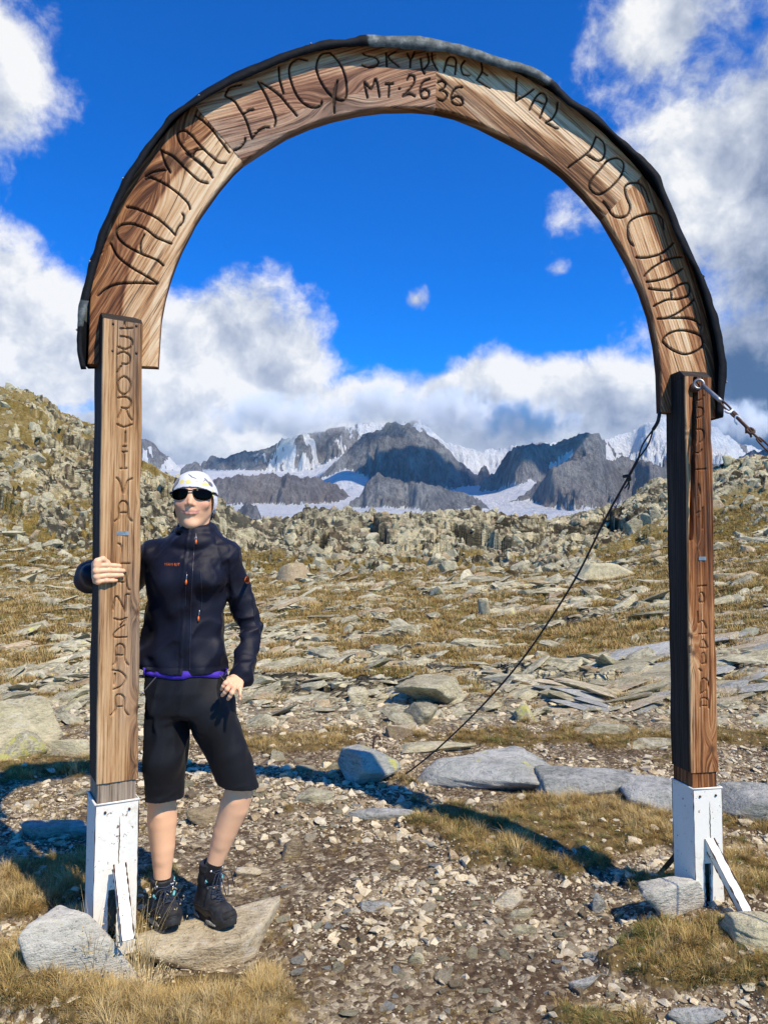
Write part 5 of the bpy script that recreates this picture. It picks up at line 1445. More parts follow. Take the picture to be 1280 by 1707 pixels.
# --- cap: a close-fitting tube of printed cloth over skull and ears
f = Field(J(274, 890, 2.66), J(376, 768, 2.95), .0022)
hell(hp(0, -1.0, .7), (.0755, .097, .0868), .02)
hell(hp(0, .4, -1.4), (.0750, .081, .068), .02)
hell(hp(0, -3.2, -4.0), (.062, .066, .06), .02)
VC, QC = f.mesh(); VC = relax(VC, QC, 1)
_cn = VC - HC; _cn /= np.linalg.norm(_cn, axis=1)[:, None]; _q = VC * np.array([14, 14, 30]); VC = VC + _cn * ((fbm3(_q, 3, 77) - .55) * .011)[:, None]
cx_, cy2_, cz_ = headspace(VC)
edge_z = -5.4 + 7.6 * sst(cy2_, 1.2, 6.6) - .25 * np.clip(np.abs(cx_) - 2, 0, 9) * sst(cy2_, 4, 7) * .8 - 2.4 * sst(-cy2_, 0, 4)
keepv = cz_ > edge_z
fk = keepv[QC].all(1); QC2 = QC[fk]
used = np.unique(QC2); remap = -np.ones(len(VC), int); remap[used] = np.arange(len(used))
VCk = VC[used]; QC2 = remap[QC2]
# snap the rim to a smooth line
pat = np.zeros(len(VCk)); yel = np.zeros(len(VCk))
pc = lambda P: (CXP + F * P[:, 0] / (P[:, 1] * math.cos(PITCH) + (P[:, 2] - CAMZ) * math.sin(PITCH)), CYP - F * (-P[:, 1] * math.sin(PITCH) + (P[:, 2] - CAMZ) * math.cos(PITCH)) / (P[:, 1] * math.cos(PITCH) + (P[:, 2] - CAMZ) * math.sin(PITCH)))
cme = mkmesh('head_band_cap', rel(person, VCk), QC2)
hcx, hcy, hcz = headspace(VCk)
cme.attributes.new('hx', 'FLOAT', 'POINT').data.foreach_set('value', hcx.astype(np.float32))
cme.attributes.new('hz', 'FLOAT', 'POINT').data.foreach_set('value', hcz.astype(np.float32))
cme.attributes.new('hy', 'FLOAT', 'POINT').data.foreach_set('value', hcy.astype(np.float32))
def m_cap(nt, bs):
    x = attr('hx'); z = attr('hz'); y = attr('hy'); p = texco()
    fr_ = maprange(y, -1., 1.)
    def ell_(cx, cz, rx, rz, ang=0.):
        c_, s_ = math.cos(ang), math.sin(ang)
        u = (x - cx) * c_ + (z - cz) * s_; v = (z - cz) * c_ - (x - cx) * s_
        q = (u * (1 / rx)) * (u * (1 / rx)) + (v * (1 / rz)) * (v * (1 / rz))
        return maprange(q, .75, 1.15, 1., 0.)
    n = noise(p, 90, 4, .6)
    c = mix(noise(p, 12, 3, .5), (.76, .76, .76), (.62, .63, .67))
    pale = noise(p, 34, 4, .6)
    c = mix(maprange(pale, .56, .66) * .35, c, (.75, .55, .62))
    for (a, b, rx, rz, an) in ((-3.1, 4.1, .95, .8, .4), (-.9, 3.9, 1.0, .75, 0), (4.4, 3.5, 1.1, .85, 0), (6.6, 0.4, .5, 1.6, 0), (1.8, 4.2, .5, .4, 0)):
        c = mix(ell_(a, b, rx, rz, an) * fr_ * .85, c, (.80, .66, .12))
    dk = None
    for (a, b, rx, rz, an) in ((-5.4, 4.2, 1.1, 2.2, -.45), (-6.6, 2.0, .8, 1.9, -.2), (-.4, 6.2, .22, 1.2, .9), (.7, 5.5, .20, 1.1, 1.25), (4.6, 5.0, .24, 1.3, .75), (5.7, 4.0, .5, 1.1, .5), (3.9, 4.8, .12, .6, -.5), (6.2, 5.4, .1, 1.5, .6)):
        e = ell_(a, b, rx, rz, an); dk = e if dk is None else S.m('MAXIMUM', dk, e)
    c = mix(dk * fr_ * maprange(n, .30, .42) * .9, c, (.05, .05, .07))
    return {'Base Color': c, 'Roughness': .8, 'Sheen Weight': .2, 'Normal': bump(noise(p, 40, 4, .6), .25, .003)}
M_cap = mat('printed_white_cloth', m_cap)
cap = link('cap', cme, M_cap, person)
md = cap.modifiers.new('s', 'SOLIDIFY'); md.thickness = .0022; md.offset = 1

# --- sunglasses
M_lens = mat('black_lens', lambda nt, bs: {'Base Color': (.0015, .0015, .0015), 'Roughness': .15, 'Specular IOR Level': .05})
M_frame = mat('black_frame', lambda nt, bs: {'Base Color': (.005, .005, .006), 'Roughness': .3})
def wrap(x, z, off=0.):
    """point on the curved front of the glasses, head space cm"""
    y = 9.0 - .085 * x * x * (1 if abs(x) < 6 else 1) + off
    return hp(x, y, z)
def lens(sx):
    out = [(.75, 1.2), (2.2, 1.55), (4.0, 1.55), (5.6, 1.35), (6.6, .9), (6.75, -.1), (6.2, -1.3), (4.8, -2.0), (3.2, -2.1), (1.9, -1.75), (1.1, -.9), (.75, .3)]
    q = smooth_path([(a, b, 0) for a, b in out + out[:1]], 4)[:-1]
    n_ = len(q); V_ = []; 
    c = np.mean([a[:2] for a in q], 0)
    rings_ = [1.0, .93, .6, .25]
    for s_ in rings_:
        for a in q:
            x = c[0] + (a[0] - c[0]) * s_; z = c[1] + (a[1] - c[1]) * s_
            V_.append(wrap(sx * x, z, .12 * (1 - s_ ** 2) + (.0 if s_ < .97 else -.14)))
    F_ = []
    for r in range(len(rings_) - 1):
        for i_ in range(n_):
            F_.append((r * n_ + i_, r * n_ + (i_ + 1) % n_, (r + 1) * n_ + (i_ + 1) % n_, (r + 1) * n_ + i_))
    F_.append(tuple((len(rings_) - 1) * n_ + i_ for i_ in range(n_)))
    back = [wrap(sx * a[0], a[1], -.30) for a in q]
    b0 = len(V_); V_ += back
    F_ += [(i_, b0 + i_, b0 + (i_ + 1) % n_, (i_ + 1) % n_) for i_ in range(n_)] + [tuple(b0 + i_ for i_ in range(n_))]
    return V_, F_
glasses = link('sunglasses', mkmesh('sunglasses', rel(person, tube([wrap(-1.4, .75, -.05), wrap(-.6, .95, .1), wrap(.6, .95, .1), wrap(1.4, .75, -.05)], [.0028, .0026, .0026, .0028], 8)[0]), tube([wrap(-1.4, .75, -.05), wrap(-.6, .95, .1), wrap(.6, .95, .1), wrap(1.4, .75, -.05)], .0026, 8)[1]), M_frame, person)
for sx in (-1, 1):
    v, f_ = lens(sx); me = mkmesh('lens', rel(person, v), f_); link('lens', me, M_lens, glasses)
    v, f_ = tube([wrap(6.4 * sx, .75, -.1), hp(7.6 * sx, 3.2, .9), hp(7.9 * sx, .5, .6), hp(7.6 * sx, -1.5, 0)], [.0045, .0040, .003, .002], 8)
    link('temple', mkmesh('temple', rel(person, v), f_), M_frame, glasses)
    q = smooth_path([wrap(sx * a, b, .0) for a, b in ((.75, 1.2), (2.2, 1.57), (4.0, 1.58), (5.6, 1.38), (6.7, .9))], 4)
    v, f_ = tube(q, .0019, 6); link('rim', mkmesh('rim', rel(person, v), f_), M_frame, glasses)

# hair just showing under the cap at the nape
M_hair = mat('brown_hair', lambda nt, bs: {'Base Color': (.07, .035, .02), 'Roughness': .5})
parts = []
for i_ in range(60):
    sx = -1 if i_ % 2 else 1
    x = sx * (5.6 + random.random() * 1.3); y = -1.5 - random.random() * 2.5
    parts.append(tube([hp(x, y, -3.6), hp(x * 1.01, y + .2, -5.6), hp(x * .97, y + .5, -6.6 - random.random() * 1.2)], [.0012, .0012, .0004], 4))
for q_ in (parts[0::2], parts[1::2]):
    V_, F_ = merge(q_); link('hair', mkmesh('hair', rel(person, V_), F_), M_hair, person)

# --- socks and walking boots
def m_boot(nt, bs):
    p = texco(); n = noise(p, 26, 5, .6); w = S(voro(p, 380, 'F1'))
    return {'Base Color': ramp(n + (w - .5) * .15, [(.3, (.008, .009, .010)), (.5, (.020, .021, .022)), (.75, (.050, .050, .048))]), 'Roughness': .6, 'Normal': bump(w * .4 + n, .4, .0018)}
M_boot = mat('black_boot_leather', m_boot)
M_sole = mat('black_rubber', lambda nt, bs: {'Base Color': ramp(noise(texco(), 50, 4), [(.3, (.006, .006, .006)), (.7, (.03, .028, .024))]), 'Roughness': .8})
M_mid = mat('grey_midsole', lambda nt, bs: {'Base Color': ramp(S.m('SINE', sep(texco())[0] * 900.) * .5 + .5, [(.2, (.16, .155, .13)), (.8, (.42, .41, .36))]), 'Roughness': .7})
M_turq = mat('turquoise_trim', lambda nt, bs: {'Base Color': (.16, .50, .50), 'Roughness': .6})
M_lace = mat('navy_lace', lambda nt, bs: {'Base Color': ramp(noise(texco(), 300, 2), [(.4, (.006, .010, .022)), (.6, (.03, .05, .085))]), 'Roughness': .8})
M_eyelet = mat('silver_eyelet', lambda nt, bs: {'Base Color': (.55, .56, .58), 'Roughness': .3, 'Metallic': .9})
def make_boot(ank, heel, toe, name, sgn):
    """ank/heel/toe: world points (heel and toe on the ground line)"""
    ank = np.array(ank); heel = np.array(heel); toe = np.array(toe)
    fw = toe - heel; fw[2] = 0; L = np.linalg.norm(fw); fw /= L
    sd = np.array([fw[1], -fw[0], 0.])   # to the wearer's... right of travel
    up = np.array([0, 0, 1.])
    g = heel[2]
    def bp(a, s, z): # a along (0 heel..1 toe), s sideways m, z above the sole m
        gz = heel[2] + (toe[2] - heel[2]) * a
        return heel + fw * (a * L) + sd * s + up * (z - heel[2] + gz)
    lo = np.minimum.reduce([ank, heel, toe]) - .09; hi = np.maximum.reduce([ank, heel, toe]) + .09; lo[2] = g - .03
    f = Field(lo, hi, .0032)
    f.cap(bp(.13, 0, .052), bp(.40, 0, .050), .034, .036, .02)
    f.cap(bp(.40, 0, .052), bp(.78, sgn * .006, .038), .038, .036, .025)
    f.cap(bp(.78, sgn * .006, .036), bp(.90, sgn * .004, .034), .038, .031, .02)
    top = ank + up * .045
    f.cap(bp(.17, 0, .065), top - fw * .004, .036, .040, .025)
    f.cap(bp(.34, 0, .075), top + fw * .014, .028, .032, .025)
    f.cap(bp(.55, 0, .062), bp(.36, 0, .095), .026, .028, .02)
    f.cap(top + up * .05, top - up * .012, .030, .027, .006, sub=True)
    f.f = np.maximum(f.f, (f.lo[2] + f.h * np.arange(f.f.shape[2]) - top[2] + .0)[None, None, :].astype(np.float32) - .002)
    f.wrinkle(lambda P: folds(P, 30, .004, fw, 31))
    # ground side cut
    n_ = np.cross(sd, toe - heel); n_ /= np.linalg.norm(n_)
    if n_[2] < 0: n_ = -n_
    f.above(bp(.5, 0, .016), -n_)
    V_, Q_ = f.mesh(); V_ = relax(V_, Q_, 1)
    root = link(name, mkmesh(name, rel(person, V_), Q_), M_boot, person)
    tr = BVHTree.FromPolygons([tuple(v) for v in V_], [tuple(q) for q in Q_])
    def near(p, off=.0015):
        h = tr.find_nearest(Vector(p)); return np.array(h[0] + h[1] * off)
    # sole: outline extruded, lugs below
    N_ = 40; out = []
    for i_ in range(N_):
        t = 2 * math.pi * i_ / N_; a = .5 - .54 * math.cos(t)
        wd = .041 * (abs(math.sin(t)) ** .62) * (1.0 - .16 * math.exp(-((a - .38) / .16) ** 2)) * (1.02 if a > .5 else .90)
        out.append((a, (1 if math.sin(t) >= 0 else -1) * wd + sgn * .005 * a))
    lv = [(-.001, .93), (.004, 1.0), (.014, 1.0), (.026, .98), (.031, .93)]
    def toe_up(a): return .014 * max(0, (a - .72) / .28) ** 2
    V_ = [bp(a, s * k + 0, z + toe_up(a)) for z, k in lv for a, s in out]
    F_ = [(r * N_ + i_, r * N_ + (i_ + 1) % N_, (r + 1) * N_ + (i_ + 1) % N_, (r + 1) * N_ + i_) for r in range(4) for i_ in range(N_)] + [tuple(range(N_))[::-1], tuple(4 * N_ + i_ for i_ in range(N_))]
    sole = link('sole', mkmesh('sole', rel(person, V_), F_), M_sole, root)
    # toe and heel rubber rand
    for a0, a1 in ((.80, 1.05),):
        V_ = []; 
        idx = [i_ for i_ in range(N_) if a0 <= out[i_][0] <= a1]
        for (z, k) in ((.028, 1.01), (.040, .98), (.050, .90)):
            for i_ in idx: V_.append(bp(.5 + (out[i_][0] - .5) * (k if z > .03 else 1.), out[i_][1] * k, z + toe_up(out[i_][0])))
        n2_ = len(idx)
        F_ = [(r * n2_ + i_, r * n2_ + i_ + 1, (r + 1) * n2_ + i_ + 1, (r + 1) * n2_ + i_) for r in range(2) for i_ in range(n2_ - 1)]
        link('toe_cap', mkmesh('toe_cap', rel(person, V_), F_), M_sole, sole).modifiers.new('s', 'SOLIDIFY').thickness = .004
    # pale midsole flashes
    for (a0, a1) in ((-.02, .24), (.46, .80)):
        for side in (-1, 1):
            V_ = []
            for t in np.linspace(0, 1, 9):
                a = a0 + (a1 - a0) * t
                j = min(range(N_), key=lambda q: abs(out[q][0] - a) + (0 if out[q][1] * side > 0 else 9))
                s = out[j][1] + side * .0018
                a = max(a, .0)
                V_ += [bp(a, s, .010 + toe_up(a)), bp(a, s, .010 + .012 * math.sin(math.pi * (.1 + .8 * t)) + .002 + toe_up(a))]
            F_ = [(2 * i_, 2 * i_ + 1, 2 * i_ + 3, 2 * i_ + 2) for i_ in range(8)]
            link('midsole', mkmesh('midsole', rel(person, V_), F_), M_mid, sole).modifiers.new('s', 'SOLIDIFY').thickness = .002
    # tongue line with laces
    path = [bp(.66, 0, .085), bp(.58, 0, .095), bp(.50, 0, .107), bp(.44, 0, .125), bp(.40, 0, .145)]
    tip = top + fw * .046
    path += [path[-1] * .6 + tip * .4 - up * .01, tip - up * .016]
    parts = []; eye = []; 
    for i_, c in enumerate(path):
        wdt_ = .019 + .002 * i_
        a = near(c + sd * wdt_, .002); b = near(c - sd * wdt_, .002); eye += [a, b]
        m_ = near(c + fw * .01, .005)
        parts.append(tube(smooth_path([a, m_, b], 4), .0020, 5))
        if i_:
            pa = near(path[i_ - 1] + sd * (wdt_ - .002), .003)
            mm_ = near((c + path[i_ - 1]) / 2 + fw * .012, .006)
            pb = near(path[i_ - 1] - sd * (wdt_ - .002), .003)
            parts.append(tube(smooth_path([pa, mm_, b], 4), .0020, 5)); parts.append(tube(smooth_path([pb, mm_, a], 4), .0020, 5))
    k0 = near(tip + fw * .01 - up * .02, .010)
    for s_, l_ in ((1, .07), (-1, .085)):
        parts.append(tube(smooth_path([k0, k0 + sd * s_ * .022 + fw * .018 - up * .02, k0 + sd * s_ * .030 + fw * .012 - up * l_, k0 + sd * s_ * .012 + fw * .022 - up * (l_ - .012), k0 + fw * .004], 5), .0019, 5))
        parts.append(tube(smooth_path([k0, k0 + sd * s_ * .030 + fw * .02 + up * .004, k0 + sd * s_ * .045 + fw * .02 - up * .035, k0 + sd * s_ * .05 + fw * .02 - up * .06], 5), .0019, 5))
    V_, F_ = merge(parts); link('laces', mkmesh('laces', rel(person, V_), F_), M_lace, root)
    for e in eye[6:]:
        V_, F_ = tube([near(e, -.001), near(e, .0045)], .0048, 8); link('eyelet', mkmesh('eyelet', rel(person, V_), F_), M_eyelet, root)
    # turquoise piping round the collar and heel loop
    q = [near(top + np.array([math.cos(t) * .05, math.sin(t) * .05, -.004]), .001) for t in np.linspace(0, 2 * math.pi, 24, endpoint=False)]
    q = q[:12]
    v, f_ = tube(q, .0024, 6); link('collar_piping', mkmesh('collar_piping', rel(person, v), f_), M_turq, root)
    parts = [tube([near(top + sd * s_ * .035 + fw * .02 - up * .05, .002), near(top + sd * s_ * .03 + fw * .036 - up * .058, .003)], [.006, .004], 6) for s_ in (-1, 1)]
    for V_, F_ in parts: link('lace_hook', mkmesh('lace_hook', rel(person, V_), F_), M_turq, root)
    # padded seams
    for s_ in (-1, 1):
        q = [near(p_, .0005) for p_ in smooth_path([bp(.05, s_ * .05, .045), bp(.25, s_ * .06, .060), bp(.42, s_ * .06, .055), bp(.6, s_ * .06, .060), bp(.72, s_ * .05, .05)], 5)]
        v, f_ = tube(q, .0016, 5); link('seam', mkmesh('seam', rel(person, v), f_), M_sole, root)
    return root
make_boot(J(352, 1458, 2.895), J(333, 1523, 2.94), J(388, 1549, 2.79), 'boot', 1)
make_boot(J(270, 1484, 2.87), J(267, 1530, 2.93), J(286, 1551, 2.75), 'boot', -1)
for A in (ANL, ANR):
    K = KNL if A is ANL else KNR
    dr = (K - A) / np.linalg.norm(K - A)
    v, f_ = tube([A - np.array([0, 0, .05]), A - dr * .01, A + dr * .022, A + dr * .030], [r_(15.5), r_(14.8), r_(14.2), r_(13.0)], 24)
    link('sock', mkmesh('sock', rel(person, v), f_), M_sock, person)
# nails
M_nail = mat('fingernail', lambda nt, bs: {'Base Color': (.66, .40, .32), 'Roughness': .3})
# ring on the hand at the hip
rg = J(387.5, 1150.5, 2.649)
# ------------------------------------------------------------------ stones
_ico = {}
def ico(n):
    if n not in _ico:
        bm = bmesh.new(); bmesh.ops.create_icosphere(bm, subdivisions=n, radius=1)
        _ico[n] = (np.array([v.co[:] for v in bm.verts]), np.array([[v.index for v in f.verts] for f in bm.faces])); bm.free()
    return _ico[n]
def rock(seed, dims, sub=3, planes=13, sharp=30, rough=.05, layer=.0, flat=.0, freq=2.2):
    """angular stone: smooth minimum over random cutting planes, then chipped; dims = full size"""
    r = np.random.default_rng(seed)
    D, Fq = ico(sub)
    n = r.normal(size=(planes, 3)); n[:, 2] *= .8; n /= np.linalg.norm(n, axis=1)[:, None]
    n = np.vstack([n, [[0, 0, 1], [0, 0, -1]]]); d = r.uniform(.62, 1.0, planes + 2)
    d[-2] = .8 - flat * .3; d[-1] = .7
    q = np.maximum(D @ n.T, 1e-4) / d
    rad = (q ** sharp).sum(1) ** (-1 / sharp)
    V = D * rad[:, None]
    nz = fbm3(V * freq + seed * 1.7, 5, seed % 50, .6) - .5
    V = V * (1 + rough * 3.2 * nz)[:, None]
    if layer:
        ang = r.uniform(-.25, .25); w = V[:, 2] + V[:, 0] * ang
        lay = fbm2(w * 9 + seed, w * 0, 3, seed % 40) - .5
        hor = D * np.array([1, 1, .15]); V = V + hor * (lay * layer)[:, None]
    V = V - (V.max(0) + V.min(0)) / 2
    V = V / (V.max(0) - V.min(0)) * np.array(dims)
    return V, Fq

def hull(seed, dims, npts=16, bevel=0.):
    r = np.random.default_rng(seed)
    P = r.normal(size=(npts, 3)); P /= np.linalg.norm(P, axis=1)[:, None]; P *= r.uniform(.75, 1.05, npts)[:, None]
    P[:, 2] = np.clip(P[:, 2], -.55, .60 + .15 * r.uniform())
    P[:, 0] *= 1 + .25 * r.uniform(-1, 1)
    bm = bmesh.new()
    for p in P: bm.verts.new(p)
    res = bmesh.ops.convex_hull(bm, input=bm.verts[:]); bmesh.ops.delete(bm, geom=[g_ for g_ in res['geom_interior'] if isinstance(g_, bmesh.types.BMVert)], context='VERTS')
    if bevel: bmesh.ops.bevel(bm, geom=bm.edges[:], offset=bevel, segments=1, affect='EDGES')
    bm.verts.ensure_lookup_table(); bm.verts.index_update()
    V = np.array([v.co[:] for v in bm.verts]); Fq = [tuple(v.index for v in f.verts) for f in bm.faces]; bm.free()
    V -= (V.max(0) + V.min(0)) / 2; V = V / (V.max(0) - V.min(0)) * np.array(dims)
    return V, Fq
def hull_variants(prefix, n, mats, coll, dims, seed, npts=16, bevel=0.):
    for k in range(n):
        rq = np.random.default_rng(seed + k)
        V, Fq = hull(seed + k, (dims[0], dims[1] * rq.uniform(.65, 1.1), dims[2] * rq.uniform(.55, 1.35)), npts, bevel)
        me = mkmesh('%s_%02d' % (prefix, k), V, Fq, False); me.materials.append(mats[k % len(mats)])
        coll.objects.link(bpy.data.objects.new('%s_%02d' % (prefix, k), me))

def m_stone(stops, lichen=.0, spot=.3, green=0., scale=1.0, bd=.026, warm=1.0):
    def fn(nt, bs):
        p = texco(); o = objrand()
        pp = vadd(p, comb(o * 31., o * 17., o * 5.))
        a = noise(pp, 5 * scale, 8, .72); b = noise(vmul(pp, (1, 1, 3.5)), 22 * scale, 6, .75); v = S(voro(pp, 60 * scale, 'F1')); fine = noise(pp, 180 * scale, 3, .7)
        c = ramp(a * .55 + b * .55 + (o - .5) * .12 - .04, stops)
        pits = maprange(fine * .6 + b * .4, .36, .47, 1., 0.)
        c = mix(pits * .7, c, (.045, .04, .032))
        if green: c = mix(maprange(noise(pp, 3 * scale, 3, .5), .45, .6) * green, c, (.22, .25, .215))
        sp = maprange(noise(pp, 13 * scale, 7, .8), .60, .68)
        c = mix(sp * spot, c, (.10, .095, .08))
        if lichen:
            l = maprange(noise(vadd(pp, (3, 1, 7)), 7 * scale, 7, .75) + (noise(pp, 1.6, 2, .5) - .5) * .6, .70 - lichen, .75 - lichen)
            c = mix(l * .85, c, mix(b, (.50, .50, .09), (.62, .60, .22)))
        crk = maprange(S(voro(pp, 3.2 * scale, 'DISTANCE_TO_EDGE')), 0, .03, 1., 0.)
        h = a * 1.2 + b * .9 - crk * .12 + v * .12 + fine * .25
        vein = noise(vmul(vadd(pp, noise(pp, 2.5, 3, .6, out='C')), (1.2, 2.2, 9.0)), 2.2 * scale, 5, .7)
        c = mix(maprange(vein, .54, .62) * .5, c, (.62, .61, .55)); c = mix(maprange(vein, .30, .38, 1., 0.) * .45, c, (.10, .095, .08))
        h0 = vein
        c = mix(warm, c, mix(1.0, c, (1.06, 1.0, .87), 'MULTIPLY'))
        return {'Base Color': c, 'Roughness': .92, 'Normal': bump(h, .9, bd), 'Specular IOR Level': .15}
    return fn
T_grey = [(.28, (0.122, 0.114, 0.080)), (.42, (0.286, 0.267, 0.189)), (.54, (0.490, 0.460, 0.323)), (.68, (0.683, 0.643, 0.454)), (.9, (0.796, 0.752, 0.546))]
T_chip = [(.28, (.16, .14, .105)), (.43, (.34, .31, .24)), (.56, (.53, .50, .40)), (.70, (.70, .67, .55)), (.9, (.80, .77, .66))]
T_mid = [(.28, (.08, .075, .05)), (.42, (.21, .20, .145)), (.53, (.40, .385, .28)), (.67, (.60, .58, .43)), (.9, (.74, .71, .55))]
T_blue = [(.26, (.12, .125, .12)), (.40, (.28, .29, .28)), (.52, (.45, .465, .45)), (.66, (.60, .615, .59)), (.88, (.72, .72, .68))]
T_sand = [(.26, (.22, .17, .10)), (.40, (.42, .355, .24)), (.52, (.60, .53, .39)), (.68, (.74, .68, .53)), (.9, (.80, .75, .62))]
T_ochr = [(.28, (.12, .085, .05)), (.42, (.25, .19, .12)), (.58, (.40, .33, .22)), (.75, (.55, .48, .34)), (.9, (.64, .58, .44))]
M_sg = mat('pale_grey_schist', m_stone(T_grey, .02, .35)); M_sgl = mat('lichened_grey_schist', m_stone(T_grey, .09, .4))
M_sb = mat('blue_grey_schist', m_stone(T_blue, .02, .3, .3, 1.0, .03, .8)); M_sbl = mat('blue_grey_schist_with_lichen', m_stone(T_blue, .11, .3, .3, .7, .03, .8))
def trio(sfx, scale, bd):
    return (mat('pale_grey_schist_' + sfx, m_stone(T_mid if sfx != 'chips' else T_chip, .02, .3, 0, scale, bd)), mat('sandy_gneiss_' + sfx, m_stone(T_mid if sfx != 'chips' else T_sand, .02, .25, 0, scale, bd)), mat('brown_gneiss_' + sfx, m_stone(T_ochr, .01, .3, 0, scale, bd)), mat('lichened_schist_' + sfx, m_stone(T_mid, .05, .3, .2, scale, bd)))
M_pale = mat('whitish_quartz_schist', m_stone([(.26, (.22, .22, .21)), (.40, (.45, .45, .42)), (.52, (.64, .64, .60)), (.70, (.78, .78, .73)), (.9, (.84, .84, .80))], .03, .12, 0, 1.2, .02, 1.0))
M_st = mat('sandy_gneiss', m_stone(T_sand, .02, .25)); M_so = mat('brown_gneiss', m_stone(T_ochr, .01, .3))
def dist_at(py, z=0.):
    a = math.atan((py - CYP) / F) - PITCH
    return (CAMZ - z) / math.tan(a)
def wx(px, d, py=1500):
    return float(W(px, py, d)[0])
def set_rock(name, cx, yb, yt, wpx, H, m, label, cat, seed, yaw=0., group=None, tall=False, sub=4, sink=.25, D=None, tilt=(0, 0), **kw):
    gx, gy, gz = ground_at(cx, yb)
    ztop = None
    if isinstance(H, str): ztop = float(H[1:]); H = .12
    df = gy
    w = wpx * df / F
    if tall:
        D = D or w * .75
        dc = df + D * .45
        H = H or float(J(cx, yt, dc)[2]) - gz
    else:
        D = D or max(dist_at(yt, H * .8 + gz) - df, w * .3)
        dc = df + D * .5
    x = wx(cx, dc, (yb + yt) / 2)
    V, Fq = rock(seed, (w * (1 + D / df * .25), D, H * (1 + sink)), sub, **kw)
    Rm = np.array(Euler((tilt[0], tilt[1], yaw)).to_matrix()); V = V @ Rm.T
    gz2 = float(mid_h(np.array([x]), np.array([dc]))[0])
    zc = (gz2 + H if ztop is None else ztop) - V[:, 2].max()
    o = link(name, mkmesh(name, V, Fq), m, None, (x, dc, zc))
    tag(o, label, cat, group)
    return o
GV = trio('chips', .35, .0010); RB = trio('rubble', .5, .006); BK = trio('blocks', .6, .05)
LANDM = []
def ordinal(k): return ['nearest', 'second nearest', 'third nearest', 'fourth nearest', 'fifth nearest', 'sixth nearest', 'seventh nearest', 'eighth nearest', 'ninth nearest', 'tenth nearest'][k] if k < 10 else '%dth nearest' % (k + 1)
def relabel(items, noun, lands):
    """items: (object, colour word); name each by colour, rank and side of its closest landmark"""
    g = {}
    for o, cw in items:
        p = o.location; d, nm_, q = min(((p.xy - Vector(q[:2])).length, n_, q) for n_, q in lands)
        dx_, dy_ = p.x - q[0], p.y - q[1]
        side = ('right of' if dx_ > 0 else 'left of') if abs(dx_) > abs(dy_) else ('behind' if dy_ > 0 else 'in front of')
        g.setdefault((cw, side, nm_), []).append((d, o.name, o))
    for (cw, side, nm_), L_ in g.items():
        L_.sort(key=lambda t: (t[0], t[1]))
        for k_, (_, _, o) in enumerate(L_): o['label'] = '%s %s %s %s the %s' % (ordinal(k_), cw, noun, side, nm_)
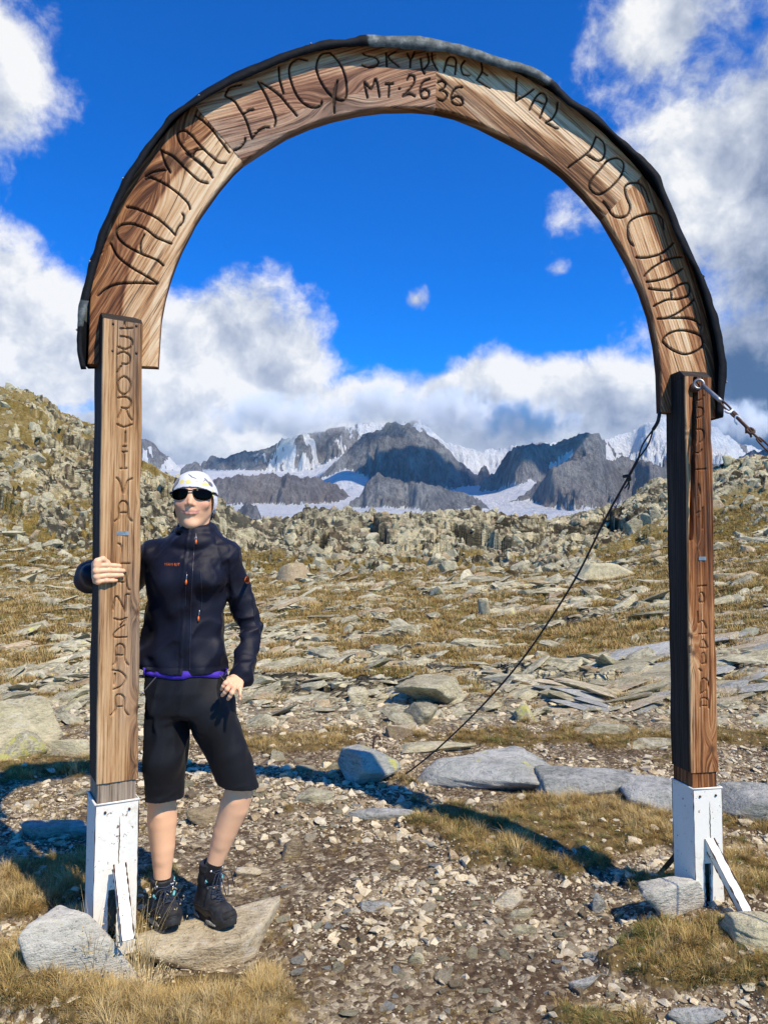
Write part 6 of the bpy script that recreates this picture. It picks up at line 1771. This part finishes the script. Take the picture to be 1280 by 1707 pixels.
named = [
 ('boulder', 140, 1662, 1524, 178, .20, M_pale, 'pale grey triangular boulder against the foot of the left white shoe', dict(yaw=.1, D=.20, tall=False, rough=.03, planes=9, sub=5)),
 ('stepping_stone', 335, 1632, 1552, 245, 'z.040', M_st, 'flat sandy slab under the walking boots of the woman', dict(sub=5, D=.52, rough=.03, flat=.5, planes=10, sink=.6)),
 ('anchor_boulder', 615, 1311, 1247, 106, None, M_sbl, 'rounded boulder to which the black guy rope is tied', dict(tall=True, sub=5, D=.36, rough=.03)),
 ('slab', 826, 1328, 1243, 285, .13, M_sbl, 'large blue-grey slab with yellow lichen right of the rope anchor boulder', dict(sub=5, flat=.6, planes=10, layer=.05, rough=.05)),
 ('slab', 975, 1340, 1274, 175, .12, M_sb, 'grey slab butting against the right end of the large lichened slab', dict(sub=5, flat=.6, yaw=.1, layer=.03, rough=.03)),
 ('slab', 1092, 1368, 1290, 120, .12, M_sb, 'blue-grey slab directly left of the right wooden post', dict(sub=4, flat=.6, rough=.03)),
 ('slab', 1250, 1386, 1298, 150, .14, M_sb, 'broad blue-grey slab behind and right of the right post', dict(sub=5, flat=.6, layer=.03, rough=.03)),
 ('boulder', 1120, 1546, 1466, 124, .12, M_pale, 'whitish angular boulder in front of the right white shoe', dict(sub=5, D=.17, planes=9, rough=.04)),
 ('boulder', 1262, 1612, 1530, 110, None, M_sgl, 'dark-cleft grey boulder with a lichened top at the right edge', dict(tall=True, sub=5, D=.30, layer=.08)),
 ('slab', 632, 1369, 1346, 118, .035, M_sb, 'long thin grey slab lying in the grass in front of the anchor boulder', dict(sub=4, flat=.8)),
 ('boulder', 40, 1255, 1206, 125, .30, M_sgl, 'big pale boulder at the left edge of the grass', dict(sub=5, D=.6, planes=9)),
 ('boulder', 20, 1282, 1240, 90, .18, M_sgl, 'lichened boulder at the left edge in front of the big pale one', dict(sub=4, D=.4)),
 ('slab', 118, 1262, 1238, 90, .10, M_sg, 'low pale slab right of the big boulder at the left edge', dict(sub=4, flat=.5)),
 ('slab', 92, 1400, 1368, 120, .06, M_sb, 'flat stone lying in the shadow of the left post', dict(sub=4, flat=.6)),
 ('stone', 486, 1436, 1400, 36, None, M_so, 'upright wedge-shaped stone beside the gravel path right of the woman', dict(tall=True, sub=4)),
 ('stone', 416, 1465, 1446, 44, .03, M_st, 'flat cream stone on the bare soil just right of the boots', dict(sub=4, flat=.5)),
 ('stone', 845, 1516, 1486, 55, .045, M_st, 'blocky cream stone in the middle of the path', dict(sub=4, planes=8)),
 ('stone', 868, 1533, 1514, 46, .025, M_sg, 'flat pale stone touching the blocky cream stone on the path', dict(sub=4, flat=.4)),
 ('stone', 872, 1561, 1541, 44, .03, M_sg, 'rounded white stone in front of the blocky cream stone', dict(sub=4)),
 ('stone', 693, 1606, 1588, 30, .024, M_sg, 'single light stone on the open gravel of the lower path', dict(sub=3)),
 ('stone', 1012, 1612, 1584, 80, .03, M_sb, 'grey split slab on the right side of the lower path', dict(sub=4, flat=.6, yaw=-.3)),
 ('stone', 1058, 1622, 1594, 48, .035, M_sg, 'pale tilted flake leaning on the grey split slab', dict(sub=4, flat=.4, tilt=(0, .3))),
 ('stone', 975, 1656, 1626, 60, .03, M_sb, 'mossy grey stone half buried below the split slab', dict(sub=4)),
 ('slab', 1165, 1715, 1688, 100, .03, M_sb, 'pale blue slab at the bottom edge of the photo on the right', dict(sub=4, flat=.6)),
 ('stone', 1005, 1690, 1666, 60, .02, M_sg, 'thin light stone in the grass left of the bottom pale slab', dict(sub=4, flat=.6)),
 ('stone', 262, 1682, 1652, 70, .03, M_sg, 'small pale stone in the dry grass below the stepping stone', dict(sub=4, flat=.4)),
 ('stone', 998, 1522, 1490, 24, None, M_sb, 'thin upright flake left of the whitish boulder', dict(tall=True, sub=3, D=.03)),
 ('stone', 625, 1522, 1500, 54, .025, M_sb, 'blue-grey stone left of centre on the gravel path', dict(sub=4)),
 ('stone', 525, 1342, 1312, 66, .06, M_sg, 'pale rounded stone in front of the shadow band left of the rope boulder', dict(sub=4)),
 ('stone', 345, 1380, 1335, 60, .08, M_so, 'mossy overhanging ledge stone seen between the woman\'s legs', dict(sub=4, layer=.08)),
 ('slab', 730, 1258, 1234, 130, .05, M_sg, 'long flat pale slab in the grass behind the large lichened slab', dict(sub=4, flat=.7)),
 ('slab', 1000, 1232, 1214, 100, .10, M_sg, 'white lichened slab far back near the outcrop', dict(sub=4, flat=.5)),
 ('slab', 1095, 1250, 1234, 110, .06, M_sg, 'flat grey slab in the grass left of the right post', dict(sub=4, flat=.6)),
 ('boulder', 716, 1180, 1140, 124, .20, M_sg, 'wide grey slab-topped boulder standing out in the rubble field', dict(sub=5, D=1.0, flat=.7, layer=.05)),
 ('boulder', 700, 1210, 1186, 60, .13, M_sgl, 'yellow-lichened boulder below the wide grey one', dict(sub=4, D=.6)),
 ('boulder', 598, 1172, 1154, 36, .13, M_sg, 'small pale boulder left of the wide grey boulder', dict(sub=4, D=.5)),
 ('boulder', 873, 1206, 1186, 34, .12, M_sgl, 'rounded yellow-green boulder at the edge of the rubble', dict(sub=4, D=.4)),
 ('boulder', 492, 972, 938, 68, 1.1, M_so, 'rust-brown boulder at the foot of the cliff beside the woman', dict(sub=4, D=1.6)),
 ('slab', 1010, 968, 944, 120, .8, M_sg, 'long whitish ledge slab below the rocky rise', dict(sub=4, D=1.4)),
 ('boulder', 806, 1030, 1008, 22, .5, M_sg, 'pale upright boulder with a black hollow in the rubble slope', dict(sub=4, D=.6)),
]
NOBJ = []
for k, (nm_, cx, yb, yt, wp, H_, m_, lab, kw) in enumerate(named):
    NOBJ.append(set_rock(nm_, cx, yb, yt, wp, H_, m_, lab, 'boulder' if 'boulder' in nm_ else ('slab' if nm_ == 'slab' else 'stone'), 100 + k * 7, **kw))
for o_, nm_ in ((0, 'triangular boulder at the left shoe'), (2, 'rope anchor boulder'), (3, 'large lichened slab'), (5, 'slab left of the right post'), (7, 'whitish boulder by the right shoe'), (10, 'big boulder at the left edge'), (9, 'long thin grey slab'),
                (14, 'upright wedge-shaped stone'), (15, 'flat cream stone by the boots'), (16, 'blocky cream stone'), (19, 'single light path stone'), (20, 'grey split slab'), (27, 'blue-grey path stone'), (28, 'pale rounded stone'), (30, 'long flat pale slab'), (33, 'wide grey boulder'), (36, 'yellow-green boulder'), (13, 'shadowed flat stone'), (1, 'stepping stone under the boots'), (31, 'white lichened slab')):
    LANDM.append((nm_, tuple(NOBJ[o_].location)))
# white block perched on the right skyline
V, Fq = rock(901, (1.0, .9, 1.2), 3)
d0 = 84.; 
o = link('boulder', mkmesh('boulder', V, Fq), M_sg, None, (wx(1210, d0, 780), d0, float(mid_h(np.array([wx(1210, d0, 780)]), np.array([d0]))[0]) + .8)); tag(o, 'white block perched on the skyline right of the right post', 'boulder')
# layered outcrop: long tilted slabs
proto = []
for k in range(6):
    V, Fq = hull(500 + k, (1.0, .62, .15), 18, .03)
    proto.append(mkmesh('outcrop_slab', V, Fq, False)); proto[-1].materials.append([M_sg, M_sb, M_st][k % 3])
rr = np.random.default_rng(44)
for k in range(110):
    px = rr.uniform(1045, 1290); t = rr.uniform(0, 1); py = 1206 - t * 115 - (px - 1045) * .10
    if k >= 84: px = rr.uniform(930, 1060); py = rr.uniform(1150, 1205)
    gx, gy, gz = ground_at(px, min(py, 1203))
    L = rr.uniform(.35, .85) * gy / 8
    o = bpy.data.objects.new('outcrop_slab', proto[k % 6]); col.objects.link(o)
    o.location = (gx, gy + .3, gz + rr.uniform(-.03, .06)); o.scale = (L * 1.3, L * rr.uniform(.7, 1.1), L * rr.uniform(.4, .8))
    o.rotation_euler = (rr.uniform(-.15, .2), (-.24 if px > 1045 else .18) + rr.uniform(-.1, .1), rr.uniform(-.35, .2))
    tag(o, 'long tilted slab in the layered outcrop behind the right post', 'slab', 'tilted slabs of the layered outcrop')

relabel([(o, {'pale_grey_schist': 'pale tilted', 'blue_grey_schist': 'blue-grey tilted', 'sandy_gneiss': 'sandy tilted'}[o.data.materials[0].name]) for o in bpy.data.objects if o.name.startswith('outcrop_slab')], 'outcrop slab', LANDM)
# ------------------------------------------------------------------ small stones as individuals on the near ground
lib = bpy.data.collections.new('stone_shapes')     # never linked to the scene: only instanced
def variants(prefix, n, sub, mats, fl, coll, dims=(1, .8, .5), seed=0, **kw):
    for k in range(n):
        rq = np.random.default_rng(seed + k)
        V, Fq = rock(seed + k, (dims[0], dims[1] * rq.uniform(.7, 1.1), dims[2] * rq.uniform(.6, 1.3)), sub, planes=8, **kw)
        me = mkmesh('%s_%02d' % (prefix, k), V, Fq, sub > 2); me.materials.append(mats[k % len(mats)])
        o = bpy.data.objects.new('%s_%02d' % (prefix, k), me); coll.objects.link(o)
rr = np.random.default_rng(5)
small = []
for k in range(12):
    V, Fq = hull(700 + k, (1, rr.uniform(.6, .9), rr.uniform(.25, .5)), 18, .05)
    me = mkmesh('loose_stone', V, Fq, False); me.materials.append([M_sg, M_st, M_sg, M_sb, M_so, M_sg][k % 6]); small.append(me)
cnt = 0
zones = [((430, 1060, 1400, 1700), 'small loose stone lying on the bare gravel path', 'loose stones on the gravel path', 150, (.025, .07)),
         ((430, 1110, 1310, 1400), 'loose stone in the stony turf between path and slabs', 'loose stones between path and slabs', 60, (.04, .12)),
         ((0, 560, 1215, 1330), 'loose stone in the dry turf behind the woman', 'loose stones behind the woman', 45, (.06, .20)),
         ((640, 1280, 1205, 1240), 'pale stone in the strip of dry grass behind the slabs', 'stones in the far strip of grass', 30, (.10, .30))]
for (x0, x1, y0, y1), lab, grp, n_, (s0, s1) in zones:
    for k in range(n_):
        px = rr.uniform(x0, x1); py = y0 + (y1 - y0) * rr.uniform(0, 1) ** .8
        gx, gy, gz = ground_at(px, py)
        s_ = s0 * (s1 / s0) ** (rr.uniform(0, 1) ** 1.8)
        o = bpy.data.objects.new('loose_stone', small[cnt % 12]); col.objects.link(o); cnt += 1
        o.location = (gx, gy, gz + s_ * .06); o.scale = (s_, s_, s_); o.rotation_euler = (rr.uniform(-.3, .3), rr.uniform(-.3, .3), rr.uniform(0, 6.3))
        tag(o, lab, 'stone', grp)

relabel([(o, {'pale_grey_schist': 'pale grey', 'blue_grey_schist': 'blue-grey', 'sandy_gneiss': 'sandy', 'brown_gneiss': 'brownish'}[o.data.materials[0].name]) for o in bpy.data.objects if o.name.startswith('loose_stone')], 'loose stone', LANDM)
# ------------------------------------------------------------------ scattered masses (one object each, many instances)
def scatter(name, P, rot, scl, pick, coll, label=None):
    me = bpy.data.meshes.new(name); me.vertices.add(len(P)); me.vertices.foreach_set('co', np.asarray(P, np.float32).ravel())
    for nm_, a in (('rot', rot), ('scl', scl)):
        at = me.attributes.new(nm_, 'FLOAT_VECTOR', 'POINT'); at.data.foreach_set('vector', np.asarray(a, np.float32).ravel())
    at = me.attributes.new('pick', 'INT', 'POINT'); at.data.foreach_set('value', np.asarray(pick, np.int32))
    me.update()
    o = bpy.data.objects.new(name, me); col.objects.link(o); tag(o, label, None, None, 'stuff')
    ng = bpy.data.node_groups.new(name, 'GeometryNodeTree')
    ng.interface.new_socket('Geometry', in_out='INPUT', socket_type='NodeSocketGeometry'); ng.interface.new_socket('Geometry', in_out='OUTPUT', socket_type='NodeSocketGeometry')
    N = ng.nodes; L = ng.links
    gi = N.new('NodeGroupInput'); go = N.new('NodeGroupOutput'); ci = N.new('GeometryNodeCollectionInfo'); ip = N.new('GeometryNodeInstanceOnPoints')
    ci.inputs['Collection'].default_value = coll; ci.inputs['Separate Children'].default_value = True; ci.inputs['Reset Children'].default_value = True
    def na(nm_, t):
        n = N.new('GeometryNodeInputNamedAttribute'); n.data_type = t; n.inputs['Name'].default_value = nm_; return n.outputs['Attribute']
    er = N.new('FunctionNodeEulerToRotation'); L.new(na('rot', 'FLOAT_VECTOR'), er.inputs[0])
    L.new(gi.outputs[0], ip.inputs['Points']); L.new(ci.outputs[0], ip.inputs['Instance']); ip.inputs['Pick Instance'].default_value = True
    L.new(na('pick', 'INT'), ip.inputs['Instance Index']); L.new(er.outputs[0], ip.inputs['Rotation']); L.new(na('scl', 'FLOAT_VECTOR'), ip.inputs['Scale'])
    L.new(ip.outputs[0], go.inputs[0])
    md = o.modifiers.new('scatter', 'NODES'); md.node_group = ng
    return o
def fan(n, d0, d1, pw=1.0, u=.62):
    """points spread over the ground in front, denser close by"""
    t = rng.uniform(0, 1, n); d = d0 * (d1 / d0) ** (t ** pw)
    x = rng.uniform(-u, u, n) * d
    return x, d
# gravel
cg = bpy.data.collections.new('gravel_shapes'); hull_variants('gravel', 10, [GV[1], GV[0], GV[2], GV[0], GV[1]], cg, (1, .8, .42), 300, 12)
x, y = fan(130000, 1.5, 7.5, .95)
z, g, _, _ = full_h(x, y)
keep = (rng.uniform(0, 1, len(x)) > g * .85) & (rng.uniform(0, 1, len(x)) < .10 + .62 * sst(fbm2(x * 2, y * 2, 4, 91), .36, .62))
x, y, z = x[keep], y[keep], z[keep]; n_ = len(x)
s_ = (.0045 + .008 * rng.uniform(0, 1, n_) ** 2 + .045 * rng.uniform(0, 1, n_) ** 16) * (y / 2.6) ** .85
scatter('gravel', np.stack([x, y, z + s_ * .08], 1), np.stack([rng.uniform(-.4, .4, n_), rng.uniform(-.4, .4, n_), rng.uniform(0, 6.3, n_)], 1), np.stack([s_] * 3, 1), rng.integers(0, 10, n_), cg)
# rubble field
cr = bpy.data.collections.new('rubble_shapes'); hull_variants('rubble', 14, [RB[0], RB[1], RB[0], RB[3], RB[2], RB[0], RB[1]], cr, (1, .75, .26), 400, 18, .03)
x, y = fan(62000, 6.4, 54, .85)
z, g, _, _ = full_h(x, y)
cl = fbm2(x * .22, y * .12, 4, 88)
keep = (rng.uniform(0, 1, len(x)) > g * .78) & (rng.uniform(0, 1, len(x)) < .35 + 1.2 * sst(cl, .35, .65))
x, y, z = x[keep], y[keep], z[keep]; n_ = len(x)
s_ = (.030 + .075 * rng.uniform(0, 1, n_) ** 2.2 + .34 * rng.uniform(0, 1, n_) ** 14) * (y / 9) ** .75
scatter('rubble', np.stack([x, y, z + s_ * .02], 1), np.stack([rng.normal(.05, .20, n_), rng.normal(-.12, .20, n_), rng.normal(.0, .7, n_)], 1), np.stack([s_ * rng.uniform(.9, 2.2, n_), s_ * 1.2, s_ * rng.uniform(.6, 1.4, n_)], 1), rng.integers(0, 14, n_), cr)
# blocks on the cliffs and the hill
cb = bpy.data.collections.new('block_shapes'); hull_variants('block', 10, [BK[0], BK[1], BK[3], BK[0], BK[2]], cb, (1, .8, .8), 450, 16, .03)
x = rng.uniform(-.62, .62, 16000); y = rng.uniform(46, 108, 16000); x = x * y
z, g, _, _ = full_h(x, y)
keep = (rng.uniform(0, 1, len(x)) > g * .8) & (rng.uniform(0, 1, len(x)) < .25 + 1.3 * sst(fbm2(x * .07, y * .07, 4, 99), .4, .62))
x, y, z = x[keep], y[keep], z[keep]; n_ = len(x)
s_ = .22 + .36 * rng.uniform(0, 1, n_) ** 2 + 1.1 * rng.uniform(0, 1, n_) ** 10
scatter('boulder_scree', np.stack([x, y, z - s_ * .12], 1), np.stack([rng.normal(0, .5, n_), rng.normal(-.4, .35, n_), rng.normal(0, .8, n_)], 1), np.stack([s_ * 1.2, s_, s_ * rng.uniform(.8, 2.0, n_)], 1), rng.integers(0, 10, n_), cb)

# ------------------------------------------------------------------ dry grass
def m_grass(c0, c1, c2):
    def fn(nt, bs):
        h = attr('h'); o = objrand(); n = noise(texco(), 30, 2)
        c = ramp(h * .8 + (n - .5) * .5, [(0, c0), (.5, c1), (1, c2)])
        c = mix(o * .5, c, c2)
        return {'Base Color': c, 'Roughness': .8, 'Specular IOR Level': .1}
    return fn
M_gg = mat('golden_grass', m_grass((.10, .07, .02), (.42, .27, .08), (.66, .49, .20)))
M_gs = mat('straw_grass', m_grass((.16, .11, .04), (.52, .38, .16), (.78, .63, .34)))
M_gn = mat('green_grass', m_grass((.03, .04, .01), (.11, .135, .03), (.30, .28, .09)))
M_gr = mat('rusty_grass', m_grass((.07, .045, .015), (.28, .16, .045), (.46, .30, .10)))
def tuft(seed, n, ln, spread, lay, width, seg=3, heads=0.):
    r = np.random.default_rng(seed); V = []; Fq = []; hh = []
    for k in range(n):
        a = r.uniform(0, 6.283); b = a + r.normal(0, .5); rad = spread * math.sqrt(r.uniform(0, 1)) * .6
        p = np.array([math.cos(a) * rad, math.sin(a) * rad, -.004]); L = ln * r.uniform(.5, 1.15)
        out = lay * r.uniform(.3, 1.3); el_ = math.pi / 2 - out * .35
        w = width * r.uniform(.7, 1.3); sd = np.array([-math.sin(b), math.cos(b), 0]) * w
        base = len(V)
        for s in range(seg + 1):
            t = s / seg; ww = (1 - t * .92)
            V += [p - sd * ww * .5, p + sd * ww * .5]; hh += [t, t]
            e = el_ - out * 1.5 * t
            p = p + np.array([math.cos(b) * math.cos(e), math.sin(b) * math.cos(e), math.sin(e)]) * L / seg
        for s in range(seg): q = base + 2 * s; Fq.append((q, q + 1, q + 3, q + 2))
        if r.uniform() < heads:
            for s in range(6):
                c = p - np.array([math.cos(b) * .004, math.sin(b) * .004, .006]) * s * 1.4
                o_ = r.normal(0, .0035, 3); q = len(V)
                V += [c, c + o_ + [0, 0, .006], c + o_ * 1.6 + [.002, .002, .001]]; hh += [1, 1, 1]; Fq.append((q, q + 1, q + 2))
    return V, Fq, hh
def tuft_coll(name, specs_):
    c = bpy.data.collections.new(name)
    for k, (sp, m_) in enumerate(specs_):
        V, Fq, hh = tuft(k + 60, *sp)
        me = mkmesh('%s_%02d' % (name, k), V, Fq, True, {'h': hh}); me.materials.append(m_)
        c.objects.link(bpy.data.objects.new('%s_%02d' % (name, k), me))
    return c
cgr = tuft_coll('tufts', [((46, .085, .05, .9, .0028), M_gg), ((50, .075, .055, 1.25, .0026), M_gs), ((44, .060, .05, 1.1, .0026), M_gn), ((46, .070, .05, 1.3, .0026), M_gr),
                          ((52, .095, .05, 1.0, .0026), M_gg), ((40, .11, .045, .8, .0024), M_gs), ((60, .055, .06, 1.4, .0026), M_gr), ((44, .07, .05, 1.2, .0026), M_gg)])
x, y = fan(52000, 1.5, 8.0, .95, .60)
z, g, _, _ = full_h(x, y)
keep = (g > .45) & (rng.uniform(0, 1, len(x)) < (.2 + g * .6) * (.35 + 1.0 * sst(fbm2(x * 5, y * 5, 3, 66), .35, .6)))
edge_ = sst(fbm2(x * 1.3, y * 1.3, 4, 63) + (np.abs(x - .35 - .02 * y) / (1.0 + .3 * y)) * .25, .50, .66)
keep |= (rng.uniform(0, 1, len(x)) < .22 * edge_)
# nothing grows on the stepping stone or through the boots
keep &= ~((np.abs(x + .70) < .27) & (y > 2.42) & (y < 3.15))
keep &= ~((np.abs(x + 1.02) < .12) & (y > 2.42) & (y < 2.55))
x, y, z, g = x[keep], y[keep], z[keep], g[keep]; n_ = len(x)
cn = fbm2(x * 1.4, y * 1.4, 3, 64) + rng.normal(0, .12, n_) + .03
pick = np.where(cn < .40, rng.choice([2, 2, 3, 7], n_), np.where(cn < .56, rng.choice([0, 3, 6, 2, 4], n_), rng.choice([0, 1, 4, 5, 6], n_)))
s_ = rng.uniform(.3, .9, n_) * (.42 + .5 * np.clip(g, 0, 1)) * (y / 3) ** .25 * (.7 + .6 * fbm2(x * 4, y * 4, 2, 65))
scatter('grass', np.stack([x, y, z - .004], 1), np.stack([rng.normal(0, .15, n_), rng.normal(0, .15, n_), rng.uniform(0, 6.3, n_)], 1), np.stack([s_, s_, s_ * rng.uniform(.7, 1.1, n_)], 1), pick, cgr)
print('tufts', n_)
# further moor grass
cgf = tuft_coll('far_tufts', [((26, .22, .26, 1.2, .014, 2), M_gg), ((26, .20, .28, 1.4, .014, 2), M_gr), ((24, .18, .26, 1.3, .014, 2), M_gn), ((26, .22, .24, 1.1, .012, 2), M_gs), ((30, .16, .30, 1.5, .016, 2), M_gr)])
x, y = fan(30000, 7.0, 60, .85)
z, g, _, _ = full_h(x, y)
keep = (g > .45)
x, y, z = x[keep], y[keep], z[keep]; n_ = len(x)
s_ = rng.uniform(.5, 1.0, n_) * (y / 14) ** .7
scatter('moor_grass', np.stack([x, y, z - .01], 1), np.stack([rng.normal(0, .1, n_), rng.normal(0, .1, n_), rng.uniform(0, 6.3, n_)], 1), np.stack([s_, s_, s_ * .8], 1), rng.integers(0, 5, n_), cgf)
# tall seeding grass round the left shoe
def tall_clump(px, py, d, seed, n, ln, label, sp=.07, dz=0.):
    p = J(px, py, d); gz = float(mid_h(np.array([p[0]]), np.array([p[1]]))[0])
    V, Fq, hh = tuft(seed, n, ln, sp, .62, .0026, 5, .22)
    o = link('grass_clump', mkmesh('grass_clump', V, Fq, True, {'h': hh}), M_gs, None, (p[0], p[1], gz)); tag(o, label, 'grass clump')
tall_clump(232, 1560, 2.55, 71, 70, .27, 'tall straw grass between the left white shoe and the boots', .07)
tall_clump(160, 1530, 2.50, 72, 80, .25, 'tall seeding grass left of the left white shoe', .09)
tall_clump(246, 1612, 2.45, 73, 130, .13, 'dense tawny grass at the near end of the left strut', .08)
tall_clump(1210, 1490, 3.05, 74, 60, .14, 'short grass tuft at the base of the right white shoe', .10)

# ------------------------------------------------------------------ guy rope and chain
M_rope = mat('black_cable', lambda nt, bs: {'Base Color': ramp(noise(texco(), 120, 3), [(.4, (.010, .009, .010)), (.6, (.035, .03, .03))]), 'Roughness': .7})
M_tape = mat('white_tape', lambda nt, bs: {'Base Color': (.72, .75, .75), 'Roughness': .6})
A0 = (1104, 688, 3.04)
ropep = [(1104, 688), (1096, 702), (1088, 716), (1063, 765), (1046, 797), (1010, 862), (960, 962), (905, 1050), (860, 1112), (800, 1180), (735, 1243), (690, 1280), (664, 1298)]
qd = np.r_[0, np.cumsum(np.hypot(*np.diff(np.array(ropep, float), axis=0).T))]; qd /= qd[-1]
da = 3.04; db = ground_at(650, 1308)[1] + .08
rp = [J(p[0], p[1], 1 / (1 / da + (1 / db - 1 / da) * t)) for p, t in zip(ropep, qd)]
guy = empty('guy_cable', tuple(rp[0])); tag(guy, 'thin black guy cable running from the arch down to the anchor boulder', 'guy cable')
def strand(path, rad, nm_, m_, par, seg=7, n=6):
    v, f_ = tube(smooth_path(path, n), rad, seg); return link(nm_, mkmesh(nm_, rel(par, v), f_), m_, par)
strand(rp[4:], .0050, 'cable', M_rope, guy, n=10)
sd_ = np.array([1, .1, 0]); sd_ = sd_ / np.linalg.norm(sd_)
off = lambda p, k: p + sd_ * k
mid_ = (rp[2] + rp[3]) / 2
strand([rp[2], off(mid_, .012), rp[3]], .0035, 'eye_strand', M_rope, guy); strand([rp[2], off(mid_, -.012), rp[3]], .0035, 'eye_strand', M_rope, guy)
strand([rp[3], rp[4]], .0062, 'splice', M_rope, guy)
strand([rp[0] + np.array([0, .03, .02]), rp[1], rp[2]], [.007] * 2 + [.010] * 4 + [.006] * 7 if False else .0075, 'shackle', M_rope, guy)
strand([rp[4] + np.array([-.022, 0, .006]), rp[4] + np.array([0, -.01, .008]), rp[4] + np.array([.008, 0, -.01])], .007, 'knot', M_rope, guy)
strand([rp[4], rp[4] + np.array([0, -.004, -.022]), rp[4] + np.array([-.016, 0, -.046])], .0035, 'cable_end', M_rope, guy)
strand([rp[4], rp[4] + np.array([.004, -.004, -.03]), rp[4] + np.array([.0, 0, -.050])], .0035, 'cable_end', M_rope, guy)
# loop round the boulder
bc = J(615, 1300, db); 
strand([rp[-1], rp[-1] + np.array([-.06, -.13, -.05]), rp[-1] + np.array([-.20, -.17, -.06]), rp[-1] + np.array([-.33, -.05, -.05])], .005, 'cable', M_rope, guy)
# rusty hooked bar behind the boulder
gx, gy, gz = ground_at(620, 1262)
hb = [(gx, gy, gz - .05), (gx + .01, gy, gz + .09), (gx + .02, gy, gz + .135), (gx + .045, gy, gz + .15), (gx + .06, gy, gz + .12)]
o = link('hooked_bar', mkmesh('hooked_bar', *tube(smooth_path(hb, 5), .008, 8)), M_rust); tag(o, 'rusty hooked iron bar standing behind the anchor boulder', 'iron bar')
# chain, rod and turnbuckle on the right post
c0 = on_plane(1163, 641, PR['TL'] + PR['N'] * .012, PR['N']); c1 = J(1201, 669, 2.86); c2 = J(1281, 749, 2.70)
stay = empty('stay_cable', tuple(c0)); tag(stay, 'rusty turnbuckle and wire stay running out of the photo from the right post', 'stay cable')
th = np.linspace(0, 2 * math.pi, 14, endpoint=False)
v, f_ = tube([c0 + np.array([math.cos(t) * .018, -.006 - .004 * math.cos(t), math.sin(t) * .018]) for t in th], .0055, 8, closed=True); link('ring', mkmesh('ring', rel(stay, v), f_), M_galv, stay)
v, f_ = tube([c0 + PR['N'] * .004 + np.array([-.012, 0, -.012]), c0 - PR['N'] * .010 + np.array([-.012, 0, -.012])], .020, 12); link('bolt_head', mkmesh('bolt_head', rel(stay, v), f_), M_rust, stay)
strand([c0 + np.array([.014, -.01, -.006]), c1], .0085, 'rod', M_galv, stay)
dr = (c2 - c1); Ls = np.linalg.norm(dr); dr /= Ls; sn = np.cross(dr, [0, 1, 0]); sn /= np.linalg.norm(sn)
def link_loop(a, b, wd, rad, m_, nm_):
    c = (a + b) / 2; h_ = np.linalg.norm(b - a) / 2
    pts = [c + dr * h_ * math.cos(t) * (1.0) + sn * wd * np.sign(math.sin(t)) * abs(math.sin(t)) ** .5 for t in th]
    v, f_ = tube(pts, rad, 7, closed=True); link(nm_, mkmesh(nm_, rel(stay, v), f_), m_, stay)
link_loop(c1, c1 + dr * .062, .008, .0040, M_rust, 'chain_link'); link_loop(c1 + dr * .056, c1 + dr * .10, .008, .0038, M_rust, 'chain_link')
strand([c1 + dr * .055, c1 + dr * .17], .0065, 'rod', M_rust, stay)
strand([c1 + dr * .17, c1 + dr * .24], .0045, 'rod', M_rust, stay)
link_loop(c1 + dr * .165, c1 + dr * .19, .010, .0055, M_rust, 'clamp'); link_loop(c1 + dr * .215, c1 + dr * .30, .009, .0036, M_rust, 'chain_link')
strand([c1 + dr * .15, c1 + dr * .16 - np.array([.006, 0, .02])], .004, 'wire_end', M_rust, stay); strand([c1 + dr * .17, c1 + dr * .18 - np.array([.0, 0, .022])], .004, 'wire_end', M_rust, stay)
strand([c1 + dr * .06 + sn * .008, c1 + dr * .062 - np.array([.012, .008, .006]), c1 + dr * .06 - np.array([.026, .008, .0])], .0055, 'tape', M_tape, stay)
strand([c1 + dr * .115 + sn * .008, c1 + dr * .09 - np.array([0, .008, 0]), c1 + dr * .085 - np.array([.004, .006, .022]), c1 + dr * .09 - np.array([-.002, .006, .034])], .0030, 'tape', M_tape, stay)
gend = c1 + dr * ((c1[2] - .03) / -dr[2])
strand([c1 + dr * .29, gend], .0040, 'cable', M_rope, stay)
V, Fq = rock(950, (.4, .35, .3), 3); o = link('boulder', mkmesh('boulder', V, Fq), M_sg, None, tuple(gend)); tag(o, 'boulder beyond the right edge that holds the wire stay', 'boulder')
